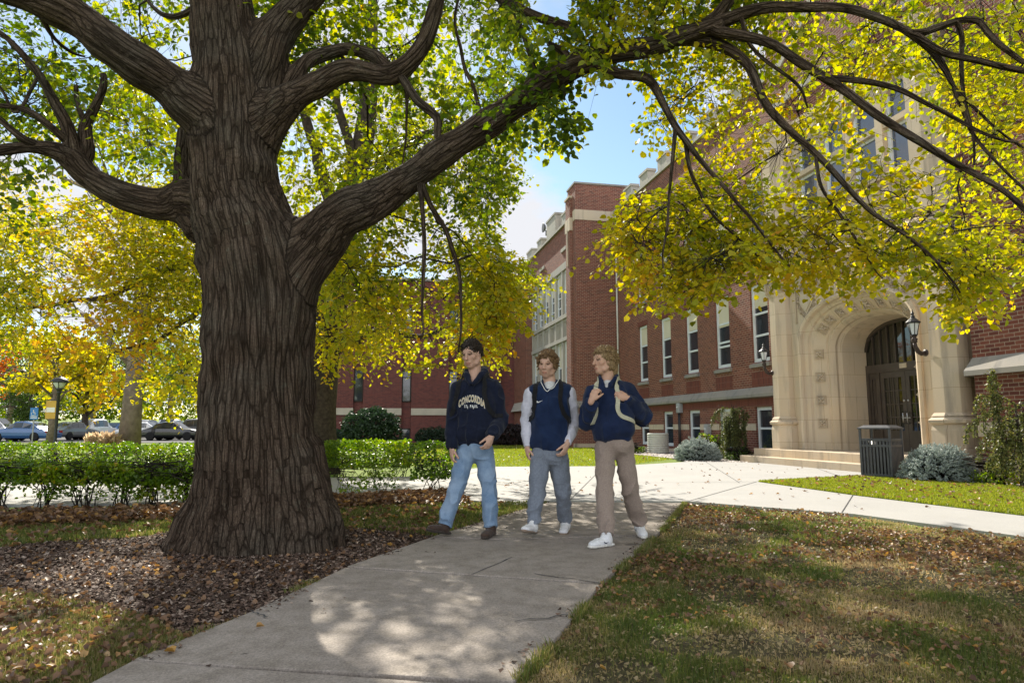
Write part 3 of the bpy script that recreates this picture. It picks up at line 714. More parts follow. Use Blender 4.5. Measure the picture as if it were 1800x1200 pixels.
branch_defs = [
 [(1170, 84, TY - .85, 38), (1250, 55, TY - .95, 30), (1340, 22, TY - 1.1, 22), (1440, 14, TY - 1.25, 17), (1540, 30, TY - 1.4, 15), (1600, 58, TY - 1.5, 13), (1680, 100, TY - 1.6, 12), (1800, 122, TY - 1.7, 11), (1900, 150, TY - 1.8, 9)],
 [(1215, 68, TY - .9, 26), (1262, 28, TY - .85, 24), (1310, -30, TY - .8, 20), (1360, -90, TY - .8, 16)],
 [(1040, 132, TY - .7, 26), (1095, 142, TY - .75, 20), (1142, 146, TY - .8, 18), (1168, 185, TY - .85, 14), (1196, 232, TY - .95, 12), (1240, 285, TY - 1.0, 9), (1290, 345, TY - 1.1, 7), (1345, 420, TY - 1.2, 5), (1390, 470, TY - 1.3, 3)],
 [(1192, 225, TY - .95, 9), (1182, 300, TY - 1.0, 6), (1172, 385, TY - 1.0, 5), (1166, 470, TY - 1.05, 3)],
 [(1205, 245, TY - .95, 9), (1215, 310, TY - .9, 7), (1250, 370, TY - .9, 5), (1290, 410, TY - .9, 4), (1330, 450, TY - .9, 3)],
 [(1180, 85, TY - .85, 24), (1260, 88, TY - .9, 22), (1312, 120, TY - 1.0, 18), (1340, 175, TY - 1.1, 16), (1385, 225, TY - 1.2, 14), (1438, 272, TY - 1.3, 12), (1490, 325, TY - 1.4, 10), (1530, 375, TY - 1.45, 8), (1590, 415, TY - 1.5, 7), (1640, 455, TY - 1.5, 5), (1688, 515, TY - 1.55, 3)],
 [(1438, 272, TY - 1.3, 8), (1446, 330, TY - 1.3, 6), (1480, 380, TY - 1.3, 5), (1520, 440, TY - 1.3, 4), (1552, 490, TY - 1.3, 2)],
 [(1250, 60, TY - .95, 22), (1345, 82, TY - 1.15, 19), (1410, 118, TY - 1.25, 18), (1480, 160, TY - 1.4, 16), (1550, 210, TY - 1.5, 15), (1640, 265, TY - 1.65, 13), (1720, 312, TY - 1.75, 11), (1780, 350, TY - 1.8, 10), (1860, 420, TY - 1.9, 7)],
 [(1465, 132, TY - 1.35, 13), (1540, 145, TY - 1.4, 11), (1620, 180, TY - 1.5, 9), (1700, 215, TY - 1.55, 7), (1790, 250, TY - 1.6, 5)],
 [(1610, 62, TY - 1.5, 11), (1660, 110, TY - 1.5, 10), (1690, 180, TY - 1.5, 8), (1715, 240, TY - 1.5, 7), (1770, 300, TY - 1.5, 5), (1810, 340, TY - 1.5, 4)],
 [(1690, -40, TY - 1.6, 15), (1712, 20, TY - 1.6, 13), (1745, 70, TY - 1.6, 11), (1800, 110, TY - 1.6, 9)],
 [(1655, -40, TY - 1.5, 12), (1682, 40, TY - 1.5, 10), (1690, 130, TY - 1.5, 8), (1705, 200, TY - 1.5, 6), (1712, 290, TY - 1.5, 4)],
 [(1610, -30, TY - 1.5, 9), (1640, 60, TY - 1.5, 8), (1672, 140, TY - 1.5, 7), (1740, 210, TY - 1.5, 5), (1800, 260, TY - 1.5, 4)],
 [(860, -20, TY - .2, 18), (925, 18, TY - .3, 18), (975, 36, TY - .35, 18), (1003, 46, TY - .4, 15), (1010, 60, TY - .4, 6)],
 [(900, 30, TY - .3, 10), (925, 80, TY - .4, 8), (942, 130, TY - .5, 7), (948, 165, TY - .5, 8)],
 [(1002, 112, TY - .6, 18), (990, 92, TY - .6, 14), (968, 80, TY - .65, 12), (962, 76, TY - .65, 9)],
 [(740, 325, TY - .3, 12), (745, 380, TY - .35, 9), (742, 450, TY - .35, 8), (738, 540, TY - .4, 5), (742, 590, TY - .4, 3)],
 [(755, 320, TY - .3, 12), (765, 370, TY - .25, 10), (790, 415, TY - .2, 9), (806, 480, TY - .15, 8), (812, 560, TY - .15, 5), (806, 620, TY - .1, 3)],
 [(700, 124, TY - .25, 18), (730, 172, TY - .3, 17), (768, 205, TY - .3, 16), (772, 232, TY - .3, 14), (766, 262, TY - .3, 10), (740, 300, TY - .25, 6), (690, 330, TY - .2, 4)],
 [(705, 120, TY - .2, 8), (712, 180, TY, 6), (714, 240, TY, 4), (708, 300, TY, 3)],
 [(130, 280, TY + .1, 30), (118, 240, TY + .05, 26), (98, 190, TY, 20), (75, 140, TY - .05, 15), (40, 95, TY - .1, 12), (0, 60, TY - .1, 9), (-50, 30, TY - .1, 6)],
 [(145, 285, TY + .1, 32), (158, 262, TY + .15, 28), (154, 225, TY + .2, 22), (168, 190, TY + .2, 16), (180, 150, TY + .2, 14), (182, 132, TY + .2, 11)],
 [(152, 230, TY + .2, 12), (146, 205, TY + .25, 10), (138, 175, TY + .3, 9), (136, 152, TY + .3, 7)],
 [(120, 262, TY + .05, 16), (95, 232, TY - .05, 14), (60, 202, TY - .1, 12), (20, 188, TY - .1, 9), (-40, 180, TY - .1, 7)],
 [(75, 262, TY - .05, 18), (45, 248, TY - .15, 15), (20, 228, TY - .2, 12), (-5, 205, TY - .25, 10), (-50, 180, TY - .3, 7)],
 [(60, 140, TY - .05, 7), (30, 200, TY - .1, 6), (5, 160, TY - .1, 5), (-30, 120, TY - .1, 4)],
 [(330, 0, TY + .2, 6), (315, 30, TY + .25, 12), (290, 25, TY + .3, 9), (260, 0, TY + .3, 6)],
 [(60, -10, TY - .8, 16), (90, 60, TY - .5, 8), (120, 90, TY - .3, 6), (150, 100, TY - .2, 3)],
 [(850, 225, TY - .4, 10), (838, 170, TY - .2, 8), (815, 110, TY, 7), (800, 40, TY + .1, 6), (810, -40, TY + .1, 5)],
 [(975, 140, TY - .55, 12), (1030, 90, TY - .5, 9), (1065, 60, TY - .5, 7), (1075, 0, TY - .4, 5)],
 [(1300, 40, TY - 1.05, 9), (1320, 80, TY - 1.1, 7), (1400, 150, TY - 1.1, 6), (1420, 190, TY - 1.1, 4)],
]
skel = [l[:, :3][::2] for l in lines[1:]]
allwood = np.concatenate([l[:, :3] for l in lines])
for i, bd in enumerate(branch_defs):
    o, C = seg_obj('branch', px_line(bd), big_tree, BASE, wob=0.05, seedo=i * 3.7, ns=8 if bd[0][3] < 15 else 12, snap=allwood)
    skel.append(C); allwood = np.concatenate([allwood, C])
skel = np.concatenate(skel); skel = skel[skel[:, 2] > 2.3]
# foliage regions of the big tree (outline in view, depth range)
SKYGAP = [(985, 175), (1110, 140), (1150, 180), (1110, 215), (1120, 265), (1200, 290), (1200, 320), (1095, 350), (1050, 430), (985, 470), (880, 440), (880, 380), (935, 320), (905, 280), (1015, 262), (1040, 215)]
OX = [(1400, 60), (1560, 30), (1640, 90), (1700, 250), (1690, 330), (1600, 330), (1430, 330)]
WIN = [(1480, 200), (1600, 150), (1660, 230), (1650, 330), (1500, 310)]
regs = [
 # poly, sprays, y0, y1, clump, size, tint, tint_bottom
 ([(995, -60), (1900, -60), (1900, 470), (1770, 560), (1700, 585), (1640, 545), (1560, 500), (1480, 525), (1400, 505), (1320, 500), (1240, 560), (1160, 560), (1100, 500), (1055, 400), (1120, 320), (1085, 250), (1080, 150), (1010, 90)], 1500, 4.9, 7.6, .50, .055, .52, .70),
 ([(1060, 370), (1290, 330), (1500, 420), (1480, 520), (1320, 505), (1230, 560), (1160, 560), (1100, 500)], 400, 5.0, 6.8, .50, .055, .54, .70),
 ([(1380, 380), (1640, 400), (1650, 480), (1560, 505), (1400, 505)], 110, 4.8, 6.4, .46, .055, .66, .72),
 ([(1600, 490), (1740, 470), (1770, 530), (1700, 582), (1630, 570)], 75, 4.8, 5.6, .35, .055, .70, .72),
 ([(930, -60), (1340, -60), (1330, 80), (1200, 150), (1080, 160), (990, 130), (850, 60)], 480, 5.2, 7.4, .50, .058, .22, .35),
 ([(860, 190), (1000, 150), (1045, 200), (1060, 240), (1050, 270), (940, 255), (860, 235)], 70, 5.4, 6.0, .38, .068, .12, .14),
 ([(460, -80), (880, -80), (960, 60), (960, 200), (850, 300), (900, 330), (860, 400), (560, 330), (470, 180)], 760, 6.5, 11.0, .60, .066, .10, .34),
 ([(-80, -80), (330, -80), (320, 120), (260, 240), (330, 300), (330, 340), (240, 330), (-80, 200)], 400, 6.6, 10.0, .60, .066, .16, .34),
 ([(-80, 60), (150, 100), (160, 260), (60, 360), (-80, 400)], 150, 6.0, 8.0, .50, .07, .25, .30),
 ([(560, 380), (700, 360), (860, 300), (930, 380), (985, 440), (930, 470), (905, 560), (840, 560), (760, 480), (620, 520), (560, 480)], 430, 9.0, 13.5, .54, .075, .22, .55),
 ([(565, 470), (900, 470), (915, 560), (880, 620), (830, 640), (790, 700), (735, 665), (790, 620), (740, 570), (680, 600), (600, 545), (565, 570)], 470, 8.6, 11.6, .52, .072, .58, .80),
 ([(545, 610), (620, 600), (600, 640), (550, 640)], 18, 7, 8, .3, .065, .72, .75),
]
LP = []; LD = []; LNn = []; LS = []; LT = []; TV = []; TF = []; tb = 0
def project(P):
    c = P[:, 1] * math.cos(PITCH) + (P[:, 2] - CAM_H) * math.sin(PITCH); v = (P[:, 2] - CAM_H) * math.cos(PITCH) - P[:, 1] * math.sin(PITCH)
    c = np.maximum(c, .1); return 900 + FP * P[:, 0] / c, 600 - FP * v / c
CROWN_EDGE = np.array([(1040, 2000), (1041, 470), (1100, 545), (1160, 565), (1240, 555), (1300, 512), (1400, 512), (1480, 528), (1560, 508), (1640, 560), (1700, 585), (1770, 555), (1830, 490), (2400, 470)], float)
def trimmed(P, slack=0.0, jit=14):
    """keeps what lies inside the crown's outline: above its lower edge and out of its open gaps"""
    x, y = project(P); j_ = RNG.normal(size=len(P)) * jit
    k = (y + slack + j_ < np.interp(x, CROWN_EDGE[:, 0], CROWN_EDGE[:, 1])) | (x < 1041)
    j2 = RNG.normal(size=len(P)) * 9
    return k & ~in_poly(x + j_ * .6, y + j2, SKYGAP) & ~in_poly(x + j_ * .6, y + j2, TOPGAP)
TOPGAP = [(930, -40), (1015, -40), (1010, 20), (985, 42), (930, 30)]
def add_foliage(P, tint, size, skel, n_leaf=12, ln=(0.25, 0.5), grp=9, tw=0.0022, maxd=16, sag=0.22):
    global tb
    k_ = trimmed(P, 22); P, tint = P[k_], tint[k_]
    m1, r0, r1, ends, cen = fork_twigs(P, skel, grp, maxd=maxd, sag=sag)
    Dr = (P - cen); Dr = Dr / (np.linalg.norm(Dr, axis=1, keepdims=True) + 1e-6) + rnd(len(P), .45); Dr[:, 2] -= .15
    p, d, nn, sz, tt, twc = sprays(P, Dr, RNG.uniform(*ln, len(P)), n_leaf, size, tint)
    k_ = trimmed(p); p, d, nn, sz, tt = p[k_], d[k_], nn[k_], sz[k_], tt[k_]
    LP.append(p); LD.append(d); LNn.append(nn); LS.append(sz); LT.append(tt)
    for C, a, b in ((m1, r0, r1), (ends, 0.003, 0.0022), (twc, tw, 0.0012)):
        if len(C) == 0: continue
        kk_ = trimmed(C[:, -1], 6, 3) & trimmed(C[:, C.shape[1] // 2], 6, 3); C = C[kk_]
        if np.ndim(a): a = a[kk_]
        if np.ndim(b): b = b[kk_]
        if len(C) == 0: continue
        v, f = thin_tubes(C, a, b); TV.append(v); TF.append(f + tb); tb += len(v)
def flush(parent, base, mat, kind='heart', twig='twig'):
    global LP, LD, LNn, LS, LT, TV, TF, tb
    o = leaf_mesh('crown', np.concatenate(LP) - base, np.concatenate(LD), np.concatenate(LNn), np.concatenate(LS), np.concatenate(LT), M[mat], parent, kind=kind)
    o2 = mesh_np('twigs', np.concatenate(TV) - base, [np.concatenate(TF)], M[twig], parent, smooth=True)
    LP = []; LD = []; LNn = []; LS = []; LT = []; TV = []; TF = []; tb = 0
    return o
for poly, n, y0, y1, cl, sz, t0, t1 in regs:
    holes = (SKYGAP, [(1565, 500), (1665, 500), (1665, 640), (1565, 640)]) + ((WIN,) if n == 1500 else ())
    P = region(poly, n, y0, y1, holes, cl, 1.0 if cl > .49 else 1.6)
    P[:, 2] += .20
    ys = [p[1] for p in poly]
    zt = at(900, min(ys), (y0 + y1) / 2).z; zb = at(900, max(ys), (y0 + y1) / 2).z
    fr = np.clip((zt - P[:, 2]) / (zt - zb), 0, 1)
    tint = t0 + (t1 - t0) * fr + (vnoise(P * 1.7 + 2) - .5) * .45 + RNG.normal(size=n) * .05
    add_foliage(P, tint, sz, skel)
# the crown above the picture, which shades the path
n = 800
Pn = np.stack([RNG.uniform(-9, 8, n * 6), RNG.uniform(1.0, 17, n * 6), RNG.uniform(5.0, 13.5, n * 6)], 1)
el = (Pn[:, 2] - CAM_H) / Pn[:, 1]
keep = (el > 0.84) & (Pn[:, 1] > 3.0) & (Pn[:, 0] < .6 - .305 * (Pn[:, 1] - 5)) & (((Pn[:, 0] + 0.5) / 8.5) ** 2 + ((Pn[:, 1] - 8) / 9.0) ** 2 + ((Pn[:, 2] - 6.5) / 7.5) ** 2 < 1)
keep &= (vnoise(Pn * .75 + 4) > .47)
Pn = Pn[keep][:n]
up_skel = np.concatenate([lines[0][-10:, :3], lines[1][-8:, :3], lines[5][-8:, :3], lines[4][-8:, :3], lines[3][-8:, :3]])
add_foliage(Pn, np.full(len(Pn), .35), .14, up_skel, n_leaf=9, ln=(.6, 1.0), grp=14, tw=.006, maxd=60)
flush(big_tree, BASE, 'leaf_linden')
# ------------------------------------------------------------------ ground
from mathutils.geometry import tessellate_polygon
def sheet(name, pts, z, mat, kind='structure', thick=0.0, parent=None):
    P = [Vector((p[0], p[1], 0)) for p in pts]
    tri = tessellate_polygon([P]); n = len(P)
    v = [(p.x, p.y, z) for p in P]; f = []
    for t in tri:
        a, b, c = [P[i] for i in t]
        f.append(tuple(t) if (b - a).cross(c - a).z > 0 else (t[0], t[2], t[1]))
    if thick:
        area = sum(P[i].x * P[(i + 1) % n].y - P[(i + 1) % n].x * P[i].y for i in range(n))
        v += [(p.x, p.y, z - thick) for p in P]
        for i in range(n):
            j = (i + 1) % n
            f.append((i, n + i, n + j, j) if area > 0 else (j, n + j, n + i, i))
    me = bpy.data.meshes.new(name); me.from_pydata(v, [], f); me.materials.append(M[mat])
    o = link(bpy.data.objects.new(name, me)); tag(o, kind=kind); return o
# terrain: level near the school, rising gently beyond the car park
gx = np.concatenate([np.linspace(-400, -60, 18), np.linspace(-56, 60, 30), np.linspace(80, 300, 8)]); gy = np.concatenate([np.linspace(-20, 90, 23), np.linspace(98, 200, 18), np.linspace(240, 900, 10)])
X, Y = np.meshgrid(gx, gy, indexing='ij')
Z = -0.02 + 0 * X + np.clip((Y - 84) / 90, 0, 1) ** 1.3 * 3 * np.clip((-X + 25) / 40, 0, 1)
nx, ny = X.shape
I = np.arange(nx * ny).reshape(nx, ny)
F = np.stack([I[:-1, :-1], I[1:, :-1], I[1:, 1:], I[:-1, 1:]], -1).reshape(-1, 4)
o = mesh_np('lawn', np.stack([X, Y, Z], -1).reshape(-1, 3), [F], M['far_lawn'], smooth=True); tag(o, kind='structure')
def G2(l): return [tuple(gnd(*p).xy) for p in l]
PZ = 0.02
near = [(-9, 0.2), (9.5, 0.2), tuple(gnd(2300, 1000).xy), tuple(gnd(1800, 950).xy), tuple(gnd(1205, 885).xy), tuple(gnd(800, 893).xy), tuple(gnd(-150, 912).xy), (-9, 5.5)]
sheet('near_lawn', near, -0.012, 'lawn_soil')
# lawn wedge and planting bed on the right
wedge = G2([(1332, 848), (1560, 836), (1610, 845), (1830, 862), (2300, 930), (1800, 909), (1500, 872)])
# concrete: main path in slabs
Lx = lambda a, b, t: (a[0] + (b[0] - a[0]) * t, a[1] + (b[1] - a[1]) * t)
Le = G2([(-250, 1420), (230, 1166), (440, 1080), (607, 1001), (765, 945), (900, 903), (968, 884)])
Re = G2([(700, 1420), (905, 1200), (965, 1140), (1055, 1031), (1120, 975), (1165, 932), (1203, 886)])
slabs = []
def slab(a, b, c, d, g=0.013):
    cx = sum(p[0] for p in (a, b, c, d)) / 4; cy = sum(p[1] for p in (a, b, c, d)) / 4
    q = []
    for p in (a, b, c, d):
        v = Vector((cx - p[0], cy - p[1])); L_ = v.length
        q.append((p[0] + v.x / L_ * g * 1.6, p[1] + v.y / L_ * g * 1.6))
    return q
mb = MB()
def add_slab(poly, z=PZ, t=0.06):
    P = [Vector((p[0], p[1], 0)) for p in poly]; n = len(P)
    area = sum(P[i].x * P[(i + 1) % n].y - P[(i + 1) % n].x * P[i].y for i in range(n))
    if area < 0: P = P[::-1]
    mb.prism([(p.x, p.y) for p in P], z - t, z)
jl = [(Le[1], Re[1]), (Le[3], Re[3]), (Lx(Le[4], Le[5], .15), Re[4])]
add_slab(slab(Le[0], Re[0], tuple(gnd(905, 1215).xy), Le[1]))
add_slab([Le[1], Le[2], Le[3], Lx(Le[3], Re[3], .5), Re[3], Re[2], tuple(gnd(903, 1205).xy)][::1], PZ - .002)
a = Lx(Le[3], Re[3], .004); m1_ = tuple(gnd(790, 1014).xy); m2_ = tuple(gnd(1030, 962).xy)
add_slab([(Le[3][0] + .006, Le[3][1] + .026), (Re[3][0], Re[3][1] + .026), Re[4], tuple(gnd(1150, 946).xy), tuple(gnd(860, 953).xy), tuple(gnd(760, 947).xy)], PZ + .003)
add_slab([tuple(gnd(762, 945).xy), tuple(gnd(861, 950).xy), tuple(gnd(1152, 943).xy), Re[5], Re[6], Le[6], Le[5]], PZ)
main_path = mb.build('path', M['concrete'], bevel=0.008); tag(main_path, kind='structure')
# plaza
SB = fac(11.35, 19.0); SE = fac(11.35, 11.2)
pl = G2([(968, 881.5), (1206, 882.5), (1500, 905), (1803, 946), (2320, 1005)]) + G2([(2320, 933), (1800, 906.5), (1500, 870.5), (1330, 847), (1562, 834.5), (1600, 836)])
pl += [tuple(fac(11.2, 12.2).xy), tuple(fac(11.35, 18.2).xy)] + G2([(1210, 812), (1080, 820), (872, 821), (800, 827), (725, 839), (300, 843), (-600, 846)]) + G2([(-900, 870), (-120, 889), (100, 888), (300, 884), (580, 871), (700, 868), (800, 877), (905, 890)])
sheet('plaza', pl, PZ - .003, 'concrete_pale', thick=.05)
j = MB()
for a, b in [((1206, 884), (1330, 848)), ((1060, 822), (1000, 883)), ((1500, 871), (1480, 903)), ((870, 822), (700, 868)), ((1240, 812), (1300, 850)), ((580, 842), (500, 874)), ((1420, 818), (1480, 840)), ((880, 852), (1330, 848)), ((0, 855), (880, 852))]:
    p, q_ = gnd(*a), gnd(*b); d = (q_ - p).normalized(); s = Vector((-d.y, d.x, 0)) * .007
    p.z = q_.z = PZ + .001
    j.quad(p - s, q_ - s, q_ + s, p + s)
for a, b in [((828, 1016), (900, 984)), ((1055, 1031), (940, 1014)), ((440, 1080), (470, 1092)), ((905, 1100), (1000, 1088))]:
    p, q_ = gnd(*a), gnd(*b); pr0 = p
    for k in range(1, 9):
        c_ = p.lerp(q_, k / 8) + Vector((0, random.uniform(-.02, .02), 0)); d = (c_ - pr0).normalized(); s_ = Vector((-d.y, d.x, 0)) * random.uniform(.003, .007)
        z_ = PZ + .006; A_ = [pr0 - s_, c_ - s_, c_ + s_, pr0 + s_]
        j.quad(*[Vector((v_.x, v_.y, z_)) for v_ in A_]); pr0 = c_
o = j.build('paving_joints', M['asphalt']); tag(o, kind='structure')
# car park and road
sheet('car_park', [(-75, 46), (-13, 46), (-18, 84), (-110, 84)], 0.005, 'asphalt')
# mulch
tb0 = gnd(452, 968)
def blob(cx, cy, rx, ry, n=40, amp=.18, seed=0, rot=0):
    o = []
    for k in range(n):
        a = 2 * math.pi * k / n; r = 1 + amp * (float(vnoise(np.array([[math.cos(a) * 1.6 + seed, math.sin(a) * 1.6, seed]]))[0]) - .5) * 2
        x, y = rx * r * math.cos(a), ry * r * math.sin(a)
        o.append((cx + x * math.cos(rot) - y * math.sin(rot), cy + x * math.sin(rot) + y * math.cos(rot)))
    return o
mulch_px = [(-160, 985), (60, 955), (250, 945), (330, 930), (600, 925), (720, 918), (800, 922), (900, 905), (765, 945), (607, 1001), (440, 1080), (330, 1125), (270, 1090), (160, 1060), (0, 1040), (-160, 1060)]
mulch_poly = G2(mulch_px)
sheet('mulch_bed', mulch_poly, -0.002, 'mulch')
strip_px = [(-200, 915), (150, 903), (330, 898), (560, 880), (690, 872), (790, 868), (830, 886), (700, 890), (600, 896), (340, 915), (100, 925), (-200, 938)]
sheet('leaf_strip', G2(strip_px), -0.006, 'mulch')
bed2_px = [(1150, 792), (1260, 796), (1322, 802), (1326, 811), (1210, 812), (1120, 806)]
bed2 = [tuple(fac(12.55, 30).xy), tuple(fac(12.55, 18.6).xy), tuple(fac(11.3, 18.4).xy)] + G2([(1210, 812), (1185, 806), (1100, 797)])
sheet('gravel_bed', bed2, 0.004, 'mulch')
bed3 = G2([(1562, 834), (1600, 842), (1700, 850), (1830, 860), (2000, 875)]) + [tuple(fac(11.7, 6.5).xy), tuple(fac(11.7, 11.9).xy), tuple(fac(11.2, 12.0).xy)]
sheet('gravel_bed', bed3, 0.004, 'mulch')
# --- scattered small stuff
def poly_pts(poly, n):
    xs = [p[0] for p in poly]; ys = [p[1] for p in poly]; o = []; t = 0
    while t < n:
        X = RNG.uniform(min(xs), max(xs), n * 2 + 50); Y = RNG.uniform(min(ys), max(ys), n * 2 + 50); m = in_poly(X, Y, poly)
        o.append(np.stack([X[m], Y[m]], 1)); t += m.sum()
    return np.concatenate(o)[:n]
def view_thin(P, ref=4.0, p=1.0):
    d = np.maximum(P[:, 1], .5); return P[RNG.random(len(P)) < np.clip((ref / d) ** p, 0, 1)]
def in_view(P, mpx=80):
    u = 900 + P[:, 0] / np.maximum(P[:, 1], .1) * FP * .99
    return P[(u > -mpx) & (u < 1800 + mpx) & (P[:, 1] > 1.5)]
def blades(name, P, hgt, wid, tint, mat, lean=.5, z=-0.01, kind='stuff', label=None, cat=None):
    n = len(P); P3 = np.concatenate([P, np.full((n, 1), z)], 1)
    a = RNG.uniform(0, 2 * math.pi, n); w = np.stack([np.cos(a), np.sin(a), 0 * a], 1) * (np.broadcast_to(wid, (n,)) * .5)[:, None]
    b = RNG.uniform(0, 2 * math.pi, n); l = RNG.random(n) * lean
    tip = np.stack([np.cos(b) * l, np.sin(b) * l, np.sqrt(np.maximum(.05, 1 - l * l))], 1) * np.broadcast_to(hgt, (n,))[:, None]
    mid = tip * [.38, .38, .62]
    V = np.stack([P3 - w, P3 + w, P3 + mid + w * .75, P3 + mid - w * .75, P3 + tip], 1).reshape(-1, 3)
    I = np.arange(n)[:, None] * 5
    o = mesh_np(name, V, [I + [0, 1, 2, 3], I + [3, 2, 4]], M[mat], attrs={'tint': ('FLOAT', 'POINT', np.repeat(np.clip(tint, 0, 1), 5))})
    tag(o, label, cat, kind=kind); return o
def flakes(name, P, size, tint, mat, z0=0.0, zr=.02, label=None, cat=None, tilt=.5, kind='heart', fold=.8):
    n = len(P); P3 = np.concatenate([P, (z0 + zr * RNG.random(n))[:, None]], 1)
    a = RNG.uniform(0, 2 * math.pi, n); D = np.stack([np.cos(a), np.sin(a), RNG.normal(size=n) * tilt], 1)
    Nn = np.stack([RNG.normal(size=n) * tilt, RNG.normal(size=n) * tilt, np.ones(n)], 1)
    o = leaf_mesh(name, P3, D, Nn, size, tint, M[mat], None, fold, kind); tag(o, label, cat, kind='stuff'); return o
# near lawns: right triangle of grass, left lawn
rl = G2([(905, 1205), (965, 1140), (1055, 1033), (1120, 978), (1168, 934), (1208, 887), (1500, 907), (1803, 949), (2300, 1010)]) + [(9, 1.2), (.1, 1.2)]
def clear_of(P, poly): return P[~in_poly(P[:, 0], P[:, 1], poly)]
P = in_view(poly_pts(rl, 560000)); P = view_thin(P, 3.4, 1.2)
bare = vnoise(np.concatenate([P * 2.3, 0 * P[:, :1]], 1)); P = P[(bare > .34) | (RNG.random(len(P)) < .12)]
pn = vnoise(np.concatenate([P * 1.4 + 9, 0 * P[:, :1]], 1)) * .6 + vnoise(np.concatenate([P * 5 + 3, 0 * P[:, :1]], 1)) * .4
hg = .012 + .024 * RNG.random(len(P)) ** 1.5 + .012 * (pn > .62)
edge = RNG.random(len(P)) < .02; hg[edge] += .03
blades('grass', P, hg, .0016 + .0006 * P[:, 1], .52 + (.5 - pn) * 1.7 + RNG.normal(size=len(P)) * .22, 'grass_blade', .985, label='short patchy autumn grass on the right lawn', cat='grass')
ll = G2([(-160, 985), (-160, 920), (560, 890), (900, 884), (966, 883), (905, 903), (765, 944), (640, 930), (300, 935), (250, 945), (60, 955)])
P = in_view(poly_pts(ll, 90000)); P = view_thin(P, 5, 1); 
blades('grass', P, .025 + .045 * RNG.random(len(P)), .005 + .001 * P[:, 1], .30 + RNG.normal(size=len(P)) * .25, 'grass_blade', .8, label='strip of green grass between the tree and the hedge', cat='grass')
ll = G2([(-160, 1060), (0, 1040), (160, 1060), (270, 1090), (330, 1125), (440, 1082), (230, 1168), (-250, 1420)])
P = in_view(poly_pts(ll, 110000)); m = vnoise(np.concatenate([P * 2.2 + 40, 0 * P[:, :1]], 1)) + .25 * RNG.random(len(P)); P = P[m > .47]
blades('grass', P, .016 + .034 * RNG.random(len(P)), .0022 + .0006 * P[:, 1], .52 + RNG.normal(size=len(P)) * .28, 'grass_blade', .97, label='thin grass in the lower left corner beside the path', cat='grass')
ll_ = ll
P = in_view(poly_pts(mulch_poly, 3200)); m = vnoise(np.concatenate([P * 2.6 + 4, 0 * P[:, :1]], 1)); P = P[m > .60]
# right wedge and far lawn
P = in_view(poly_pts(wedge, 110000)); P = clear_of(P, bed3)
o = sheet('lawn_wedge', wedge, PZ + .002, 'far_lawn')
blades('grass', P, .025 + .03 * RNG.random(len(P)), .010, .35 + RNG.normal(size=len(P)) * .25, 'grass_fresh', .7, z=PZ, label='bright grass wedge beside the entrance plaza', cat='grass')
fl = G2([(730, 820.5), (872, 820.5), (1080, 819.5), (1185, 806), (1100, 797)]) + [(5.2, 33), (0.5, 44), (-9, 44)]
P = in_view(poly_pts(fl, 60000))
blades('grass', P, .03 + .03 * RNG.random(len(P)), .02, .35 + RNG.normal(size=len(P)) * .22, 'grass_fresh', .7, label='sunlit lawn in front of the brick bay', cat='grass')
# ragged fringe of grass and crumbs along the path edges
def edge_pts(line, n, lo, hi):
    L_ = [Vector(p) for p in line]; o = []
    seg = [(L_[i + 1] - L_[i]).length for i in range(len(L_) - 1)]; tot = sum(seg)
    for i, sl in enumerate(seg):
        k = int(n * sl / tot); d = (L_[i + 1] - L_[i]).normalized(); nrm2 = Vector((d.y, -d.x)); t_ = RNG.random(k) * sl; w_ = RNG.uniform(lo, hi, k)
        cl_ = vnoise(np.stack([t_ * 3 + i * 9, 0 * t_, 0 * t_], 1)) > .42; t_, w_ = t_[cl_], w_[cl_]
        o.append(np.array(L_[i]) + np.outer(t_, np.array(d)) + np.outer(w_, np.array(nrm2)))
    return np.concatenate(o)
P = in_view(edge_pts(Re, 9000, -.012, .05)); blades('grass', P, .035 + .05 * RNG.random(len(P)), .006, .35 + RNG.normal(size=len(P)) * .25, 'grass_blade', .95, label='longer grass fringe creeping over the right edge of the path', cat='grass')
P = in_view(edge_pts(Le[:4], 2600, -.05, .02)); blades('grass', P, .03 + .04 * RNG.random(len(P)), .006, .45 + RNG.normal(size=len(P)) * .25, 'grass_blade', .95, label='sparse grass tufts along the left edge of the path', cat='grass')
P = np.concatenate([edge_pts(Le[1:], 900, -.02, .10), edge_pts(Re, 500, -.10, .02), edge_pts(Le[1:], 200, 0, .5)])
flakes('crumbs', P, .008 + .016 * RNG.random(len(P)), RNG.random(len(P)), 'chip', PZ + .004, .004, 'bits of bark and leaf strewn along the path edges', 'debris', .3, 'bar', .2)
# mulch chips and fallen leaves
P = in_view(poly_pts(mulch_poly, 90000)); P = view_thin(P, 5.5, 1)
flakes('wood_chips', P, .008 + .024 * RNG.random(len(P)) ** 2, RNG.random(len(P)) ** 1.3, 'chip', 0, .015, 'brown wood chip mulch around the big tree', 'mulch', .35, 'bar', .2)
P = poly_pts(mulch_poly, 600); P = np.concatenate([P, tb0.xy[:] + RNG.normal(size=(420, 2)) * [1.0, .6] + [-.5, -.9]])
P = in_view(P); P = P[in_poly(P[:, 0], P[:, 1], mulch_poly)]
P = P[np.hypot(P[:, 0] - tb0.x, P[:, 1] - 6.3) > .75]
flakes('fallen_leaves', P, RNG.uniform(.018, .048, len(P)), RNG.beta(1.9, 2.2, len(P)), 'litter', .008, .03, 'curled brown and orange leaves lying on the mulch', 'leaves', .45)
P = in_view(poly_pts(G2(strip_px), 9000))
flakes('fallen_leaves', P, RNG.uniform(.03, .08, len(P)), RNG.beta(2.0, 2.6, len(P)), 'litter', .0, .09, 'brown leaves heaped along the foot of the hedges', 'leaves', .5)
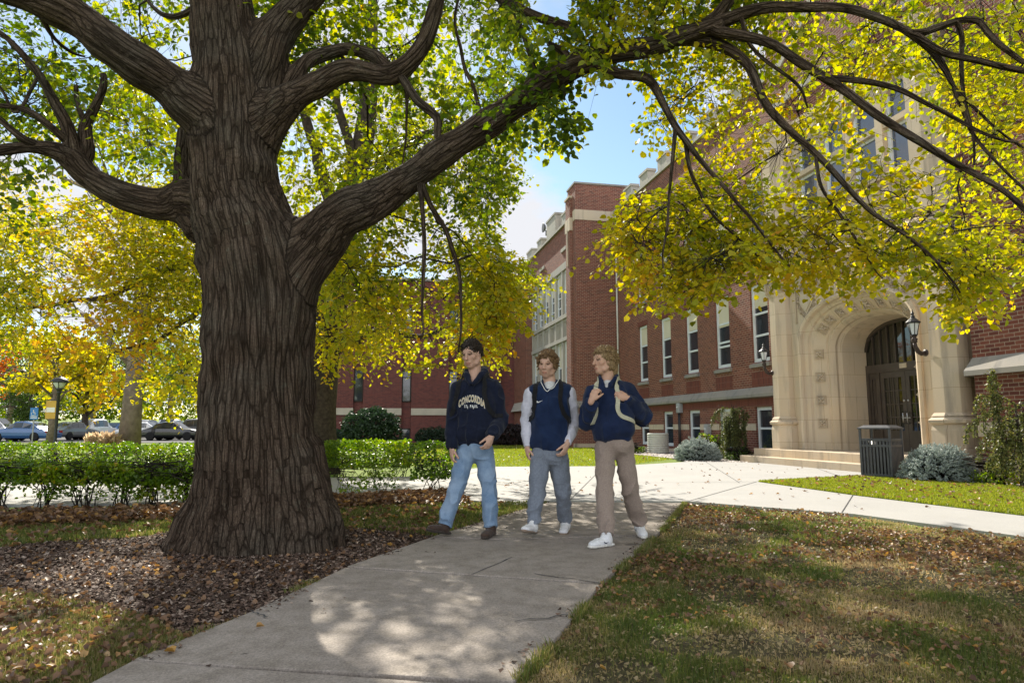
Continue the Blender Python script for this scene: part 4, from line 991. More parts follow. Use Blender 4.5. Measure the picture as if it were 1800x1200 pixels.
P = view_thin(in_view(poly_pts(rl, 60000)), 3.6, 1.1)
flakes('thatch', P, .006 + .016 * RNG.random(len(P)) ** 1.5, .55 + .5 * RNG.random(len(P)), 'grass_blade', -.006, .016, 'dead grass and leaf crumbs in the right lawn', 'thatch', .5, 'bar', .2)
P = poly_pts(rl, 62000); v = vnoise(np.concatenate([P * .9 + 2, 0 * P[:, :1]], 1)) * .6 + vnoise(np.concatenate([P * 3 + 8, 0 * P[:, :1]], 1)) * .4
dens = np.clip((v - .40) * 2.6, 0.05, 1) * np.clip(.30 + .5 * (P[:, 1] > 4.6) + .25 * (P[:, 0] > 2.2), 0, 1)
P = in_view(P[RNG.random(len(P)) < dens * .62])
flakes('fallen_leaves', P, RNG.uniform(.012, .034, len(P)) * np.clip(.6 + P[:, 1] / 8, .8, 1.3), RNG.beta(2.0, 2.2, len(P)), 'litter', .0, .035, 'brown and tan leaves scattered over the right lawn', 'leaves', .5)
P = in_view(np.concatenate([poly_pts(wedge, 700), poly_pts(fl, 500), poly_pts(G2([(-160, 985), (-160, 920), (560, 890), (900, 884), (765, 944), (300, 935)]), 900)]))
flakes('fallen_leaves', P, RNG.uniform(.03, .07, len(P)), RNG.beta(2.0, 2.0, len(P)), 'litter', .03, .04, 'loose leaves dotted over the far grass', 'leaves', .4)
P = in_view(poly_pts(ll_, 1500))
flakes('fallen_leaves', P, RNG.uniform(.016, .042, len(P)), RNG.beta(1.8, 2.2, len(P)), 'litter', .01, .03, 'brown leaves scattered through the lower left grass', 'leaves', .5)
plaza_in = G2([(900, 900), (1190, 884), (1790, 940), (1790, 912), (1330, 850), (1500, 828), (1300, 815), (900, 825), (400, 830), (400, 870)])
P = poly_pts(plaza_in, 170)
flakes('fallen_leaves', P, RNG.uniform(.03, .06, len(P)), RNG.beta(2.0, 2.2, len(P)), 'litter', PZ + .004, .008, 'few dry leaves lying on the pale paving', 'leaves', .2)
def pebbles(poly, n, label, s0=.015, s1=.04):
    P = in_view(poly_pts(poly, n)); n = len(P); s = RNG.uniform(s0, s1, n)[:, None, None]
    base = np.array([(1, 0, 0), (0, 1, 0), (-1, 0, 0), (0, -1, 0), (0, 0, .7)]) + 0.0
    V = np.concatenate([P, np.full((n, 1), .004)], 1)[:, None] + base[None] * s * RNG.uniform(.6, 1.2, (n, 5, 1)); I = np.arange(n)[:, None] * 5
    o = mesh_np('pebbles', V.reshape(-1, 3), [np.concatenate([I + [a, (a + 1) % 4, 4] for a in range(4)])], M['pebble'], attrs={'tint': ('FLOAT', 'POINT', np.repeat(RNG.random(n), 5))}); tag(o, label, 'gravel', kind='stuff')
pebbles(bed3, 9000, 'pale gravel round the shrubs right of the entrance')
pebbles(bed2, 7000, 'pale gravel bed under the basement windows', .02, .05)
# a few single leaves on the path
lf = [(297, 1155, .05, .86, 'yellow brown curled leaf on the path in the lower left'), (457, 1110, .04, .80, 'small orange leaf on the path below the mulch edge'), (1386, 1186, .05, .62, 'large brown leaf near the bottom edge of the right lawn'), (725, 925, .05, .9, 'pale leaf on the grass edge left of the jeans')]
proto = None
for px, py, s, tn, lb in lf[:3]:
    p = gnd(px, py); a = RNG.uniform(0, 6.28)
    o = leaf_mesh('fallen_leaf', np.array([[0, 0, 0]]) - [[0, s / 2, 0]], np.array([[0, 1., .15]]), np.array([[0.1, 0, 1.]]), s, np.array([tn]), M['litter'], None, 1.1)
    o.location = (p.x, p.y, (PZ if px < 500 else .03) + .006); o.rotation_euler = (0, 0, a); tag(o, lb, 'leaf', 'single leaves on the ground')
# ------------------------------------------------------------------ the school, local coordinates (D, u, z)
def wall(mb, plane, c0, a0, a1, z0, z1, holes, rev=0.14, sgn=-1):
    """brick wall at constant D ('D') or constant u ('U'); openings (a0,a1,z0,z1); outer face looks towards sgn along the plane axis"""
    A = sorted(set([a0, a1] + [h[0] for h in holes] + [h[1] for h in holes])); Zs = sorted(set([z0, z1] + [h[2] for h in holes] + [h[3] for h in holes]))
    def pt(a, z, dp=0): c = c0 - sgn * dp; return (c, a, z) if plane == 'D' else (a, c, z)
    flip = (plane == 'D') == (sgn < 0)
    def q(a, b, c, d): mb.add([a, b, c, d], [(0, 1, 2, 3) if not flip else (3, 2, 1, 0)])
    for i in range(len(A) - 1):
        for k in range(len(Zs) - 1):
            ca, cz = (A[i] + A[i + 1]) / 2, (Zs[k] + Zs[k + 1]) / 2
            if any(h[0] < ca < h[1] and h[2] < cz < h[3] for h in holes): continue
            q(pt(A[i], Zs[k]), pt(A[i + 1], Zs[k]), pt(A[i + 1], Zs[k + 1]), pt(A[i], Zs[k + 1]))
    for h in holes:
        a, b, c, d = h
        q(pt(a, c), pt(b, c), pt(b, c, rev), pt(a, c, rev)); q(pt(b, c), pt(b, d), pt(b, d, rev), pt(b, c, rev))
        q(pt(b, d), pt(a, d), pt(a, d, rev), pt(b, d, rev)); q(pt(a, d), pt(a, c), pt(a, c, rev), pt(a, d, rev))
school = thing('school_building', 'long red brick school with stone entrance arch and tall white windows', 'building', fac(14, 24).to_tuple(), FA)
SO = (14, 24, 0)
def B(): return MB(SO)
DM = 12.6; DB = 10.4; TOP = 12.4
win_u = [20.3, 22.75, 25.2, 27.65, 30.2]; ww = 1.02
holes = []
for u in win_u:
    holes += [(u - ww / 2, u + ww / 2, 3.18, 5.80), (u - ww / 2, u + ww / 2, 6.95, 9.55), (u - .48, u + .48, .22, 1.70)]
m = B(); wall(m, 'D', DM, 18.2, 33.9, 0, TOP, holes)
m.quad((DM, 18.2, TOP), (DM, 33.9, TOP), (DM + 8, 33.9, TOP), (DM + 8, 18.2, TOP))
m.box(DM + .15, DM + 8, 18.2, 33.9, TOP - .3, TOP - .05)
wall_main = m.build('wall', M['brick_red'], school)
m = B()
for u in win_u:
    m.box(DM - .012, DM + .02, u - ww / 2 - .08, u + ww / 2 + .08, 2.38, 2.86)
    m.box(DM - .010, DM + .02, u - ww / 2 - .1, u + ww / 2 + .1, 5.80, 6.02)
m.box(DM - .013, DM + .02, 18.4, 33.7, 1.72, 2.05)
m.build('brick_panels', M['brick_soldier'], school)
# interior dark backing
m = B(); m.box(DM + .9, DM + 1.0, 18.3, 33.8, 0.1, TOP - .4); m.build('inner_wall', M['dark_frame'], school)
def ledge(mb, D, u0, u1, z0=2.03, z1=2.36, out=.16, e0=0, e1=0):
    mb.extr([(D, u0, z1), (D - out, u0 + e0, z0 + .09), (D - out, u0 + e0, z0), (D, u0, z0 - .03)], (0, u0, 0), (0, u1, 0))
m = B(); ledge(m, DM, 18.6, 33.75); m.build('stone_ledge', M['ledge_stone'], school)
m = B()
for a, b in zip([18.3] + [u + .48 for u in win_u], [u - .48 for u in win_u] + [33.7]): m.box(DM - .012, DM + .03, a, b, .93, 1.15)
m.box(DM - .04, DM + .03, 18.3, 33.75, -0.05, .13)
m.build('stone_band', M['limestone_plain'], school)
m = B(); m.box(DM - .10, DM + .35, 18.2, 33.9, TOP, TOP + .14)
k = 18.5
while k < 33.2:
    m.box(DM - .08, DM + .32, k, k + .95, TOP + .14, TOP + .62); m.box(DM - .12, DM + .36, k - .05, k + 1.0, TOP + .62, TOP + .74); k += 2.1
m.build('parapet', M['panel_stone'], school)
# windows -----------------------------------------------------------
def window(D, u, z0, z1, w, rows=(0.38, 0.68), blind=.36, base='white_paint', glassm='window_glass', plane='D', mull=False, sill=True, inset=.07, label=None):
    m = B(); f = .105; x0, x1 = D + inset, D + inset + .07
    a, b = u - w / 2, u + w / 2
    m.box(x0, x1, a, a + f, z0, z1); m.box(x0, x1, b - f, b, z0, z1); m.box(x0, x1, a + f, b - f, z0, z0 + f * 1.2); m.box(x0, x1, a + f, b - f, z1 - f, z1)
    H = z1 - z0
    for i, r in enumerate(rows): m.box(x0 + .012, x1, a + f, b - f, z0 + H * r - .035, z0 + H * r + .035)
    fr = m.build('window', M[base], school)
    m = B(); m.box(x1 - .02, x1 - .005, a + f, b - f, z0 + f, z1 - f); m.build('pane', M[glassm], fr)
    if blind: m = B(); m.box(x1 - .032, x1 - .022, a + f, b - f, z0 + H * (1 - blind), z1 - f); m.build('blind', M['blind'], fr)
    if sill: m = B(); m.extr([(D + .08, a - .08, z0), (D - .09, a - .08, z0 - .06), (D - .09, a - .08, z0 - .17), (D + .08, a - .08, z0 - .17)], (0, a - .08, 0), (0, b + .08, 0)); m.build('sill', M['ledge_stone'], fr)
    if label: fr['label'] = label
    return fr
def wcopy(w, du, dz=0):
    c = copy_tree(w, school); c.location = (0, du, dz); return c
w0 = window(DM, win_u[0], 3.18, 5.80, ww, (.34, .62), .30)
for i, u in enumerate(win_u[1:]):
    window(DM, u, 3.18, 5.80, ww, (.34, .64) if i != 0 else (.30, .36, .62), [.42, .34, .34, .34][i])
for i, u in enumerate(win_u): window(DM, u, 6.95, 9.55, ww, (.5,), [.2, .5, .3, .6, .3][i])
for i, u in enumerate(win_u): window(DM, u, .24, 1.70, .96, (.52,), 0 if i != 1 else .55, sill=False)
# bay ------------------------------------------------------------------
UB0, UB1 = 33.7, 46.6; BT = 12.6
wl = 35.1; wr_ = 43.6; nwin = 6
m = B()
wall(m, 'U', UB0, DB, DM + 8, 0, 13.9, [], sgn=-1)
wall(m, 'D', DB, UB0, wl, 0, 13.9, [], sgn=-1)
wall(m, 'D', DB + .12, wl, UB1 + 4, 0, 12.3, [(wl + .05, wr_, 2.5, 9.9)], rev=.3)
m.box(DB - .14, DB + .01, UB0 + .55, wl - .05, 0, 13.3)
m.build('bay_wall', M['brick_red'], school)
m = B(); m.box(DB + .001, DB + .13, wl - .001, wl + .0, 0, 13.9); m.box(DB, DM + 8, UB0, wl, 13.9, 13.92); m.build('bay_return', M['brick_red'], school)
m = B(); m.box(DB - .05, DM + 8, UB0 - .05, wl + .04, 13.92, 14.02); m.build('bay_coping', M['ledge_stone'], school)
m = B(); m.box(DB - .03, DM + 8, UB0 - .03, UB0 + .4, 11.95, 12.5); m.box(DB - .17, DB + .0, UB0 + .5, wl, 11.5, 12.2); m.box(DB - .2, DB - .12, UB0 + .9, UB0 + 1.0, 9.6, 11.6)
m.box(DB - .2, DB + .0, UB0 + .5, wl, 13.3, 13.42); m.build('bay_stone_band', M['limestone_plain'], school)
m = B()   # battlements over the bay
m.box(DB - .02, DB + .5, wl, UB1 + 4, 12.3, 12.42)
for a, b, z in [(wl + .15, wl + 1.2, 13.0), (wl + 2.6, wl + 4.6, 13.6), (wl + 6, wl + 7, 13.0), (wl + 8.6, wl + 10, 13.0)]: m.box(DB, DB + .45, a, b, 12.42, z - .12); m.box(DB - .04, DB + .5, a - .05, b + .05, z - .12, z)
for a in (wl + .6, wl + 5.6): m.box(DB + .06, DB + .13, a, a + 1.1, 10.9, 11.1)
m.build('battlements', M['panel_stone'], school)
m = B()   # stone window grid
gw = (wr_ - wl) / nwin; fx0, fx1 = DB + .0, DB + .34
m.box(fx0, fx1, wl, wr_ + .1, 9.75, 10.15)
m.box(fx0 - .03, fx1, wl, wr_ + .1, 7.0, 7.22); m.box(fx0 - .03, fx1, wl, wr_ + .1, 5.75, 5.95)
m.box(fx0 + .16, fx1, wl, wr_, 5.95, 7.0); m.box(fx0, fx1, wl, wr_ + .1, 2.36, 2.62)
for k in range(nwin + 1): m.box(fx0 + .02, fx1, wl + k * gw - .14, wl + k * gw + .14, 2.62, 9.75)
for k in range(nwin * 4): m.box(fx0 + .09, fx0 + .17, wl + (k + .5) * gw / 4 - .05, wl + (k + .5) * gw / 4 + .05, 5.95, 6.85)
m.box(fx0 + .08, fx0 + .17, wl, wr_, 6.85, 7.0)
m.build('stone_window_grid', M['panel_stone'], school)
for k in range(nwin):
    u = wl + (k + .5) * gw; window(DB + .06, u, 7.22, 9.75, gw - .3, (.45, .22), .42, sill=False, inset=.1); window(DB + .06, u, 2.62, 5.75, gw - .3, (.55, .28), .45, sill=False, inset=.1)
m = B(); ledge(m, DB, UB0, UB1 + .5, out=.14); m.extr([(DB - .02, UB0, 2.36), (DB - .02, UB0 - .15, 2.12), (DB - .02, UB0 - .15, 2.03), (DB - .02, UB0, 2.0)], (DB - .02, 0, 0), (DM, 0, 0))
m.build('stone_ledge', M['ledge_stone'], school)
m = B(); m.box(DB - .03, DM, UB0 - .03, UB0 + .3, .93, 1.15); m.box(DB - .03, DB + .1, UB0, UB1, .93, 1.15); m.box(DB - .06, DM, UB0 - .06, UB0 + .3, -.05, .2); m.box(DB - .06, DB + .1, UB0, UB1, -.05, .2); m.build('stone_band', M['limestone_plain'], school)
# left pier of the bay
m = B(); m.box(DB - .35, DB + 1.5, 44.0, 49.5, 0, 10.9); m.build('pier', M['brick_red'], school)
m = B(); m.box(DB - .42, DB + 1.5, 43.95, 49.6, 10.9, 11.6); m.build('pier_cap', M['panel_stone'], school); m = B(); m.extr([(DB - .35, 43.9, 2.7), (DB - .6, 43.9, 2.1), (DB - .35, 43.9, 2.1)], (0, 43.9, 0), (0, 49.6, 0)); m.build('pier_ledge', M['panel_stone'], school)
m = B(); m.tube([(DM - .06, 33.4, 0.2), (DM - .06, 33.4, 12.2)], .045, 8); m.build('downpipe', M['lid_cream'], school)
# portal ---------------------------------------------------------------
DP = 12.0; UA, UE = 11.9, 18.45; UC = 15.15; FZ = .42; HW = 2.12
def arch(u, zs, rise, hw): 
    t = min(1, abs(u - UC) / hw); return zs + rise * (1 - t ** 2.35) ** (1 / 1.9)
def arch_pts(hw, zs, rise, n=28):
    pts = [(UC + hw, FZ)]
    for k in range(n + 1):
        a = math.cos(math.pi * k / n); u = UC + hw * a; pts.append((u, arch(u, zs, rise, hw)))
    pts.append((UC - hw, FZ)); return pts
prof = [  # (hw, D, zs, rise) along the reveal, from the front face inwards
 (HW + .10, DP - .06), (HW + .03, DP - .10), (HW - .04, DP - .06), (HW - .06, DP + .06), (HW - .16, DP + .10), (HW - .18, DP + .17), (HW - .24, DP + .20), (HW - .50, DP + .42), (HW - .52, DP + .47), (HW - .58, DP + .46), (HW - .62, DP + .52), (HW - .66, DP + .60), (HW - .64, DP + .68), (HW - .70, DP + .78), (HW - .74, DP + 1.5)]
m = B(); vs = []; n = 28
for hw, D in prof:
    k_ = (HW - hw); zs = 3.45 - k_ * .35; rise = 1.0 - k_ * .45
    vs += [(D, u, z) for u, z in arch_pts(hw, zs, rise, n)]
c = n + 3; fs = []
for i in range(len(prof) - 1):
    for k in range(c - 1): fs.append((i * c + k, (i + 1) * c + k, (i + 1) * c + k + 1, i * c + k + 1))
m.add(vs, [f[::-1] for f in fs], False); 
arch_o = m.build('arch_reveal', M['limestone'], school)
# front face above / beside the arch
m = B(); hw, D = HW + .10, DP - .06; ap = arch_pts(hw, 3.45 + .035, 1.045, n)
fa = [(DP, u, z) for u, z in ap]
top = 5.35
for k in range(len(fa) - 1):
    a, b = fa[k], fa[k + 1]
    if abs(a[1] - b[1]) > 1e-6: m.quad((DP, a[1], a[2]), (DP, a[1], top), (DP, b[1], top), (DP, b[1], b[2]))
m.quad((DP, UA, FZ), (DP, UA, top), (DP, UC - hw, top), (DP, UC - hw, FZ)); m.quad((DP, UC + hw, FZ), (DP, UC + hw, top), (DP, UE, top), (DP, UE, FZ))
m.box(DP + .01, DM + .3, UE - .3, UE, 0, top); m.box(DP + .01, DM + .3, UA, UA + .3, 0, top); m.quad((DP, UA, top), (DM + .5, UA, top), (DM + .5, UE, top), (DP, UE, top))
# join between face and first moulding
for k in range(len(fa) - 1):
    a, b = fa[k], fa[k + 1]; m.quad(a, b, (DP - .06, b[1], b[2]), (DP - .06, a[1], a[2]))
m.build('portal_wall', M['limestone'], school)
# carved blocks in the hollow moulding + spandrel panels
m = B()
def rosette(P, N_, U_, r):
    """carved square boss with four leaves"""
    P, N_, U_ = Vector(P), Vector(N_).normalized(), Vector(U_).normalized(); W_ = N_.cross(U_)
    for a in range(4):
        an = a * math.pi / 2 + math.pi / 4
        d = U_ * math.cos(an) + W_ * math.sin(an); e = N_.cross(d); c_ = P + d * r * .52
        m.add([P + N_ * .01, c_ + e * r * .40 + N_ * .01, P + d * r * 1.15 + N_ * .01, c_ - e * r * .40 + N_ * .01, c_ + N_ * .055], [(0, 1, 4), (1, 2, 4), (2, 3, 4), (3, 0, 4)])
    for s in range(8):
        a1, a2 = s * math.pi / 4, (s + 1) * math.pi / 4
        m.add([P + (U_ * math.cos(a1) + W_ * math.sin(a1)) * r * .3 + N_ * .04, P + (U_ * math.cos(a2) + W_ * math.sin(a2)) * r * .3 + N_ * .04, P + N_ * .09], [(0, 1, 2)])
    for sx, sy, ex, ey in [(-1, -1, 1, -1), (1, -1, 1, 1), (1, 1, -1, 1), (-1, 1, -1, -1)]:
        a = P + (U_ * sx + W_ * sy) * r * 1.25; b = P + (U_ * ex + W_ * ey) * r * 1.25
        m.add([a, b, b * .93 + P * .07 + N_ * .035, a * .93 + P * .07 + N_ * .035], [(0, 1, 2, 3)])
hm = HW - .37; Dm = DP + .31
for z in (1.15, 1.78, 2.42, 3.06):
    for s in (1, -1): rosette((Dm - .02, UC + s * hm, z), (-.75, -s * .66, 0), (0, 0, 1), .105)
for t in (-.86, -.68, -.42, -.14, .14, .42, .68, .86):
    u = UC + t * hm; z = arch(u, 3.45 - .13, 1.0 - .167, hm); z2 = arch(u + .01, 3.45 - .13, 1.0 - .167, hm); tn = Vector((0, .01, z2 - z)).normalized(); nr = Vector((0, tn.z, -tn.y)); 
    if nr.z > 0: nr = -nr
    rosette(Vector((Dm - .02, u, z)) + nr * .0, Vector((-.75, 0, 0)) + nr * .66, tn, .105)
for s in (1, -1):   # spandrel shields
    uc = UC + s * 1.75; zc = 4.55
    for r_, o_ in ((.30, .03), (.22, .06)):
        pts = [(DP - o_, uc - r_, zc + r_ * 1.1), (DP - o_, uc + r_, zc + r_ * 1.1), (DP - o_, uc + r_, zc - r_ * .1), (DP - o_, uc, zc - r_ * 1.2), (DP - o_, uc - r_, zc - r_ * .1)]
        m.extr(pts, (DP - o_, 0, 0), (DP + .01, 0, 0))
    for k in range(16):
        a = k * 2 * math.pi / 16; rosette((DP, uc + .34 * math.cos(a), zc + .05 + .42 * math.sin(a)), (-1, 0, 0), (0, math.cos(a * 2), math.sin(a * 2)), .055)
    m.tube([(DP - .02, uc - .5, 5.1), (DP - .02, uc + .5, 5.1), (DP - .02, uc + .5, 4.0)] if s > 0 else [(DP - .02, uc + .5, 5.1), (DP - .02, uc - .5, 5.1), (DP - .02, uc - .5, 4.0)], .03, 6)
for k in range(13): rosette((DP - .01, 12.9 + k * .37, 5.0 if abs(k - 6) > 1 else 5.05), (-1, 0, 0), (0, 0, 1), .10)
m.build('carving', M['limestone_plain'], school)
# octagonal shafts left and right
def octo(cx, cy, r): return [(cx + r * math.cos(math.pi / 8 + k * math.pi / 4), cy + r * math.sin(math.pi / 8 + k * math.pi / 4)) for k in range(8)]
for cu in (UE - .40, UA + .30):
    m = B()
    cD = DP - .02
    for r_, z0, z1 in [(.46, 0, .98), (.42, 1.10, 1.16), (.37, 1.34, 4.85)]: m.prism(octo(cD, cu, r_), z0, z1)
    m.prism(octo(cD, cu, .46), .98, 1.10, octo(cD, cu, .43)); m.prism(octo(cD, cu, .50), 1.131, 1.19, octo(cD, cu, .51)); m.prism(octo(cD, cu, .42), 1.085, 1.131, octo(cD, cu, .50)); m.prism(octo(cD, cu, .51), 1.19, 1.27, octo(cD, cu, .40)); m.prism(octo(cD, cu, .44), 1.27, 1.34, octo(cD, cu, .38))
    m.prism(octo(cD, cu, .38), 4.85, 4.97, octo(cD, cu, .45)); m.prism(octo(cD, cu, .40), 4.97, 5.35, octo(cD, cu, .48)); m.prism(octo(cD, cu, .54), 5.35, 5.48)
    for k in range(8):
        a = k * math.pi / 4 + .2; rosette((cD + .42 * math.cos(a), cu + .42 * math.sin(a), 5.14), (math.cos(a), math.sin(a), 0), (0, 0, 1), .13)
    m.build('stone_shaft', M['limestone'], school)
# stone cornice, panelled wall and window storey above the arch
m = B()
m.extr([(DP + .4, UA - .1, 5.75), (DP - .22, UA - .1, 5.66), (DP - .26, UA - .1, 5.55), (DP - .05, UA - .1, 5.36), (DP + .4, UA - .1, 5.36)], (0, UA - .1, 0), (0, UE + .1, 0))
m.box(DP + .1, DM + .3, UA + .2, UE - .2, 5.75, 7.05)
m.extr([(DP + .6, UA + .8, 7.25), (DP + .0, UA + .8, 7.12), (DP + .0, UA + .8, 7.02), (DP + .6, UA + .8, 7.02)], (0, UA + .8, 0), (0, UE - .8, 0))
for k in range(9):
    u = UA + .95 + k * .58; m.box(DP + .04, DP + .11, u, u + .07, 5.8, 7.0)
m.box(DP + .06, DP + .12, UA + .9, UE - .9, 6.86, 6.94)
for cu in (UA + .42, UE - .42):
    m.prism(octo(DP + .1, cu, .50), 5.75, 9.9); m.prism(octo(DP + .1, cu, .50), 5.74, 5.9, octo(DP + .1, cu, .44)); m.prism(octo(DP + .1, cu, .60), 9.9, 10.2)
m.box(DP + .15, DP + .5, UA + .6, UE - .6, 9.55, 10.1)
for k in range(5):
    u = UA + .95 + k * (UE - UA - 1.9) / 4; m.box(DP + .2, DP + .5, u - .12, u + .12, 7.1, 9.56)
m.box(DP + .22, DP + .5, UA + .8, UE - .8, 8.35, 8.5)
for k in range(4):
    u0 = UA + .95 + k * (UE - UA - 1.9) / 4 + .12; u1 = u0 + (UE - UA - 1.9) / 4 - .24
    uc = (u0 + u1) / 2
    m.extr([(DP + .24, u0, 9.0), (DP + .24, u0, 9.56), (DP + .24, uc, 9.56), (DP + .24, uc, 9.5), (DP + .24, u0 + .25, 9.32)], (DP + .24, 0, 0), (DP + .45, 0, 0))
    m.extr([(DP + .24, u1, 9.0), (DP + .24, u1 - .25, 9.32), (DP + .24, uc, 9.5), (DP + .24, uc, 9.56), (DP + .24, u1, 9.56)], (DP + .24, 0, 0), (DP + .45, 0, 0))
m.build('upper_stonework', M['limestone'], school)
for k in range(4):
    gwu = (UE - UA - 1.9) / 4; u = UA + .95 + (k + .5) * gwu
    window(DP + .3, u, 7.12, 9.5, gwu - .26, (.5,), 0, glassm='blue_glass', sill=False, inset=.04)
m = B(); wall(m, 'D', DP + .25, UA - .3, UE + .25, 10.1, 15, []); m.box(DP + .26, DM + .5, UE + .0, UE + .24, 5.0, 15)
m.build('gable_wall', M['brick_red'], school)
m = B(); m.extr([(DP + .2, UA, 12.2), (DP + .2, UC, 14.2), (DP + .2, UE, 12.2), (DP + .2, UE, 11.8), (DP + .2, UC, 13.8), (DP + .2, UA, 11.8)], (DP + .2, 0, 0), (DP + .3, 0, 0)); m.box(DP + .15, DP + .3, UA, UE, 10.9, 11.1); m.build('gable_coping', M['panel_stone'], school)
# doors ----------------------------------------------------------------
DD = DP + 1.45; dw = HW - .74
m = B()
m.box(DD, DD + .12, UC - dw, UC + dw, 2.50, 2.72)        # transom
for u in (UC - dw + .05, UC - .93, UC + .93, UC + dw - .05): m.box(DD + .0, DD + .12, u - .05, u + .05, FZ, 2.5)
m.box(DD + .02, DD + .12, UC - dw, UC + dw, FZ - .02, FZ + .05)
zsd = 3.45 - .74 * .35; rsd = 1.0 - .74 * .45
def darch(u, hw=dw): t = min(1, abs(u - UC) / dw); return zsd + rsd * (1 - t ** 2.35) ** (1 / 1.9)
N_ = 24
for k in range(N_):
    u0 = UC - dw + 2 * dw * k / N_; u1 = UC - dw + 2 * dw * (k + 1) / N_
    z0, z1 = darch(u0), darch(u1); m.add([(DD, u0, z0), (DD, u1, z1), (DD, u1, z1 - .09), (DD, u0, z0 - .09), (DD + .1, u0, z0), (DD + .1, u1, z1), (DD + .1, u1, z1 - .09), (DD + .1, u0, z0 - .09)], [(0, 3, 2, 1), (3, 7, 6, 2), (0, 1, 5, 4)])
for k in range(1, 10):
    u = UC - dw + 2 * dw * k / 10; m.box(DD + .03, DD + .09, u - .018, u + .018, 2.72, darch(u) - .05)
m.build('door_frame', M['door_paint'], school)
m = B()
for k in range(N_):
    u0 = UC - dw + 2 * dw * k / N_; u1 = UC - dw + 2 * dw * (k + 1) / N_; m.quad((DD + .07, u0, 2.6), (DD + .07, u0, darch(u0) - .02), (DD + .07, u1, darch(u1) - .02), (DD + .07, u1, 2.6))
m.build('fanlight', M['door_glass'], school)
def leaf(u0, u1, nm, nb, handle=None, lo=.95):
    m = B(); w = .13 if u1 - u0 > .6 else .08
    m.box(DD + .03, DD + .08, u0, u0 + w, FZ + .05, 2.5); m.box(DD + .03, DD + .08, u1 - w, u1, FZ + .05, 2.5); m.box(DD + .03, DD + .08, u0 + w, u1 - w, FZ + .05, lo); m.box(DD + .03, DD + .08, u0 + w, u1 - w, 2.34, 2.5)
    for k in range(1, nb): u = u0 + w + (u1 - u0 - 2 * w) * k / nb; m.box(DD + .04, DD + .07, u - .018, u + .018, lo, 2.34)
    for k in range(1, 4): z = lo + (2.34 - lo) * k / 4; m.box(DD + .045, DD + .068, u0 + w, u1 - w, z - .012, z + .012)
    d = m.build(nm, M['door_paint'], school)
    m = B(); m.box(DD + .055, DD + .06, u0 + w, u1 - w, lo, 2.34); m.build('door_glass', M['door_glass'], d)
    if handle is not None:
        m = B(); m.lathe([(.0, 0), (.03, 0), (.03, .02), (0, .02)], 0, 0, 10)
        m = B(); m.tube([(DD + .03, handle, 1.42), (DD - .05, handle, 1.40), (DD - .05, handle, 1.16), (DD + .03, handle, 1.14)], .014, 8); m.tube([(DD + .03, handle, 1.72), (DD + .0, handle, 1.72)], .03, 10); m.tube([(DD - .05, handle, 1.28), (DD - .05, handle - .10, 1.28)], .012, 6); m.build('handle', M['steel'], d)
leaf(UC - .88, UC - .005, 'door', 4, UC - .07); leaf(UC + .005, UC + .88, 'door', 4, UC + .07, .95)
leaf(UC + .98, UC + dw - .10, 'side_door', 3); leaf(UC - dw + .10, UC - .98, 'side_door', 3)
m = B(); m.box(DD - .015, DD, UC - .12, UC + .12, 2.56, 2.68); m.build('number_plate', M['limestone_plain'], school)
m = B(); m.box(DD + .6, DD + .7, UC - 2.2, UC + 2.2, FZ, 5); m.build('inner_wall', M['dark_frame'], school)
# steps
m = B(); m.box(DP - .62, DD + .7, UA - .4, UE + .5, 0.18, FZ - .005); m.box(DP - .95, DP - .62, UA - .5, UE + .75, -.05, .20); m.box(DP - .62, DM, UE + .5, UE + .75, -.05, .20)
m.build('steps', M['limestone'], school, bevel=.015)
# right tower
m = B(); tp = [(DP + .5, UA + .02), (DP + .28, UA + .02), (DP - .18, UA - .42), (DP - .18, 4.0), (DP + 6, 4.0), (DP + 6, UA)]
m.prism(tp, 0, 15.5); m.build('tower_wall', M['brick_red'], school)
def ringed(z0, z1, o0, o1, D0=DP):
    a = lambda o: [(DP + .5, UA + .01 + o * .3), (DP + .28 - o * .7, UA + .01 + o * .3), (DP - .18 - o, UA - .42 + o * .42), (DP - .18 - o, 4.0), (DP + 1, 4.0)]
    m.prism(a(o0), z0, z1, a(o1))
m = B(); ringed(2.06, 2.16, .17, .17); ringed(2.16, 2.42, .17, .005); m.build('stone_ledge', M['ledge_stone'], school)
m = B(); ringed(.86, 1.14, .012, .012); ringed(-.05, .40, .05, .05); m.build('stone_band', M['limestone_plain'], school)
# --- brick wing to the left ---------------------------------------------
wing = thing('brick_wing', 'darker plain brick wing with narrow slit windows behind the green shrubs', 'building', fac(0, 49).to_tuple(), FA)
WO = (0, 49, 0)
def Dpx(px, U): # facade D of an image column on the plane u=U
    d = ray(px, 700); # X = -u sin + D cos ; Y = u cos + D sin
    k = d[0] / d[1]; return U * (k * math.cos(FA) + math.sin(FA)) / (math.cos(FA) - k * math.sin(FA))
UW = 47.5
m = MB(WO); cols = [(Dpx(621, UW), Dpx(638, UW)), (Dpx(706, UW), Dpx(723, UW))]
sp = cols[1][0] - cols[0][0]
cols = [(cols[0][0] - sp * k, cols[0][1] - sp * k) for k in (2, 1)] + cols + [(cols[1][0] + sp, cols[1][1] + sp)]
x0 = cols[0][0] - .5; x1 = Dpx(880, UW)
edges = [x0] + [e for c in cols for e in c] + [x1]
WT = 11.2
m.box(x0, Dpx(960, UW), UW + .25, UW + 8, -1, WT)
for k in range(0, len(edges) - 1, 2):
    if edges[k + 1] > edges[k]: m.box(edges[k], min(edges[k + 1], x1), UW, UW + .26, 2.3, WT); m.box(edges[k], min(edges[k + 1], x1), UW + .05, UW + .26, -1, 1.85)
m.build('wall', M['brick_wing'], wing)
m = MB(WO)
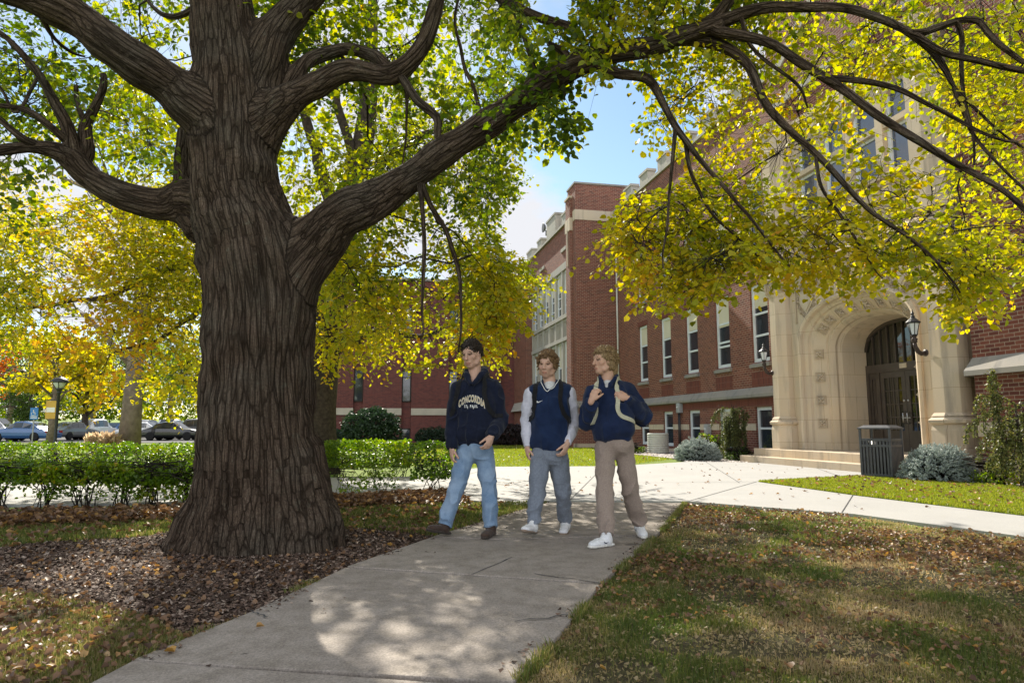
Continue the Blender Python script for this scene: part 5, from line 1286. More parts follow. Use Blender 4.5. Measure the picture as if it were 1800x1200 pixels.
for k in range(0, len(edges) - 1, 2): m.box(edges[k], min(edges[k + 1], x1), UW - .02, UW + .26, 1.85, 2.31)
m.build('concrete_band', M['beige_concrete'], wing)
m = MB(WO); m.box(x0 - .1, Dpx(960, UW), UW - .1, UW + 8.1, WT, WT + .2); m.build('coping', M['ledge_stone'], wing)
for (a, b) in cols:
    for z0, z1 in ((2.75, 4.95), (7.2, 9.4), (-.3, .95)):
        m = MB(WO); m.box(a + .02, b - .02, UW + .18, UW + .27, z0, z0 + .08); m.box(a + .02, b - .02, UW + .18, UW + .27, z1 - .08, z1); m.box(a + .02, a + .09, UW + .18, UW + .27, z0, z1); m.box(b - .09, b - .02, UW + .18, UW + .27, z0, z1); m.box(a, b, UW + .19, UW + .26, z1 - .55, z1 - .48)
        f = m.build('window', M['dark_frame'], wing)
        m = MB(WO); m.box(a + .05, b - .05, UW + .21, UW + .24, z0 + .05, z1 - .05); m.build('pane', M['window_glass'], f)
# ------------------------------------------------------------------ second linden behind
def simple_skel(parts): return [smooth_line(px_line(p), 5) for p in parts]
t2loc = at(566, 800, 16.0); t2loc.z = 0
tree2 = thing('linden_tree', 'second leaning tree with golden leaves growing just behind the trimmed hedge', 'tree', t2loc.to_tuple())
B2 = np.array(t2loc)
t2 = [[(558, 845, 16, 80), (560, 760, 16, 62), (566, 640, 16, 58), (580, 540, 16, 54), (596, 440, 16, 48), (618, 340, 16, 44), (640, 240, 16, 36), (650, 140, 16.2, 28), (655, 0, 16.5, 18)],
      [(600, 440, 16, 30), (575, 330, 15.8, 24), (540, 220, 15.5, 18), (500, 100, 15, 12), (480, -40, 15, 8)],
      [(572, 620, 16, 26), (620, 598, 15.5, 20), (670, 582, 15, 15), (740, 590, 14.5, 9), (800, 560, 14, 5)],
      [(590, 520, 16, 30), (480, 470, 15.5, 24), (380, 450, 14.5, 18), (280, 480, 13.5, 13), (180, 520, 13, 9), (60, 540, 12.5, 5)],
      [(380, 450, 14.5, 14), (320, 400, 14, 10), (260, 380, 13.5, 7), (180, 350, 13, 5)],
      [(585, 570, 16, 22), (450, 560, 15, 17), (370, 540, 13.6, 13), (330, 560, 12.8, 10), (270, 600, 12.5, 7), (200, 620, 12, 4)],
      [(620, 340, 16, 22), (680, 280, 15.5, 16), (740, 240, 15, 11), (820, 220, 14.5, 6)],
      [(628, 300, 16, 20), (600, 210, 15.6, 16), (588, 160, 15.4, 12), (560, 90, 15, 8)]]
sk2 = []
for i, p in enumerate(t2):
    o, C = seg_obj('trunk' if i == 0 else 'branch', px_line(p), tree2, B2, mat='branch_wood', ns=14 if i == 0 else 8, seedo=i * 5, wob=.1 if i else 0); sk2.append(C)
sk2 = np.concatenate(sk2); sk2 = sk2[sk2[:, 2] > 2.4]
for poly, n, y0, y1, cl, sz, t0, t1 in [
 ([(-60, 380), (140, 350), (360, 330), (370, 690), (300, 690), (250, 665), (190, 700), (150, 650), (60, 610), (-60, 560)], 1400, 11.0, 15.5, .53, .08, .60, .74),
 ([(180, 110), (340, 120), (350, 350), (180, 350)], 260, 12, 17, .54, .085, .45, .6),
 ([(500, 100), (960, 60), (980, 300), (900, 420), (960, 480), (880, 560), (860, 640), (560, 600), (500, 480)], 1250, 12, 18, .58, .085, .28, .66),
 ([(550, 560), (700, 540), (720, 600), (560, 640)], 90, 13, 15.5, .4, .08, .72, .8)]:
    P = region(poly, n, y0, y1, (SKYGAP,), cl, cs=.65)
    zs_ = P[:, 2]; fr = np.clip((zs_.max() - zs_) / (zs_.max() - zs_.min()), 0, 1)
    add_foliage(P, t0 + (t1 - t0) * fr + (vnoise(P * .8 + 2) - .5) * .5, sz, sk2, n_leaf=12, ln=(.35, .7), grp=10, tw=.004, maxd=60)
n = 480
Pn = np.stack([RNG.uniform(-12, 2, n * 6), RNG.uniform(11, 22, n * 6), RNG.uniform(7, 13, n * 6)], 1)
Pn = Pn[(((Pn[:, 0] + 4.5) / 6.5) ** 2 + ((Pn[:, 1] - 16.5) / 5.5) ** 2 + ((Pn[:, 2] - 8) / 4.8) ** 2 < 1) & (vnoise(Pn * .7) > .50)][:n]
add_foliage(Pn, np.full(len(Pn), .5), .17, sk2, n_leaf=9, ln=(.6, 1.1), grp=14, tw=.006, maxd=90)
flush(tree2, B2, 'leaf_linden')
# ------------------------------------------------------------------ distant trees
def far_tree(name, label, loc, h, cr, mat, n, size, trunk_r=.25, zc=.62, tintm=.5, clump=.45, seed=0, tmat='trunk_grey', group='trees around the car park', lean=0, flat=.55, low=.25):
    t = thing(name, label, 'tree', tuple(loc), 0, group); rg = np.random.default_rng(seed + 50)
    C0 = np.array([lean, 0, h * zc]); m = MB()
    m.tube([(0, 0, -.1), (0.02, 0, h * .2), (lean * .4, .03, h * .45), (lean * .8, 0, h * .8)], [trunk_r * 1.35, trunk_r, trunk_r * .7, trunk_r * .15], 9)
    tips = []
    for k in range(9):
        a = k * 2.4 + seed; e = h * (.25 + .05 * k); q = C0 + np.array([math.cos(a) * cr * .75, math.sin(a) * cr * .75, (k / 9 - .4) * h * flat * .8]); s = np.array([0, 0, e])
        mid = (q + s) / 2 + [0, 0, h * .05]; m.tube([s, mid, q], [trunk_r * .45, trunk_r * .28, trunk_r * .06], 5); tips.append(q)
        for j in range(3):
            q2 = mid + (q - mid) * (.4 + .2 * j) + rg.normal(size=3) * cr * .28; m.tube([mid + (q - mid) * (.2 + .2 * j), q2], [trunk_r * .15, trunk_r * .04], 4); tips.append(q2)
    m.build('trunk', M[tmat], t)
    nb = 22; bc = C0 + np.array([v / np.linalg.norm(v) * (rg.random() ** .45) for v in rg.normal(size=(nb, 3))]) * [cr * .8, cr * .8, h * flat * .62]
    br = rg.uniform(.22, .42, nb) * cr
    own = rg.integers(0, nb, n); v = rg.normal(size=(n, 3)); v /= np.linalg.norm(v, axis=1, keepdims=True)
    P = bc[own] + v * (br[own] * rg.random(n) ** .5)[:, None] * [1, 1, .7]
    k = (vnoise(P * (2.2 / max(size * 6, .6)) + seed) > clump) & (P[:, 2] > h * low); P = P[k]; own = own[k]
    leaf_mesh('crown', P, rg.normal(size=P.shape) + [0, 0, -.4], rg.normal(size=P.shape) + [0, 0, .6], size * rg.uniform(.6, 1.3, len(P)), tintm + (vnoise(P * .8 + seed) - .5) * .7 + rg.normal(size=len(P)) * .1, M[mat], t, kind='oval' if size > .2 else 'heart')
    return t
def G0(px, Y, z=0): p = at(px, 700, Y); return (p.x, Y, z)
far_tree('locust_tree', 'airy golden tree with a grey trunk standing between the hedge and parked cars', G0(233, 28), 13.5, 6.2, 'leaf_pale', 10000, .13, .34, .66, .55, .50, 3, low=.36)
far_tree('locust_tree', 'light gold feathery tree at the far left edge above the lamp post', G0(-70, 32), 13.0, 6.0, 'leaf_pale', 8000, .13, .26, .68, .6, .50, 8, low=.40)
far_tree('maple_tree', 'bright yellow tree whose low boughs hang behind the lamp post', G0(95, 46), 8.5, 3.6, 'leaf_gold', 9000, .20, .22, .60, .42, .40, 12, low=.40)
far_tree('maple_tree', 'round dark green tree left of the lamp post banner', G0(55, 66), 8.5, 4.4, 'leaf_green', 9000, .26, .3, .52, .5, .40, 17, low=.1)
far_tree('maple_tree', 'small red tree at the left edge behind the golden boughs', G0(-25, 60), 13, 4.2, 'leaf_red', 7000, .24, .3, .6, .5, .40, 21)
far_tree('locust_tree', 'small spreading yellow green tree with a dark forked trunk on the far lawn', G0(152, 58), 7.5, 3.9, 'leaf_linden', 7000, .20, .25, .62, .55, .42, 25, tmat='branch_wood', low=.30)
lab = ['tall mixed green tree farthest left on the slope', 'broad olive tree on the slope behind the disabled parking sign', 'yellow green tree on the slope behind the banner', 'dusky green tree on the slope right of the banner', 'tall tree with a slim bare trunk beyond the parked cars', 'dark green tree beyond the parked cars beside the big trunk', 'thin tree with high crown at the right end of the car park', 'broad green tree behind the car park hidden partly by the big trunk']
for i, (px, Y, h_, cr, mt, tn) in enumerate([(-60, 96, 15, 7, 'leaf_green', .8), (20, 104, 15, 7.5, 'leaf_linden', .35), (95, 98, 14, 7, 'leaf_linden', .5), (165, 110, 15, 8, 'leaf_green', .7), (235, 96, 14, 6.5, 'leaf_linden', .25), (300, 106, 16, 8, 'leaf_green', .5), (355, 92, 14, 6, 'leaf_linden', .3), (430, 104, 15, 8, 'leaf_green', .6)]):
    p = G0(px, Y, max(0, ((Y - 84) / 90)) ** 1.3 * 9); far_tree('maple_tree', lab[i], p, h_, cr, mt, 6500, .42, .35, .58, tn, .40, 30 + i * 7, group='trees on the far slope', low=.16)
fw = 30000; P = np.stack([RNG.uniform(-150, 0, fw), RNG.uniform(118, 128, fw), RNG.random(fw) * 9 + 2.2], 1)
P = P[(P[:, 2] < 6 + 7 * vnoise(P * [.12, .1, 0])) & (vnoise(P * .5) > .3)]
o = leaf_mesh('far_wood', P, rnd(len(P)), rnd(len(P)), RNG.uniform(.5, 1.1, len(P)), .35 + (vnoise(P * .15) - .5) * 1.4 + RNG.normal(size=len(P)) * .1, M['leaf_linden'], None, kind='oval'); tag(o, 'mixed green wood closing the view beyond the car park', 'wood', kind='stuff')
# ------------------------------------------------------------------ hedges
def shrub_leaves(parent, lo, hi, n, size, mat, tint=.45, edge=.7, gap=.0, base=(0, 0, 0), top=0, ellip=False, seed=0, dens=6.0, rough=.05):
    rg = np.random.default_rng(seed + 900); lo = np.array(lo, float); hi = np.array(hi, float)
    u = rg.random((n, 3)); ax = rg.integers(0, 3, n); sd = rg.random(n) < edge
    for k in range(3):
        m = sd & (ax == k); v = rg.random(m.sum()) ** 2 * .22; u[m, k] = np.where(rg.random(m.sum()) < .5, v, 1 - v)
    if ellip:
        v = rg.normal(size=(n, 3)); v /= np.linalg.norm(v, axis=1, keepdims=True); u = .5 + v * .5 * (rg.random(n) ** (1 / (3 + 5 * edge)))[:, None]
    P = lo + u * (hi - lo); P += (np.stack([vnoise(P * 3 + k * 9) for k in range(3)], 1) - .5) * rough * 4 * (u[:, 2:3] * .8 + .2)
    if gap: P = P[vnoise(P * dens + seed) > gap]
    P = P[P[:, 2] > .02]
    t = tint + (vnoise(P * 2 + seed) - .5) * .5 + rg.normal(size=len(P)) * .12
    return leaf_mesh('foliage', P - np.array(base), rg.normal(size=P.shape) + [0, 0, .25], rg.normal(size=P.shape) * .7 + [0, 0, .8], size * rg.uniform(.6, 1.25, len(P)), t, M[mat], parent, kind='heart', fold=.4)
def stems(parent, cx, cy, w, d, h, n, base, seed=0, r=.009):
    rg = np.random.default_rng(seed + 700); L_ = []
    for k in range(n):
        a = np.array([cx + rg.normal() * w * .13, cy + rg.normal() * d * .13, -.02]); b = np.array([cx + rg.uniform(-.5, .5) * w, cy + rg.uniform(-.5, .5) * d, h * rg.uniform(.7, 1)])
        m = (a + b) / 2 + [(a - b)[0] * .15, (a - b)[1] * .15, .02]; m2 = (m + b) / 2 + rg.normal(size=3) * .03
        L_.append(np.stack([a, (a + m) / 2 + rg.normal(size=3) * .015, m, m2, b]))
        for j in range(2): L_.append(np.stack([m2, (m2 + b) / 2 + rg.normal(size=3) * .03, m2 + rg.normal(size=3) * [.12, .12, .03] + [0, 0, .12], m2 + rg.normal(size=3) * [.15, .15, .03] + [0, 0, .16], m2 + rg.normal(size=3) * [.17, .17, .04] + [0, 0, .2]]))
    v, f = thin_tubes(np.array(L_), r, r * .45, 4); return mesh_np('stems', v - np.array(base), [f], M['twig'], parent, smooth=True)
# front hedge: separate stemmy shrubs in a row
HY = 9.05
edges_ = [(-70, 22), (28, 92), (84, 170), (160, 232), (222, 288), (278, 345)]
lbs = ['trimmed leafy hedge shrub cut off by the left edge of the photo', 'trimmed hedge shrub with fanned stems, second from the left edge', 'trimmed hedge shrub with slanting stems, third from the left edge', 'trimmed hedge shrub with pavement showing under it, fourth from the left edge', 'trimmed hedge shrub standing second left of the big trunk', 'trimmed hedge shrub touching the left side of the big trunk']
for i, (a, b) in enumerate(edges_):
    x0, x1 = at(a, 850, HY).x, at(b, 850, HY).x; cx = (x0 + x1) / 2; yy = HY + .25
    t = thing('hedge_shrub', lbs[i], 'hedge shrub', (cx, yy, 0), 0, 'stemmy shrubs of the front hedge'); bs = (cx, yy, 0)
    shrub_leaves(t, (x0 - .06, HY - .05, .30), (x1 + .06, HY + .62, .52 + .02 * (i % 2)), 2300, .042, 'leaf_hedge', .62, .55, .45, bs, seed=i)
    shrub_leaves(t, (x0 + .02, HY + .0, .10), (x1 - .02, HY + .55, .36), 560, .042, 'leaf_hedge', .62, .3, .50, bs, seed=i + 20).name = 'lower_foliage'
    stems(t, cx, yy, (x1 - x0) * .9, .5, .5, 13, bs, seed=i)
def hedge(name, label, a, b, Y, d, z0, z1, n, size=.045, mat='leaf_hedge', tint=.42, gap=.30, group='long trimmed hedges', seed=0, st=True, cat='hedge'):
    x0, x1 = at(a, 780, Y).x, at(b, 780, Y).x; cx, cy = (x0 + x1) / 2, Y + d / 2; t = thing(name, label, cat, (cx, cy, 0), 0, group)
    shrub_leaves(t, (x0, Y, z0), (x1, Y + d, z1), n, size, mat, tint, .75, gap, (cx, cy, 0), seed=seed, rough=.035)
    if st:
        for k in range(int((x1 - x0) / .7) + 1): 
            x = x0 + .35 + k * .7
            if x < x1: stems(t, x, cy, .6, d * .8, z0 + .25, 7, (cx, cy, 0), seed=seed + k)
    return t
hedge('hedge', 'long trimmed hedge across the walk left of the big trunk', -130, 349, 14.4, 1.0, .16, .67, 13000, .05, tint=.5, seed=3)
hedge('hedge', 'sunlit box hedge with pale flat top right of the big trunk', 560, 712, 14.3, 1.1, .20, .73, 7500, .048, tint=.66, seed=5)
hedge('hedge_shrub', 'small loose shrub with bare stems beside the jeans of the left walker', 722, 792, 11.0, .7, .22, .76, 2600, .042, tint=.38, gap=.40, seed=7, group='loose shrubs by the walk', cat='hedge shrub')
for i, (px, py, w, h_, lb) in enumerate([(603, 868, .34, .32, 'sparse little sapling just right of the big trunk'), (672, 862, .30, .42, 'thin twiggy seedling between the trunk and the loose shrub')]):
    p = gnd(px, py); t = thing('small_shrub', lb, 'shrub', (p.x, p.y, 0), 0, 'loose shrubs by the walk')
    shrub_leaves(t, (p.x - w, p.y - .2, .04), (p.x + w, p.y + .2, h_), 260, .045, 'leaf_hedge', .6, .1, .3, p, seed=i + 50); stems(t, p.x, p.y, w * 2, .3, h_, 7, p, seed=i, r=.005)
def bush(name, label, px, Y, w, h_, mat, n, size, group, tint=.5, d=None, seed=0, gap=.3, cone=0):
    x = at(px, 760, Y).x; d = d or w; t = thing(name, label, 'bush', (x, Y, 0), 0, group)
    o = shrub_leaves(t, (x - w / 2, Y - d / 2, -.25 * h_), (x + w / 2, Y + d / 2, h_), n, size, mat, tint, .6, gap, (x, Y, 0), ellip=True, seed=seed, dens=1.6, rough=.09)
    stems(t, x, Y, w * .7, d * .7, h_ * .8, 12, (x, Y, 0), seed=seed, r=.02)
    return t
bush('evergreen_bush', 'large shaggy dark evergreen bush before the brick wing', 652, 33, 2.9, 1.95, 'leaf_dark', 9000, .11, 'dark bushes along the brick wing', seed=1, gap=.2)
bush('clipped_bush', 'low clipped dark bush right of the slit window', 764, 42, 2.4, 1.0, 'leaf_dark', 4500, .09, 'dark bushes along the brick wing', .2, seed=2, gap=.1)
bush('clipped_bush', 'low dark bush partly hidden behind the second tree', 588, 42, 2.2, .95, 'leaf_dark', 4500, .09, 'dark bushes along the brick wing', .2, seed=3, gap=.1)
bush('purple_bush', 'dark purple leaved bush between the left and middle walkers', 893, 40, 2.6, 1.25, 'leaf_purple', 6000, .09, 'dark bushes along the brick wing', .4, seed=4, gap=.1)
bush('hedge_shrub', 'low green plant at the foot of the grooved drum', 1112, 27.5, .9, .38, 'leaf_green', 900, .06, 'small plants in the gravel bed', .7, seed=5)
bush('hedge_shrub', 'small yellow green shrub under the grey meter box', 1243, 23.5, 1.2, .85, 'leaf_hedge', 1700, .06, 'small plants in the gravel bed', .6, seed=6)
bush('hedge_shrub', 'low green plant at the foot of the weeping conifer by the wall', 1300, 21.6, .9, .35, 'leaf_green', 700, .05, 'small plants in the gravel bed', .6, seed=7)
bush('hedge_shrub', 'small ferny plant between the blue spruce and the tower base', 1745, 12.6, .8, .42, 'leaf_hedge', 900, .05, 'small plants in the gravel bed', .75, seed=8, gap=.4)
# ornamental grass mound by the car park
gp = gnd(190, 790); gt = thing('grass_clump', 'dry pale ornamental grass behind the rear hedge', 'plant', (at(182, 760, 27).x, 27, 0))
n = 1300; a = RNG.uniform(0, 6.28, n); rr_ = RNG.random(n) ** .7 * .32
P = np.stack([rr_ * np.cos(a), rr_ * np.sin(a) * .5, RNG.random(n) * .3], 1); D = np.stack([np.cos(a) * .6, np.sin(a) * .4, np.ones(n)], 1) + rnd(n, .25)
leaf_mesh('blades', P, D, rnd(n) + [0, -1, 0], RNG.uniform(.35, .85, n) * .8, RNG.random(n), M['dry_grass'], gt, .1, 'oval').data.transform(Matrix.Scale(1, 4))
# ------------------------------------------------------------------ conifers near the wall
def needles(P, D, ln, wd, tint, mat, parent, base, name='foliage'):
    return leaf_mesh(name, P - np.array(base), D, RNG.normal(size=P.shape), ln, tint, M[mat], parent, .0, 'oval')
def spruce_mound(label, px, py, w, h_, d, n, seed):
    g = gnd(px, py); rg = np.random.default_rng(seed); c = Vector((g.x, g.y, 0))
    t = thing('blue_spruce', label, 'bush', tuple(c), 0, 'low blue spruces')
    th = rg.uniform(0, 2 * math.pi, n); ph = np.arccos(rg.uniform(-.05, 1, n)); rad_ = .45 + .55 * rg.random(n) ** .4
    dirv = np.stack([np.cos(th) * np.sin(ph), np.sin(th) * np.sin(ph), np.cos(ph)], 1)
    lump = .82 + .36 * vnoise(dirv * 2.6 + seed)
    S_ = dirv * np.array([w / 2, d / 2, h_]) * (rad_ * lump)[:, None] * .92 + [0, 0, .04]
    bd = dirv * [1, 1, .5] + rg.normal(size=(n, 3)) * .35 + [0, 0, .15]; bd /= np.linalg.norm(bd, axis=1, keepdims=True)
    k = 16; tt = rg.random((n, k)); P = S_[:, None] + bd[:, None] * (tt * .13)[..., None]
    D = bd[:, None] * .5 + rg.normal(size=(n, k, 3)) * .8
    P = P.reshape(-1, 3); D = D.reshape(-1, 3); tn = np.repeat(.25 + .5 * rad_, k) + rg.normal(size=n * k) * .15
    needles(P, D, .042, .01, tn, 'needle_blue', t, (0, 0, 0))
    seg = np.stack([S_ * .15, S_ * .6 + [0, 0, .02], S_], 1); v, f = thin_tubes(seg, .008, .003); mesh_np('branches', v, [f], M['twig'], t)
spruce_mound('low silvery blue spruce right of the dark slatted litter bin', 1650, 846, 1.42, .66, 1.3, 1500, 4)
spruce_mound('low silvery blue spruce in the bed under the basement windows', 1228, 809, 1.45, .66, 1.2, 1100, 9)
def weeping(label, px, Y, h_, w, n, seed, arms=(), tint=.5):
    x = at(px, 760, Y).x; t = thing('weeping_conifer', label, 'conifer', (x, Y, 0), 0, 'weeping conifers by the wall'); rg = np.random.default_rng(seed)
    L_ = []; P = []; D = []; tn = []
    def strand(pts, dens=150, spread=.05, nl=.055):
        pts = np.array(pts, float); L_.append(np.stack([pts[0], pts[0] * .67 + pts[1] * .33, pts[1], (pts[1] + pts[-1]) / 2 + [0, 0, .02], pts[-1]]))
        s = np.linalg.norm(pts[-1] - pts[0]) + .1; k = int(dens * s); u = rg.random(k)[:, None]
        a, b, c = pts[0], pts[1], pts[-1]; q = (1 - u) ** 2 * a + 2 * u * (1 - u) * b + u * u * c; d = 2 * (1 - u) * (b - a) + 2 * u * (c - b); d /= np.linalg.norm(d, axis=1, keepdims=True) + 1e-6
        P.append(q + rg.normal(size=(k, 3)) * spread * .4); D.append(d * .6 + rg.normal(size=(k, 3)) * .7); tn.append(np.full(k, tint) + rg.normal(size=k) * .22)
    for k in range(n):
        a = rg.uniform(0, 2 * math.pi); z0 = h_ * rg.uniform(.45, .98); r_ = w * .5 * rg.uniform(.25, 1.0)
        e = np.array([math.cos(a) * r_, math.sin(a) * r_ * .8, z0]); bot = e + [math.cos(a) * .06, math.sin(a) * .05, -z0 * rg.uniform(.55, .97)]
        strand([(0, 0, z0 * .96), e + [0, 0, .15], bot * .3 + e * .7], 90); strand([e, (e + bot) / 2 + rg.normal(size=3) * .04, bot], 170, .07)
    for arm in arms:
        strand([arm[0], arm[1], arm[2]], 130, .05)
        for j in range(4):
            u = .35 + .2 * j; q = (1 - u) ** 2 * np.array(arm[0]) + 2 * u * (1 - u) * np.array(arm[1]) + u * u * np.array(arm[2]); strand([q, q + [-.08, 0, -.08], q + [-.10, 0, -.28 - .1 * rg.random()]], 190, .06)
    needles(np.concatenate(P), np.concatenate(D), .055, .01, np.concatenate(tn), 'needle_green', t, (0, 0, 0))
    v, f = thin_tubes(np.array(L_), .009, .004, 4); mesh_np('branches', v, [f], M['twig'], t)
    m = MB(); m.tube([(0, 0, -.05), (.03, 0, h_ * .5), (-.02, 0, h_)], [.05, .035, .015], 8); m.build('trunk', M['branch_wood'], t)
weeping('drooping brown green conifer against the basement wall near the steps', 1290, 21.9, 1.65, .75, 36, 3, arms=[((0, 0, 1.6), (-.45, 0, 1.75), (-.62, 0, 1.35)), ((0, 0, 1.6), (.4, 0, 1.7), (.5, 0, 1.35))], tint=.35)
weeping('straggly weeping conifer with long arms at the right edge before the tower', 1790, 12.2, 1.45, .80, 20, 6, arms=[((0, 0, 1.35), (-.5, 0, 1.45), (-.95, -.1, 1.0)), ((0, 0, 1.1), (-.35, -.1, 1.2), (-.75, -.1, .75)), ((-.25, 0, 1.35), (-.32, 0, 1.8), (-.36, 0, 2.05)), ((0, 0, 1.45), (-.35, 0, 1.62), (-.65, 0, 1.58)), ((0, 0, .9), (-.3, -.1, .8), (-.6, -.1, .5)), ((0, 0, 1.4), (.4, 0, 1.6), (.8, 0, 1.1))], tint=.55)
# ------------------------------------------------------------------ litter bin
bp = gnd(1553, 840); a0 = FA + R(28)
bin_ = thing('litter_bin', 'dark grey slatted litter bin with open sides and angled hood', 'litter bin', (bp.x, bp.y, PZ), a0)
def octb(w, z): c = w * .30; return [(-w + c, -w), (w - c, -w), (w, -w + c), (w, w - c), (w - c, w), (-w + c, w), (-w, w - c), (-w, -w + c)]
W2 = .29
m = MB()
m.box(-W2 + .01, W2 - .01, -W2 + .01, W2 - .01, 0.03, .06)
for sx in (-1, 1):
    for sy in (-1, 1): m.prism([(sx * W2 - .022, sy * W2 - .022), (sx * W2 + .022, sy * W2 - .022), (sx * W2 + .022, sy * W2 + .022), (sx * W2 - .022, sy * W2 + .022)], 0.0, 1.0)
for z0, z1 in ((.03, .08), (.62, .67), (.74, .79)):
    m.box(-W2 + .022, W2 - .022, -W2 - .012, -W2 + .010, z0, z1); m.box(-W2 + .022, W2 - .022, W2 - .010, W2 + .012, z0, z1); m.box(-W2 - .012, -W2 + .010, -W2 + .022, W2 - .022, z0, z1); m.box(W2 - .010, W2 + .012, -W2 + .022, W2 - .022, z0, z1)
m.build('frame', M['bin_metal'], bin_, bevel=.004)
for ax, s in (('x', -1), ('x', 1), ('y', -1), ('y', 1)):
    m = MB(); 
    for k in range(8):
        c = -W2 + .06 + k * (2 * W2 - .12) / 7
        for z0, z1 in ((.08, .62), (.67, .74)):
            if ax == 'y': m.box(c - .019, c + .019, s * W2 - .007, s * W2 + .007, z0, z1)
            else: m.box(s * W2 - .007, s * W2 + .007, c - .019, c + .019, z0, z1)
    m.build('slat_panel', M['bin_metal'], bin_)
m = MB(); m.lathe([(.22, .07), (.235, .74), (.225, .74), (.20, .12)], n=20); m.build('liner', M['dark_frame'], bin_)
m = MB(); m.prism([(-W2 - .04, -W2 - .04), (W2 + .04, -W2 - .04), (W2 + .04, W2 + .04), (-W2 - .04, W2 + .04)], .985, 1.01); m.prism([(-W2 - .04, -W2 - .04), (W2 + .04, -W2 - .04), (W2 + .04, W2 + .04), (-W2 - .04, W2 + .04)], 1.0101, 1.065, [(-W2 + .06, -W2 + .06), (W2 - .06, -W2 + .06), (W2 - .06, W2 - .06), (-W2 + .06, W2 - .06)]); m.build('hood', M['bin_metal'], bin_, bevel=.004)
# ------------------------------------------------------------------ wall lanterns
def lantern(label, u, D, z, s=1.0):
    p = fac(D, u, z); t = thing('wall_lantern', label, 'lantern', tuple(p), FA, 'lanterns beside the entrance'); t.scale = (s, s, s)
    m = MB(); m.lathe([(.075, 0), (.09, .01), (.09, .03), (.05, .045)], n=14); 
    for i, v in enumerate(m.v): m.v[i] = (-v[2], v[0], v[1])
    m.tube([(-.03, 0, 0), (-.14, 0, -.03), (-.24, 0, 0.03), (-.30, 0, .14), (-.32, 0, .26)], [.045, .055, .058, .05, .042], 12)
    m.lathe([(.04, .24), (.075, .27), (.06, .30), (.085, .33), (.05, .36), (.055, .40), (.075, .42)], -.32, 0, 14)
    m.build('bracket', M['bronze'], t)
    m = MB(); z0, z1, r0, r1 = .44, .74, .075, .14
    for k in range(6):
        a = k * math.pi / 3; m.tube([(-.32 + r0 * math.cos(a), r0 * math.sin(a), z0), (-.32 + r1 * math.cos(a), r1 * math.sin(a), z1)], .009, 6)
    m.lathe([(.04, .415), (.085, .43), (.085, .45), (.07, .455)], -.32, 0, 6, False); m.lathe([(.145, .735), (.17, .74), (.17, .76), (.145, .765)], -.32, 0, 6, False)
    m.build('cage', M['black_metal'], t)
    m = MB(); m.lathe([(.066, .45), (.128, .74)], -.32, 0, 6, False); m.build('glass', M['lamp_glass'], t)
    m = MB(); m.lathe([(.175, .765), (.12, .82), (.06, .87), (.045, .90), (.06, .91), (.03, .94), (.03, .97), (.045, .99), (.02, 1.03), (.004, 1.10)], -.32, 0, 12, False); m.build('cap', M['black_metal'], t)
lantern('black iron lantern on a curved bracket left of the arch', 18.05, 11.56, 2.62, .82)
lantern('black iron lantern half hidden by leaves on the right of the arch', 12.42, 11.62, 2.62, .85)
# ------------------------------------------------------------------ lamp post with banner
def text_mesh(name, body, size, mat, parent, loc, rot, extr=.002, align='CENTER', space=1.0, bold=0.0):
    cu = bpy.data.curves.new(name, 'FONT'); cu.body = body; cu.size = size; cu.extrude = extr; cu.align_x = align; cu.align_y = 'CENTER'; cu.space_character = space; cu.offset = bold
    tmp = bpy.data.objects.new(name + '_c', cu); link(tmp); dg = bpy.context.evaluated_depsgraph_get(); me = bpy.data.meshes.new_from_object(tmp.evaluated_get(dg)); bpy.data.objects.remove(tmp)
    me.materials.clear(); me.materials.append(M[mat]); o = link(bpy.data.objects.new(name, me)); o.parent = parent; o.location = loc; o.rotation_euler = rot; return o
noisy('banner_gold', (0.50, 0.30, 0.05), (0.60, 0.38, 0.08), 2, .7); noisy('banner_white', (.70, .68, .62), (.78, .76, .7), 3, .7)
noisy('sign_blue', (0.03, 0.16, 0.42), (.05, .2, .48), 3, .4); noisy('sign_post', (.25, .25, .25), (.35, .35, .35), 8, .5)
lx = at(98, 760, 26); lamp = thing('lamp_post', 'tall black lamp post with a domed top and a gold banner behind the hedge', 'lamp post', (lx.x, 26, 0))
m = MB(); m.lathe([(.13, 0), (.13, .06), (.09, .12), (.065, .5), (.055, .6), (.05, 2.3), (.07, 2.32), (.07, 2.38), (.04, 2.42)], n=12); m.build('pole', M['black_metal'], lamp)
m = MB(); m.lathe([(.05, 2.35), (.10, 2.45), (.12, 2.5)], n=14)
for k in range(4): a = k * math.pi / 2 + .4; m.tube([(.11 * math.cos(a), .11 * math.sin(a), 2.48), (.24 * math.cos(a), .24 * math.sin(a), 2.72)], .012, 5)
m.lathe([(.30, 2.72), (.31, 2.75), (.26, 2.83), (.15, 2.90), (.04, 2.94), (.03, 2.99)], n=18); m.build('lamp_head', M['black_metal'], lamp)
m = MB(); m.lathe([(.10, 2.5), (.22, 2.70), (.22, 2.72)], n=14); m.build('lens', M['lamp_glass'], lamp)
m = MB(); m.tube([(0, 0, 2.05), (-.46, 0, 2.05)], .013, 6); m.tube([(0, 0, 1.33), (-.46, 0, 1.33)], .013, 6); m.build('banner_arm', M['black_metal'], lamp)
m = MB(); m.box(-.45, -.07, -.006, .006, 1.35, 2.03); bn = m.build('banner', M['banner_gold'], lamp)
m = MB(); m.box(-.42, -.10, -.012, -.0065, 1.60, 1.78); m.build('banner_panel', M['banner_white'], bn)
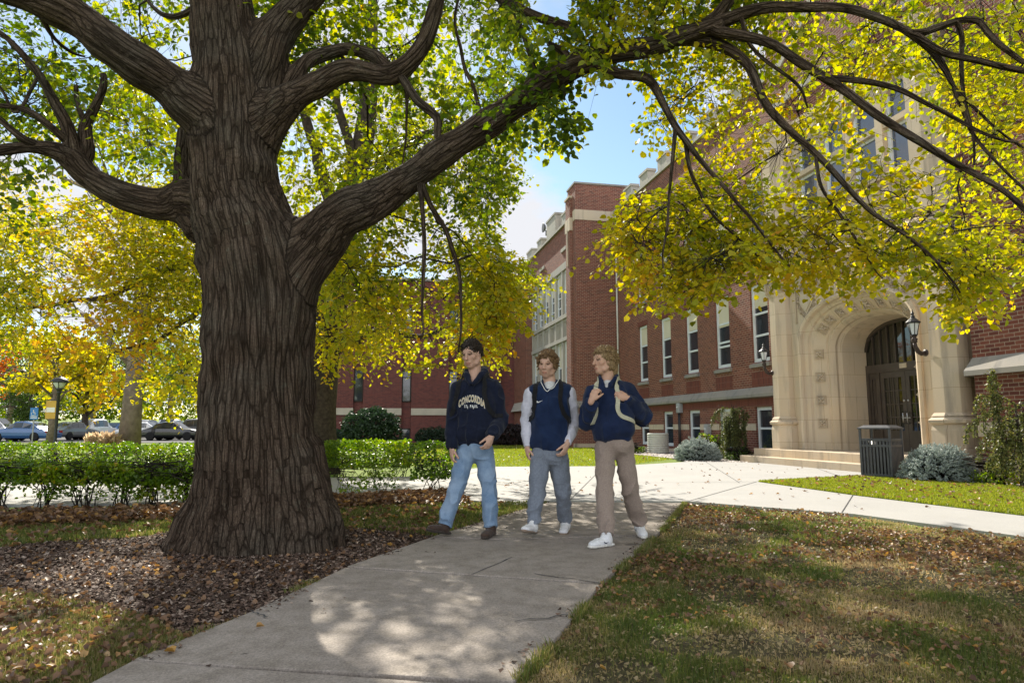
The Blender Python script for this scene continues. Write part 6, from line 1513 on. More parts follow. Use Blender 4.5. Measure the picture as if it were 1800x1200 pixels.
def dis_sign(label, px, Y, z0, z1):
    p = at(px, 760, Y); t = thing('parking_sign', label, 'sign', (p.x, Y, 0), 0, 'blue disabled parking signs'); w = .155
    m = MB(); m.box(-.02, .02, .008, .03, 0, z1 - .02); m.build('post', M['sign_post'], t)
    m = MB(); m.box(-w, w, -.004, .004, z0, z1); b = m.build('plate', M['sign_blue'], t, bevel=.003)
    zc = z1 - .20; m = MB()   # wheelchair symbol
    m.lathe([(.0, 0), (.024, 0), (.024, .004), (0, .004)], n=10)
    for i, v in enumerate(m.v): m.v[i] = (v[0] - .02, -.006 - v[2], v[1] + zc + .095)
    m.tube([(-.02, -.007, zc + .07), (-.012, -.007, zc - .0), (.045, -.007, zc - .005), (.07, -.007, zc - .075)], .011, 5); m.tube([(-.018, -.007, zc + .035), (.04, -.007, zc + .035)], .009, 5)
    m.tube([(-.035 + .065 * math.cos(a_), -.007, zc - .035 + .065 * math.sin(a_)) for a_ in [2.0 + k * .42 for k in range(11)]], .009, 5); m.build('wheelchair_symbol', M['banner_white'], b)
    m = MB(); 
    for k in range(2): m.box(-w + .03, w - .03, -.0062, -.0045, z0 + .05 + k * .055, z0 + .075 + k * .055)
    m.build('lettering', M['banner_white'], b)
dis_sign('blue disabled parking sign on a thin post left of the lamp post', 57, 26.5, 1.33, 1.78)
dis_sign('blue disabled parking sign farther off beside the grey tree trunk', 218, 33, 1.12, 1.62)
# ------------------------------------------------------------------ wall boxes, drum
def ubox(name, label, u, z0, z1, w, pipe=True):
    p = fac(DM - .02, u, 0); t = thing(name, label, 'utility box', (p.x, p.y, 0), FA, 'utility boxes on the school wall')
    m = MB(); m.box(-.16, 0, -w / 2, w / 2, z0, z1); m.box(-.175, -.16, -w / 2 + .03, w / 2 - .03, z0 + .03, z1 - .04); m.build('housing', M['box_grey'], t, bevel=.008)
    m = MB(); m.tube([(-.08, 0, z0), (-.08, 0, .05)], .035, 8); m.tube([(-.08, .12, z0), (-.08, .14, .05)], .018, 6); m.build('conduit', M['black_metal'], t)
    m = MB(); m.lathe([(0, 0), (.05, 0), (.05, .03), (0, .04)], n=12)
    for i, v in enumerate(m.v): m.v[i] = (-.175 - v[2], v[0], v[1] + (z0 + z1) / 2 + .02)
    m.build('meter_dial', M['lamp_glass'], t)
ubox('meter_box', 'pale grey meter box with black conduit under the stone ledge', 26.3, 1.62, 2.02, .30)
ubox('meter_box', 'small dark grey box on the wall above the yellow green shrub', 23.95, .72, 1.15, .28)
dp = at(1157, 790, 27.6); drum = thing('ribbed_drum', 'pale ribbed round drum standing on the gravel by the basement windows', 'drum', (dp.x, 27.6, 0))
m = MB(); pr = [(.40, 0)]
for k in range(9): z = .03 + k * .085; pr += [(.40, z), (.425, z + .02), (.425, z + .05), (.40, z + .07)]
m.lathe(pr + [(.40, .80), (.36, .80), (.36, .70)], n=30); m.build('shell', M['lid_cream'], drum)
m = MB(); m.lathe([(.355, .72), (.2, .74), (.03, .75)], n=24); m.build('grille', M['black_metal'], drum)
# ------------------------------------------------------------------ cars
def paint(name, c):
    t = NT(name, .28); t.color(t.ramp(t.noise(t.obj(), 2, 2), [(.3, c), (.7, tuple(x * 1.08 for x in c))])); t.b.inputs['Coat Weight'].default_value = .8; t.b.inputs['Metallic'].default_value = .2
PC = {'white': (.62, .63, .64), 'silver': (.35, .36, .38), 'black': (.015, .016, .018), 'blue': (.04, .11, .26), 'red': (.32, .03, .025), 'grey': (.10, .105, .11)}
for k_, v_ in PC.items(): paint('paint_' + k_, v_)
noisy('tyre', (.012, .012, .012), (.02, .02, .02), 10, .8); noisy('tail_red', (.35, .01, .01), (.4, .015, .01), 5, .2); noisy('plate_white', (.6, .6, .6), (.7, .7, .7), 5, .5)
def make_car(kind='sedan'):
    t = link(bpy.data.objects.new('parked_car', None)); suv = kind == 'suv'; Rz = 1.72 if suv else 1.45; bz = .98 if suv else .90
    st = [(-2.25, .62, 0), (-2.15, .80, 0), (-1.95, .95 if suv else .92, .0), (-1.75, 1.0 if suv else .96, 1 if suv else 0), (-1.3, 1.0, .9 if suv else .0), (-1.0, 1.0, 1), (-.4, 1, 1), (.25, 1, .97), (.75, 1, .25), (1.0, .98, 0), (1.6, .93, 0), (2.05, .80, 0), (2.25, .60, 0)]
    vs = []; cab = {-1.75: 1.5, -1.3: 1.66, -1.0: 1.70, -.4: Rz, .25: Rz - .04, .75: 1.25} if suv else {-1.3: 1.12, -1.0: 1.33, -.4: Rz, .25: Rz - .02, .75: 1.10}
    for x, hb, c in st:
        belt = bz * hb if hb < 1 else bz; w = .88 * (1 - .10 * (abs(x) / 2.25) ** 3); rz = cab.get(x, 0); rz = max(rz, belt + .03)
        wt = w * (.80 if rz > belt + .1 else .93)
        vs.append([(x, w * .92, .24), (x, w, .42), (x, w, .66), (x, w * .97, belt), (x, wt, rz - (.05 if rz > belt + .1 else .015)), (x, wt * .8, rz)])
    V = []; F = []; n = 12
    for row in vs: V += row + [(x, -y, z) for x, y, z in row[::-1]]
    for i in range(len(vs) - 1):
        for k in range(n): k2 = (k + 1) % n; F.append((i * n + k, (i + 1) * n + k, (i + 1) * n + k2, i * n + k2))
    F.append(tuple(range(n))[::1]); F.append(tuple((len(vs) - 1) * n + k for k in range(n))[::-1])
    m = MB(); m.add(V, [f[::-1] for f in F], False); body = m.build('body', M['paint_white'], t, bevel=.02)
    m = MB()
    xs = [s[0] for s in st]
    def P(i, k, s, o=.012): x, y, z = vs[i][k]; return Vector((x, s * (y + o), z))
    i0 = xs.index(-1.3 if not suv else -1.75); i1 = xs.index(.75)
    for s in (1, -1):
        for i in range(i0, i1):
            a, b, c, d = P(i, 3, s), P(i + 1, 3, s), P(i + 1, 4, s), P(i, 4, s); e = .1
            A_ = a.lerp(d, .14); B_ = b.lerp(c, .14); C_ = c.lerp(b, .12); D_ = d.lerp(a, .12)
            if i != i1 - 1: B_ = B_.lerp(A_, .06); C_ = C_.lerp(D_, .06)
            m.add([A_, B_, C_, D_], [(0, 1, 2, 3) if s < 0 else (3, 2, 1, 0)])
    for (i, j) in ((i1, xs.index(1.0)), (i1 - 1, i1)):
        a, b, c, d = P(i, 5, 1, -.02), P(i, 5, -1, -.02), P(j, 5, -1, -.02), P(j, 5, 1, -.02); o_ = Vector((.01, 0, .012)); m.add([p + o_ for p in (a, b, c, d)], [(0, 1, 2, 3)])
    j = i0; i = i0 + 1
    a, b, c, d = P(i, 5, 1, -.02), P(i, 5, -1, -.02), P(j, 5, -1, -.02), P(j, 5, 1, -.02); o_ = Vector((-.012, 0, .012)); m.add([p + o_ for p in (a, b, c, d)], [(3, 2, 1, 0)])
    m.build('windows', M['window_glass'], t)
    for x in (-1.38, 1.38):
        for s in (1, -1):
            m = MB(); m.lathe([(.20, 0), (.31, .0), (.335, .03), (.335, .17), (.31, .20), (.20, .20)], n=20)
            for q in range(len(m.v)): v = m.v[q]; m.v[q] = (x + v[0], s * (.70 + v[2]), .335 + v[1])
            w = m.build('wheel', M['tyre'], t); m = MB(); m.lathe([(.02, .0), (.19, .0), (.205, .03)], n=14)
            for q in range(len(m.v)): v = m.v[q]; m.v[q] = (x + v[0], s * (.86 + v[2]), .335 + v[1])
            m.build('rim', M['steel'], w)
    for s in (1, -1):
        m = MB(); m.box(2.06, 2.235, s * .66 - .14, s * .66 + .14, .60, .70); m.build('headlight', M['lamp_glass'], t)
        m = MB(); m.box(-2.25, -2.14, s * .68 - .12, s * .68 + .12, .62, .76); m.build('tail_light', M['tail_red'], t)
    m = MB(); m.box(-2.275, -2.25, -.26, .26, .42, .54); m.build('licence_plate', M['plate_white'], t)
    return t
def set_car(c, x, y, a, col, label):
    c.location = (x, y, .006); c.rotation_euler = (0, 0, a); tag(c, label, 'car', 'cars in the car park')
    b = [k for k in c.children if k.name.startswith('body')][0]; b.data = b.data.copy() if b.data.users > 1 else b.data; b.data.materials[0] = M['paint_' + col]
cars = [(-6, 52, 'silver', 'suv', 'silver car cut off by the left edge of the photo'), (45, 50, 'blue', 'sedan', 'blue car below the nearer disabled parking sign'), (128, 56, 'grey', 'sedan', 'grey car just right of the lamp post'), (170, 60, 'white', 'suv', 'white car behind the dry ornamental grass'),
        (205, 66, 'blue', 'sedan', 'blue car immediately left of the grey tree trunk'), (258, 56, 'white', 'sedan', 'white saloon immediately right of the grey tree trunk'), (262, 66, 'silver', 'suv', 'silver car in the farther row right of the grey tree trunk'), (296, 62, 'white', 'suv', 'tall white car in the middle of the car park'),
        (305, 54, 'black', 'sedan', 'black saloon in the nearest row of the car park'), (325, 68, 'red', 'sedan', 'red car far back near the big trunk'), (338, 58, 'grey', 'suv', 'dark grey car touching the big trunk in the view'), (278, 76, 'grey', 'sedan', 'grey car in the farthest row'), (240, 78, 'white', 'sedan', 'white car in the farthest row left of the grey one')]
pr_ = {'sedan': make_car('sedan'), 'suv': make_car('suv')}; used = set()
for i, (px, Y, col, kd, lb) in enumerate(cars):
    c = pr_[kd] if kd not in used else copy_tree(pr_[kd]); used.add(kd)
    p = at(px, 750, Y); set_car(c, p.x, Y, R([8, -4, 85, 92, 80, 3, -5, 95, 4, 88, 2, -3, 6][i]) + (math.pi if i % 3 == 1 else 0), col, lb)
# floodlight on the bay battlements
fp = fac(DB + .2, 40.6, 13.0); fl_ = thing('floodlight', 'round grey floodlight on the battlements of the brick bay', 'lamp', tuple(fp), FA)
m = MB(); m.tube([(0, 0, 0), (0, 0, .35)], .04, 6); m.build('bracket', M['bin_metal'], fl_)
m = MB(); m.lathe([(.05, 0), (.18, .08), (.28, .25), (.30, .34), (.27, .34)], n=16)
for i, v in enumerate(m.v): m.v[i] = (-v[2] * .6, v[0], v[1] + .5)
m.build('housing', M['bin_metal'], fl_)
# ------------------------------------------------------------------ people
def cloth(name, c1, c2, scale=30, rough=.9, weave=0.35, wash=None):
    t = NT(name, rough); v = t.obj(); f = t.noise(v, scale, 4); col = t.ramp(f, [(.3, c1), (.7, c2)])
    if wash is not None:
        w = t.noise(v, 4.5, 4, .6); col = t.mix(t.ramp(w, [(.42, (0, 0, 0)), (.68, (.8, .8, .8))]), col, wash)
    t.color(col); t.b.inputs['Sheen Weight'].default_value = .12; t.b.inputs['Specular IOR Level'].default_value = .15
    t.bump(t.math('ADD', t.noise(v, 260, 2), t.math('MULTIPLY', t.noise(v, 22, 4), 1.3)), weave, .006); return t.m
cloth('fleece_navy_dark', (0.0055, 0.008, 0.020), (0.010, 0.014, 0.032))
cloth('knit_navy', (0.007, 0.016, 0.048), (0.013, 0.027, 0.072), 14)
cloth('sweat_navy', (0.007, 0.014, 0.042), (0.012, 0.022, 0.062), 14)
cloth('denim', (0.12, 0.19, 0.30), (0.18, 0.27, 0.39), 120, wash=(0.30, 0.39, 0.51), weave=.5)
cloth('jogger_grey', (0.145, 0.165, 0.205), (0.205, 0.230, 0.275), 60)
cloth('chino_taupe', (0.235, 0.18, 0.15), (0.31, 0.245, 0.205), 90)
cloth('sleeve_white', (0.50, 0.50, 0.58), (0.60, 0.60, 0.67), 40)
cloth('shirt_grey', (0.50, 0.50, 0.50), (0.62, 0.62, 0.62), 40)
cloth('strap_black', (0.008, 0.008, 0.009), (0.016, 0.016, 0.018), 60)
cloth('strap_cream', (0.40, 0.38, 0.28), (0.50, 0.48, 0.36), 60)
cloth('bag_olive', (0.03, 0.032, 0.022), (0.055, 0.055, 0.038), 30)
cloth('sock_white', (.62, .62, .64), (.72, .72, .74), 60)
cloth('shoe_white', (.60, .60, .62), (.72, .72, .73), 50, .6); cloth('shoe_brown', (.040, .024, .018), (.075, .048, .036), 40, .7)
cloth('sole_white', (.58, .56, .52), (.68, .66, .62), 50, .7); cloth('sole_gum', (.20, .15, .11), (.28, .21, .16), 50, .8); cloth('sole_dark', (.04, .03, .025), (.06, .045, .035), 50, .8)
cloth('mark_gold', (.45, .30, .06), (.55, .38, .09), 60); cloth('mark_white', (.70, .70, .68), (.80, .80, .78), 60); cloth('mark_navy', (.008, .012, .035), (.012, .018, .05), 60)
def hairmat(name, a, b):
    t = NT(name, .55); v = t.obj(); mp = t.n('Mapping'); mp.inputs['Scale'].default_value = (70, 70, 22); t.l(v, mp.inputs[0]); n1 = t.noise(mp.outputs[0], 1.6, 4)
    t.color(t.ramp(n1, [(.35, a), (.7, b)])); t.b.inputs['Specular IOR Level'].default_value = .35; t.bump(n1, 1.0, .008); return t.m
hairmat('hair_dark', (.010, .006, .004), (.030, .017, .010)); hairmat('hair_brown', (.075, .040, .018), (.24, .14, .06)); hairmat('hair_blond', (.13, .08, .038), (.38, .26, .13))
t = NT('skin', .55); a = t.attr('paint'); nz = t.noise(t.obj(), 60, 3); t.color(t.mix(.25, a.outputs['Color'], t.mix(1.0, a.outputs['Color'], t.ramp(nz, [(.3, (.8, .72, .7)), (.7, (1.15, 1.12, 1.1))]), 'MULTIPLY')))
t.b.inputs['Subsurface Weight'].default_value = .08; t.b.inputs['Subsurface Radius'].default_value = (.012, .005, .003); t.bump(nz, .15, .002)
def nrm_(v): v = np.array(v, float); return v / np.linalg.norm(v)
def frame(f, up=(0, 0, 1)):
    """columns: right (viewer-left of a person facing us is their right), forward, up"""
    f = nrm_(f); r = nrm_(np.cross(f, up)); u = np.cross(r, f); return np.stack([r, f, u], 1)
def hand(fl, W, d, palm, thumb, curl=.6, s=1.0, wrap=None):
    """palm + five bent fingers; W wrist, d hand direction, palm = way the palm faces, thumb = side of the thumb"""
    d = nrm_(d); palm = nrm_(palm - np.dot(palm, d) * d); th = nrm_(thumb - np.dot(thumb, d) * d - np.dot(thumb, palm) * palm)
    W = np.array(W); A = np.stack([th, palm, d], 1)
    fl.ell(W + d * .050 * s, (.038 * s, .016 * s, .050 * s), .012, A)
    fl.cone(W - d * .02, W + d * .03 * s, .027 * s, .024 * s, .015)
    for k, (off, L_) in enumerate([(.029, .078), (.010, .088), (-.009, .082), (-.027, .064)]):
        p = W + d * (.088 - .004 * abs(k - 1)) * s + th * off * s; dd = nrm_(d + th * off * 2.2); c = curl * (1 + .12 * k)
        for j, fr in enumerate((.45, .32, .25)):
            ang = c * (.35 + .45 * j); v = nrm_(dd * math.cos(ang) + palm * math.sin(ang)); q = p + v * L_ * fr * s
            fl.cone(p, q, (.0098 - .0009 * j) * s, (.0090 - .0010 * j) * s, .004); p = q
    p = W + d * .022 * s + th * .028 * s; v = nrm_(d * .75 + th * .38 + palm * .38)
    for j, (L_, r_) in enumerate(((.040, .0135), (.030, .0110), (.024, .0095))):
        q = p + v * L_ * s; fl.cone(p, q, r_ * s, r_ * .88 * s, .006); p = q; v = nrm_(v + palm * .30 * curl + d * .35)
def head(fl, C, A, s=1.0, c_smile=False):
    r, f, u = A[:, 0], A[:, 1], A[:, 2]; P = lambda x, y, z: C + (r * x + f * y + u * z) * s
    E = lambda x, y, z, a, b, c, k=.012, sub=False: fl.ell(P(x, y, z), (a * s, b * s, c * s), k, A, sub)
    E(0, -.012, .035, .076, .098, .092, .01); E(0, .022, -.035, .060, .072, .080, .03); E(0, .058, -.094, .030, .028, .024, .03)
    fl.cone(P(-.030, .082, .036), P(.030, .082, .036), .013 * s, .013 * s, .014)
    for x in (-1, 1):
        E(x * .044, .060, -.018, .021, .020, .018, .02); E(x * .031, .099, .014, .016, .013, .0105, .008, True); E(x * .031, .080, .013, .0125, .0125, .0110, .003)
        fl.cone(P(x * .018, .093, .0215), P(x * .044, .084, .020), .0045 * s, .004 * s, .003)
        E(x * .076, -.004, .002, .010, .019, .031, .008); fl.cone(P(x * .052, .03, -.075), P(x * .060, -.012, -.040), .022 * s, .022 * s, .02)
    fl.cone(P(0, .092, .022), P(0, .112, -.022), .0085 * s, .0125 * s, .010); E(0, .110, -.026, .0175, .013, .0095, .006)
    if c_smile:
        for x in (-1, 1): fl.cone(P(x * .018, .092, -.066), P(x * .032, .080, -.054), .005 * s, .004 * s, .005); E(x * .040, .070, -.040, .018, .016, .018, .015)
    E(0, .090, -.060, .026, .014, .0075, .008); E(0, .088, -.073, .022, .013, .0080, .007); E(0, .101, -.0660, .022, .008, .0022, .002, True)
def garment(fl, name, mat, parent, base, clip=(), disp=None, it=1):
    """clip: list of (point, normal) - removes everything on the normal side"""
    for p, n in clip:
        n = nrm_(n); ax = [fl.lo[i] + fl.h * np.arange(fl.n[i]) for i in range(3)]
        D = (ax[0] - p[0])[:, None, None] * n[0] + (ax[1] - p[1])[None, :, None] * n[1] + (ax[2] - p[2])[None, None, :] * n[2]
        fl.G = np.maximum(fl.G, D.astype(np.float32)) if len(clip) and clip is not None else fl.G
    V, F = fl.mesh(); V = relax(V, F, it)
    if disp is not None:
        N_ = vnormals(V, F); V = V + N_ * disp(V)[:, None]
    o = mesh_np(name, V - base, [F], M[mat], parent, smooth=True)
    return o, V, F
def ridged(P, f, warp=.3):
    P = P + (np.stack([vnoise(P * f * .5 + k * 11) for k in range(3)], 1) - .5) * warp / f * 4
    return 1 - np.abs(2 * vnoise(P * f) - 1)
def folds(joints, amp=.006, fine=.0015, seed=0, stretch=(1, 1, .8), f=13):
    joints = [(np.array(p), r, a) for p, r, a in joints]; st = np.array(stretch)
    def fn(V):
        w = np.full(len(V), .35)
        for p, r, a in joints: w = w + a * np.exp(-((V - p) ** 2).sum(1) / (r * r))
        return amp * 1.7 * w * (ridged(V * st + seed, f) ** 3 - .25) + fine * (vnoise(V * 45 + seed) - .5) + amp * .8 * (vnoise(V * 6 + seed) - .5)
    return fn
def ribbon(name, pts, width, thick, mat, parent, base, bvh=None, off=.004, per=6, wtaper=None):
    Ln = smooth_line([(Vector(p), width) for p in pts], per); C = Ln[:, :3]; Nm = []
    for i in range(len(C)):
        if bvh is not None:
            loc, nn, _, _ = bvh.find_nearest(Vector(C[i])); C[i] = np.array(loc) + np.array(nn) * (off + thick / 2); Nm.append(np.array(nn))
    C[1:-1] = (C[:-2] + 2 * C[1:-1] + C[2:]) / 4
    T = np.gradient(C, axis=0); T /= np.linalg.norm(T, axis=1, keepdims=True)
    Nm = np.array(Nm); Nm[1:-1] = (Nm[:-2] + 2 * Nm[1:-1] + Nm[2:]); Nm -= (Nm * T).sum(1, keepdims=True) * T; Nm /= np.linalg.norm(Nm, axis=1, keepdims=True); Sd = np.cross(T, Nm)
    m = MB(base); vs = []; fs = []; n = len(C)
    for i in range(n):
        for a, b in ((-1, -1), (1, -1), (1, 1), (-1, 1)): vs.append(C[i] + Sd[i] * a * width / 2 + Nm[i] * b * thick / 2)
    for i in range(n - 1):
        for k in range(4): k2 = (k + 1) % 4; fs.append((i * 4 + k, i * 4 + k2, i * 4 + 4 + k2, i * 4 + 4 + k))
    fs += [(3, 2, 1, 0), tuple((n - 1) * 4 + k for k in range(4))]
    m.add(vs, fs, False); return m.build(name, M[mat], parent, bevel=min(thick * .3, .003))
def mk_bvh(V, F): return BVHTree.FromPolygons([tuple(v) for v in V], [tuple(f) for f in F])
def decal(name, me, mat, parent, base, C, A, bvh, off=.003):
    """lays a flat mesh (x right, y up, metres) on the garment seen from its front"""
    f = A[:, 1]
    for v in me.vertices:
        p = C - A[:, 0] * v.co.x * 1.0 + A[:, 2] * v.co.y   # viewer's right is the wearer's left
        hs_ = [bvh.ray_cast(Vector(p + A[:, 0] * a_ + A[:, 2] * b_ + f * .5), Vector(-f), 1.2)[0] for a_, b_ in ((0, 0), (.018, 0), (-.018, 0), (0, .018), (0, -.018))]
        hs_ = [float(np.dot(np.array(h_) - p, f)) for h_ in hs_ if h_ is not None]
        if hs_: q = p + f * (.5 * float(np.mean(hs_)) + .5 * max(hs_) + off * .7 + v.co.z)
        else: q = p
        v.co = Vector(q - base)
    me.materials.clear(); me.materials.append(M[mat]); o = link(bpy.data.objects.new(name, me)); o.parent = parent; return o
def flat_text(body, size, bold=0.0, space=1.0, arch_=0.0):
    cu = bpy.data.curves.new('t', 'FONT'); cu.body = body; cu.size = size; cu.align_x = 'CENTER'; cu.align_y = 'CENTER'; cu.space_character = space; cu.offset = bold; cu.resolution_u = 3
    tmp = link(bpy.data.objects.new('t', cu)); dg = bpy.context.evaluated_depsgraph_get(); me = bpy.data.meshes.new_from_object(tmp.evaluated_get(dg)); bpy.data.objects.remove(tmp)
    bm = bmesh.new(); bm.from_mesh(me); bmesh.ops.triangulate(bm, faces=bm.faces)
    bmesh.ops.subdivide_edges(bm, edges=[e for e in bm.edges if e.calc_length() > size * .22], cuts=1); bm.to_mesh(me); bm.free()
    for v in me.vertices:
        if arch_: v.co.y += -arch_ * v.co.x ** 2 + abs(v.co.x) * 0
    return me
def shoe(fl, sl, ank, toe, s=1.0, h=.075):
    """upper in field fl, sole in field sl; toe = unit direction of the foot (may point up or down)"""
    d = nrm_(toe); up = nrm_(np.array([0, 0, 1.]) - np.dot([0, 0, 1.], d) * d); r = np.cross(d, up); A = np.stack([r, d, up], 1); A0 = np.array(ank)
    bt = A0 - up * h   # sole plane point under the ankle
    fl.ell(bt + d * .00 * s + up * .048, (.040 * s, .058 * s, .050), .02, A); fl.ell(bt + d * .08 * s + up * .036, (.044 * s, .080 * s, .036), .03, A); fl.ell(bt + d * .145 * s + up * .030, (.045 * s, .055 * s, .028), .02, A)
    fl.cone(bt + up * .05, A0 + up * .035, .042 * s, .040 * s, .03)
    for q, rr in ((-.045, .036), (-.01, .038), (.04, .041), (.09, .046), (.14, .046), (.170, .036)): sl.ell(bt + d * q * s + up * .012, (rr * s, .045 * s, .0165), .012, A)
    return bt, A
def limb_cut(a, b, t=1.0): a, b = np.array(a), np.array(b); return (a + (b - a) * t, b - a)
def jt(px, py, Y): return np.array(at(px, py, Y))
def strands(fl, n, C, A, rg, r0, ln, rad=(.085, .105, .100), zmin=-.02, fmax=.6, back_low=-.02, down=.6, curl=.5, s=1.0, shift=(0, -.012, .035)):
    """hair: many short curved tufts over the skull"""
    for k in range(n):
        v = rg.normal(size=3); v /= np.linalg.norm(v)
        lim = zmin if v[1] > .15 else (back_low if v[1] < -.1 else (zmin + back_low) / 2)
        if v[2] * rad[2] + shift[2] < lim: continue
        if v[1] > fmax and v[2] < .62: continue
        p = np.array(shift) + v * rad; t = np.cross(v, rg.normal(size=3)); t /= np.linalg.norm(t)
        d = nrm_(t * curl + v * .35 + np.array([0, .10 if v[1] > 0 else -.2, -down * (1 - max(0, v[2]) * .6)]))
        L_ = ln * rg.uniform(.6, 1.2); m_ = p + d * L_ * .55; d2 = nrm_(d + rg.normal(size=3) * curl * .6 + [0, 0, -.3 * down]); e = m_ + d2 * L_ * .5
        W_ = [C + A @ (q * s) for q in (p, m_, e)]
        fl.cone(W_[0], W_[1], r0 * s * 1.2, r0 * s, .004); fl.cone(W_[1], W_[2], r0 * s, r0 * .45 * s, .004)
def paint_skin(V, C, A, s, base_c, stub=0.0, hairc=(.05, .03, .02), eye=(.08, .06, .04), gaze=0):
    col = np.tile(np.array([*base_c, 1.0]), (len(V), 1)); Q = (V - C) @ A / s; x, y, z = Q[:, 0], Q[:, 1], Q[:, 2]; ax = np.abs(x)
    def put(m, c, w=1.0): col[m, :3] = col[m, :3] * (1 - w) + np.array(c) * w
    hd = (np.abs(z) < .14) & (ax < .1) & (y > .03)
    red = np.array(base_c) * [1.05, .70, .66]
    put(hd & (((ax - .045) / .022) ** 2 + ((z + .022) / .02) ** 2 < 1), red, .12); put(hd & (ax < .016) & (np.abs(z + .022) < .014) & (y > .1), red, .15)
    put(hd & ((x / .025) ** 2 + ((z + .066) / .0125) ** 2 < 1) & (y > .078), np.array(base_c) * [.88, .58, .55], .7)
    put(hd & (np.abs(z + .0665) < .0022) & (ax < .021) & (y > .078), np.array(base_c) * .25, .8)
    hd = hd & (y > .062)
    for sg in (-1, 1):
        xx = x * sg
        put(hd & (((xx - .031) / .019) ** 2 + ((z - .013) / .012) ** 2 < 1), np.array(base_c) * [.72, .62, .60], .5)
        put(hd & (((xx - .031) / .0150) ** 2 + ((z - .012) / .0052) ** 2 < 1), (.10, .075, .06), .85)
        put(hd & (((x - sg * .031 - gaze) / .0062) ** 2 + ((z - .011) / .0062) ** 2 < 1), eye, 1)
        put(hd & (np.abs(z - .0185) < .0028) & (np.abs(xx - .031) < .016), np.array(hairc) * .6, .9)
        put(hd & (np.abs(z - (.040 - ((xx - .034) / .05) ** 2 * .5)) < .0050) & (np.abs(xx - .034) < .021), hairc, .6)
    if stub > 0:
        m = hd & (z < -.035) & (((x / .030) ** 2 + ((z + .066) / .016) ** 2) > 1) | ((np.abs(z + .075) < .03) & (ax > .035) & (y > .0) & (y < .09) & (ax < .1)); put(m, hairc, stub)
    return col
def person(name, label, cfg):
    c = cfg; J = {k: jt(*v) for k, v in c['J'].items()}
    for k in ('anR', 'anL'): J[k][2] = max(J[k][2], c.get('az', {}).get(k, .095))
    base = np.array([(J['anR'][0] + J['anL'][0]) / 2, (J['anR'][1] + J['anL'][1]) / 2, PZ]); T_ = thing('person', label, 'person', tuple(base))
    fa = R(c['face']); ba = R(c['turn']); dn = R(c.get('nod', 8)); tilt = R(c.get('tilt', 0))
    fh = np.array([-math.sin(fa) * math.cos(dn), -math.cos(fa) * math.cos(dn), -math.sin(dn)]); A = frame(fh, (math.sin(tilt), 0, math.cos(tilt)))
    Bf = np.array([-math.sin(ba), -math.cos(ba), 0]); Bm = frame(Bf); s = c.get('hs', 1.08); C = J['head']; g = c.get('bs', 1.04)
    allp = np.array(list(J.values())); lo = allp.min(0) - .28; hi = allp.max(0) + .25; lo[2] = -.02; hi[2] = C[2] + .20
    shR, shL, hpR, hpL = J['shR'], J['shL'], J['hpR'], J['hpL']; nk = J['neck']; chest = (shR + shL) / 2 + [0, 0, -.17]; pel = (hpR + hpL) / 2 + [0, 0, .05]; wst = chest * .35 + pel * .65
    # ---- body
    fl = Field(lo, hi, .0052)
    fl.cone(C + A @ np.array([0, -.03, -.06]) * s, nk + [0, 0, -.03], .055 * s, .062 * s, .02); head(fl, C, A, s)
    fl.cone(shR, shL, .055, .055, .05); fl.ell(chest, (.15 * g, .095 * g, .2), .06, Bm); fl.ell(wst, (.13 * g, .085 * g, .16), .06, Bm); fl.ell(pel, (.15 * g, .10 * g, .11), .06, Bm)
    for S_ in 'RL':
        sh, el, wr, hp, kn, an = [J[k + S_] for k in ('sh', 'el', 'wr', 'hp', 'kn', 'an')]
        fl.cone(sh, el, .045, .038, .03); fl.cone(el, wr, .038, .025, .02); fl.cone(hp, kn, .075, .052, .04); fl.cone(kn, an, .05, .036, .03)
        hd = c['hand' + S_]; hand(fl, wr, hd[0], hd[1], hd[2], hd[3], s * .98)
    V, F = fl.mesh(); V = relax(V, F, 1, .35)
    col = paint_skin(V, C, A, s, c['skin'], c.get('stub', 0), c.get('beard', (.05, .03, .02)))
    mesh_np('body', V - base, [F], M['skin'], T_, smooth=True, attrs={'paint': ('FLOAT_COLOR', 'POINT', col)}); del fl
    # ---- hair
    rg = np.random.default_rng(c['seed']); hl = C - .26; hh = C + .24; fl = Field(hl, hh, .0038); h_ = c['hair']
    fl.ell(C + A @ np.array([0, -.022, .044]) * s, np.array(h_['cap']) * s, .0, A)
    for x_, y_, z_, a_, b_, c_ in h_.get('sub', []): fl.ell(C + A @ np.array([x_, y_, z_]) * s, (a_ * s, b_ * s, c_ * s), .01, A, True)
    for x_, y_, z_, a_, b_, c_ in h_.get('add', []): fl.ell(C + A @ np.array([x_, y_, z_]) * s, (a_ * s, b_ * s, c_ * s), .015, A)
    strands(fl, h_['n'], C, A, rg, h_['r'], h_['ln'], h_['rad'], h_['zmin'], h_['fmax'], h_['back'], h_['down'], h_['curl'], s)
    V, F = fl.mesh(); V = V + vnormals(V, F) * (.006 * (ridged(V, 48, .6) - .5) + .003 * (vnoise(V * 110) - .5))[:, None]
    mesh_np('hair', V - base, [F], M[h_['mat']], T_, smooth=True); del fl
    # ---- trousers
    fl = Field(lo, [hi[0], hi[1], pel[2] + .3], .0062); tr = c['trousers']
    fl.ell(pel + [0, 0, .0], (.168 * g, .124 * g, .13), .03, Bm); fl.ell(pel + [0, 0, .05], (.150 * g, .110 * g, .12), .03, Bm)
    cl = []
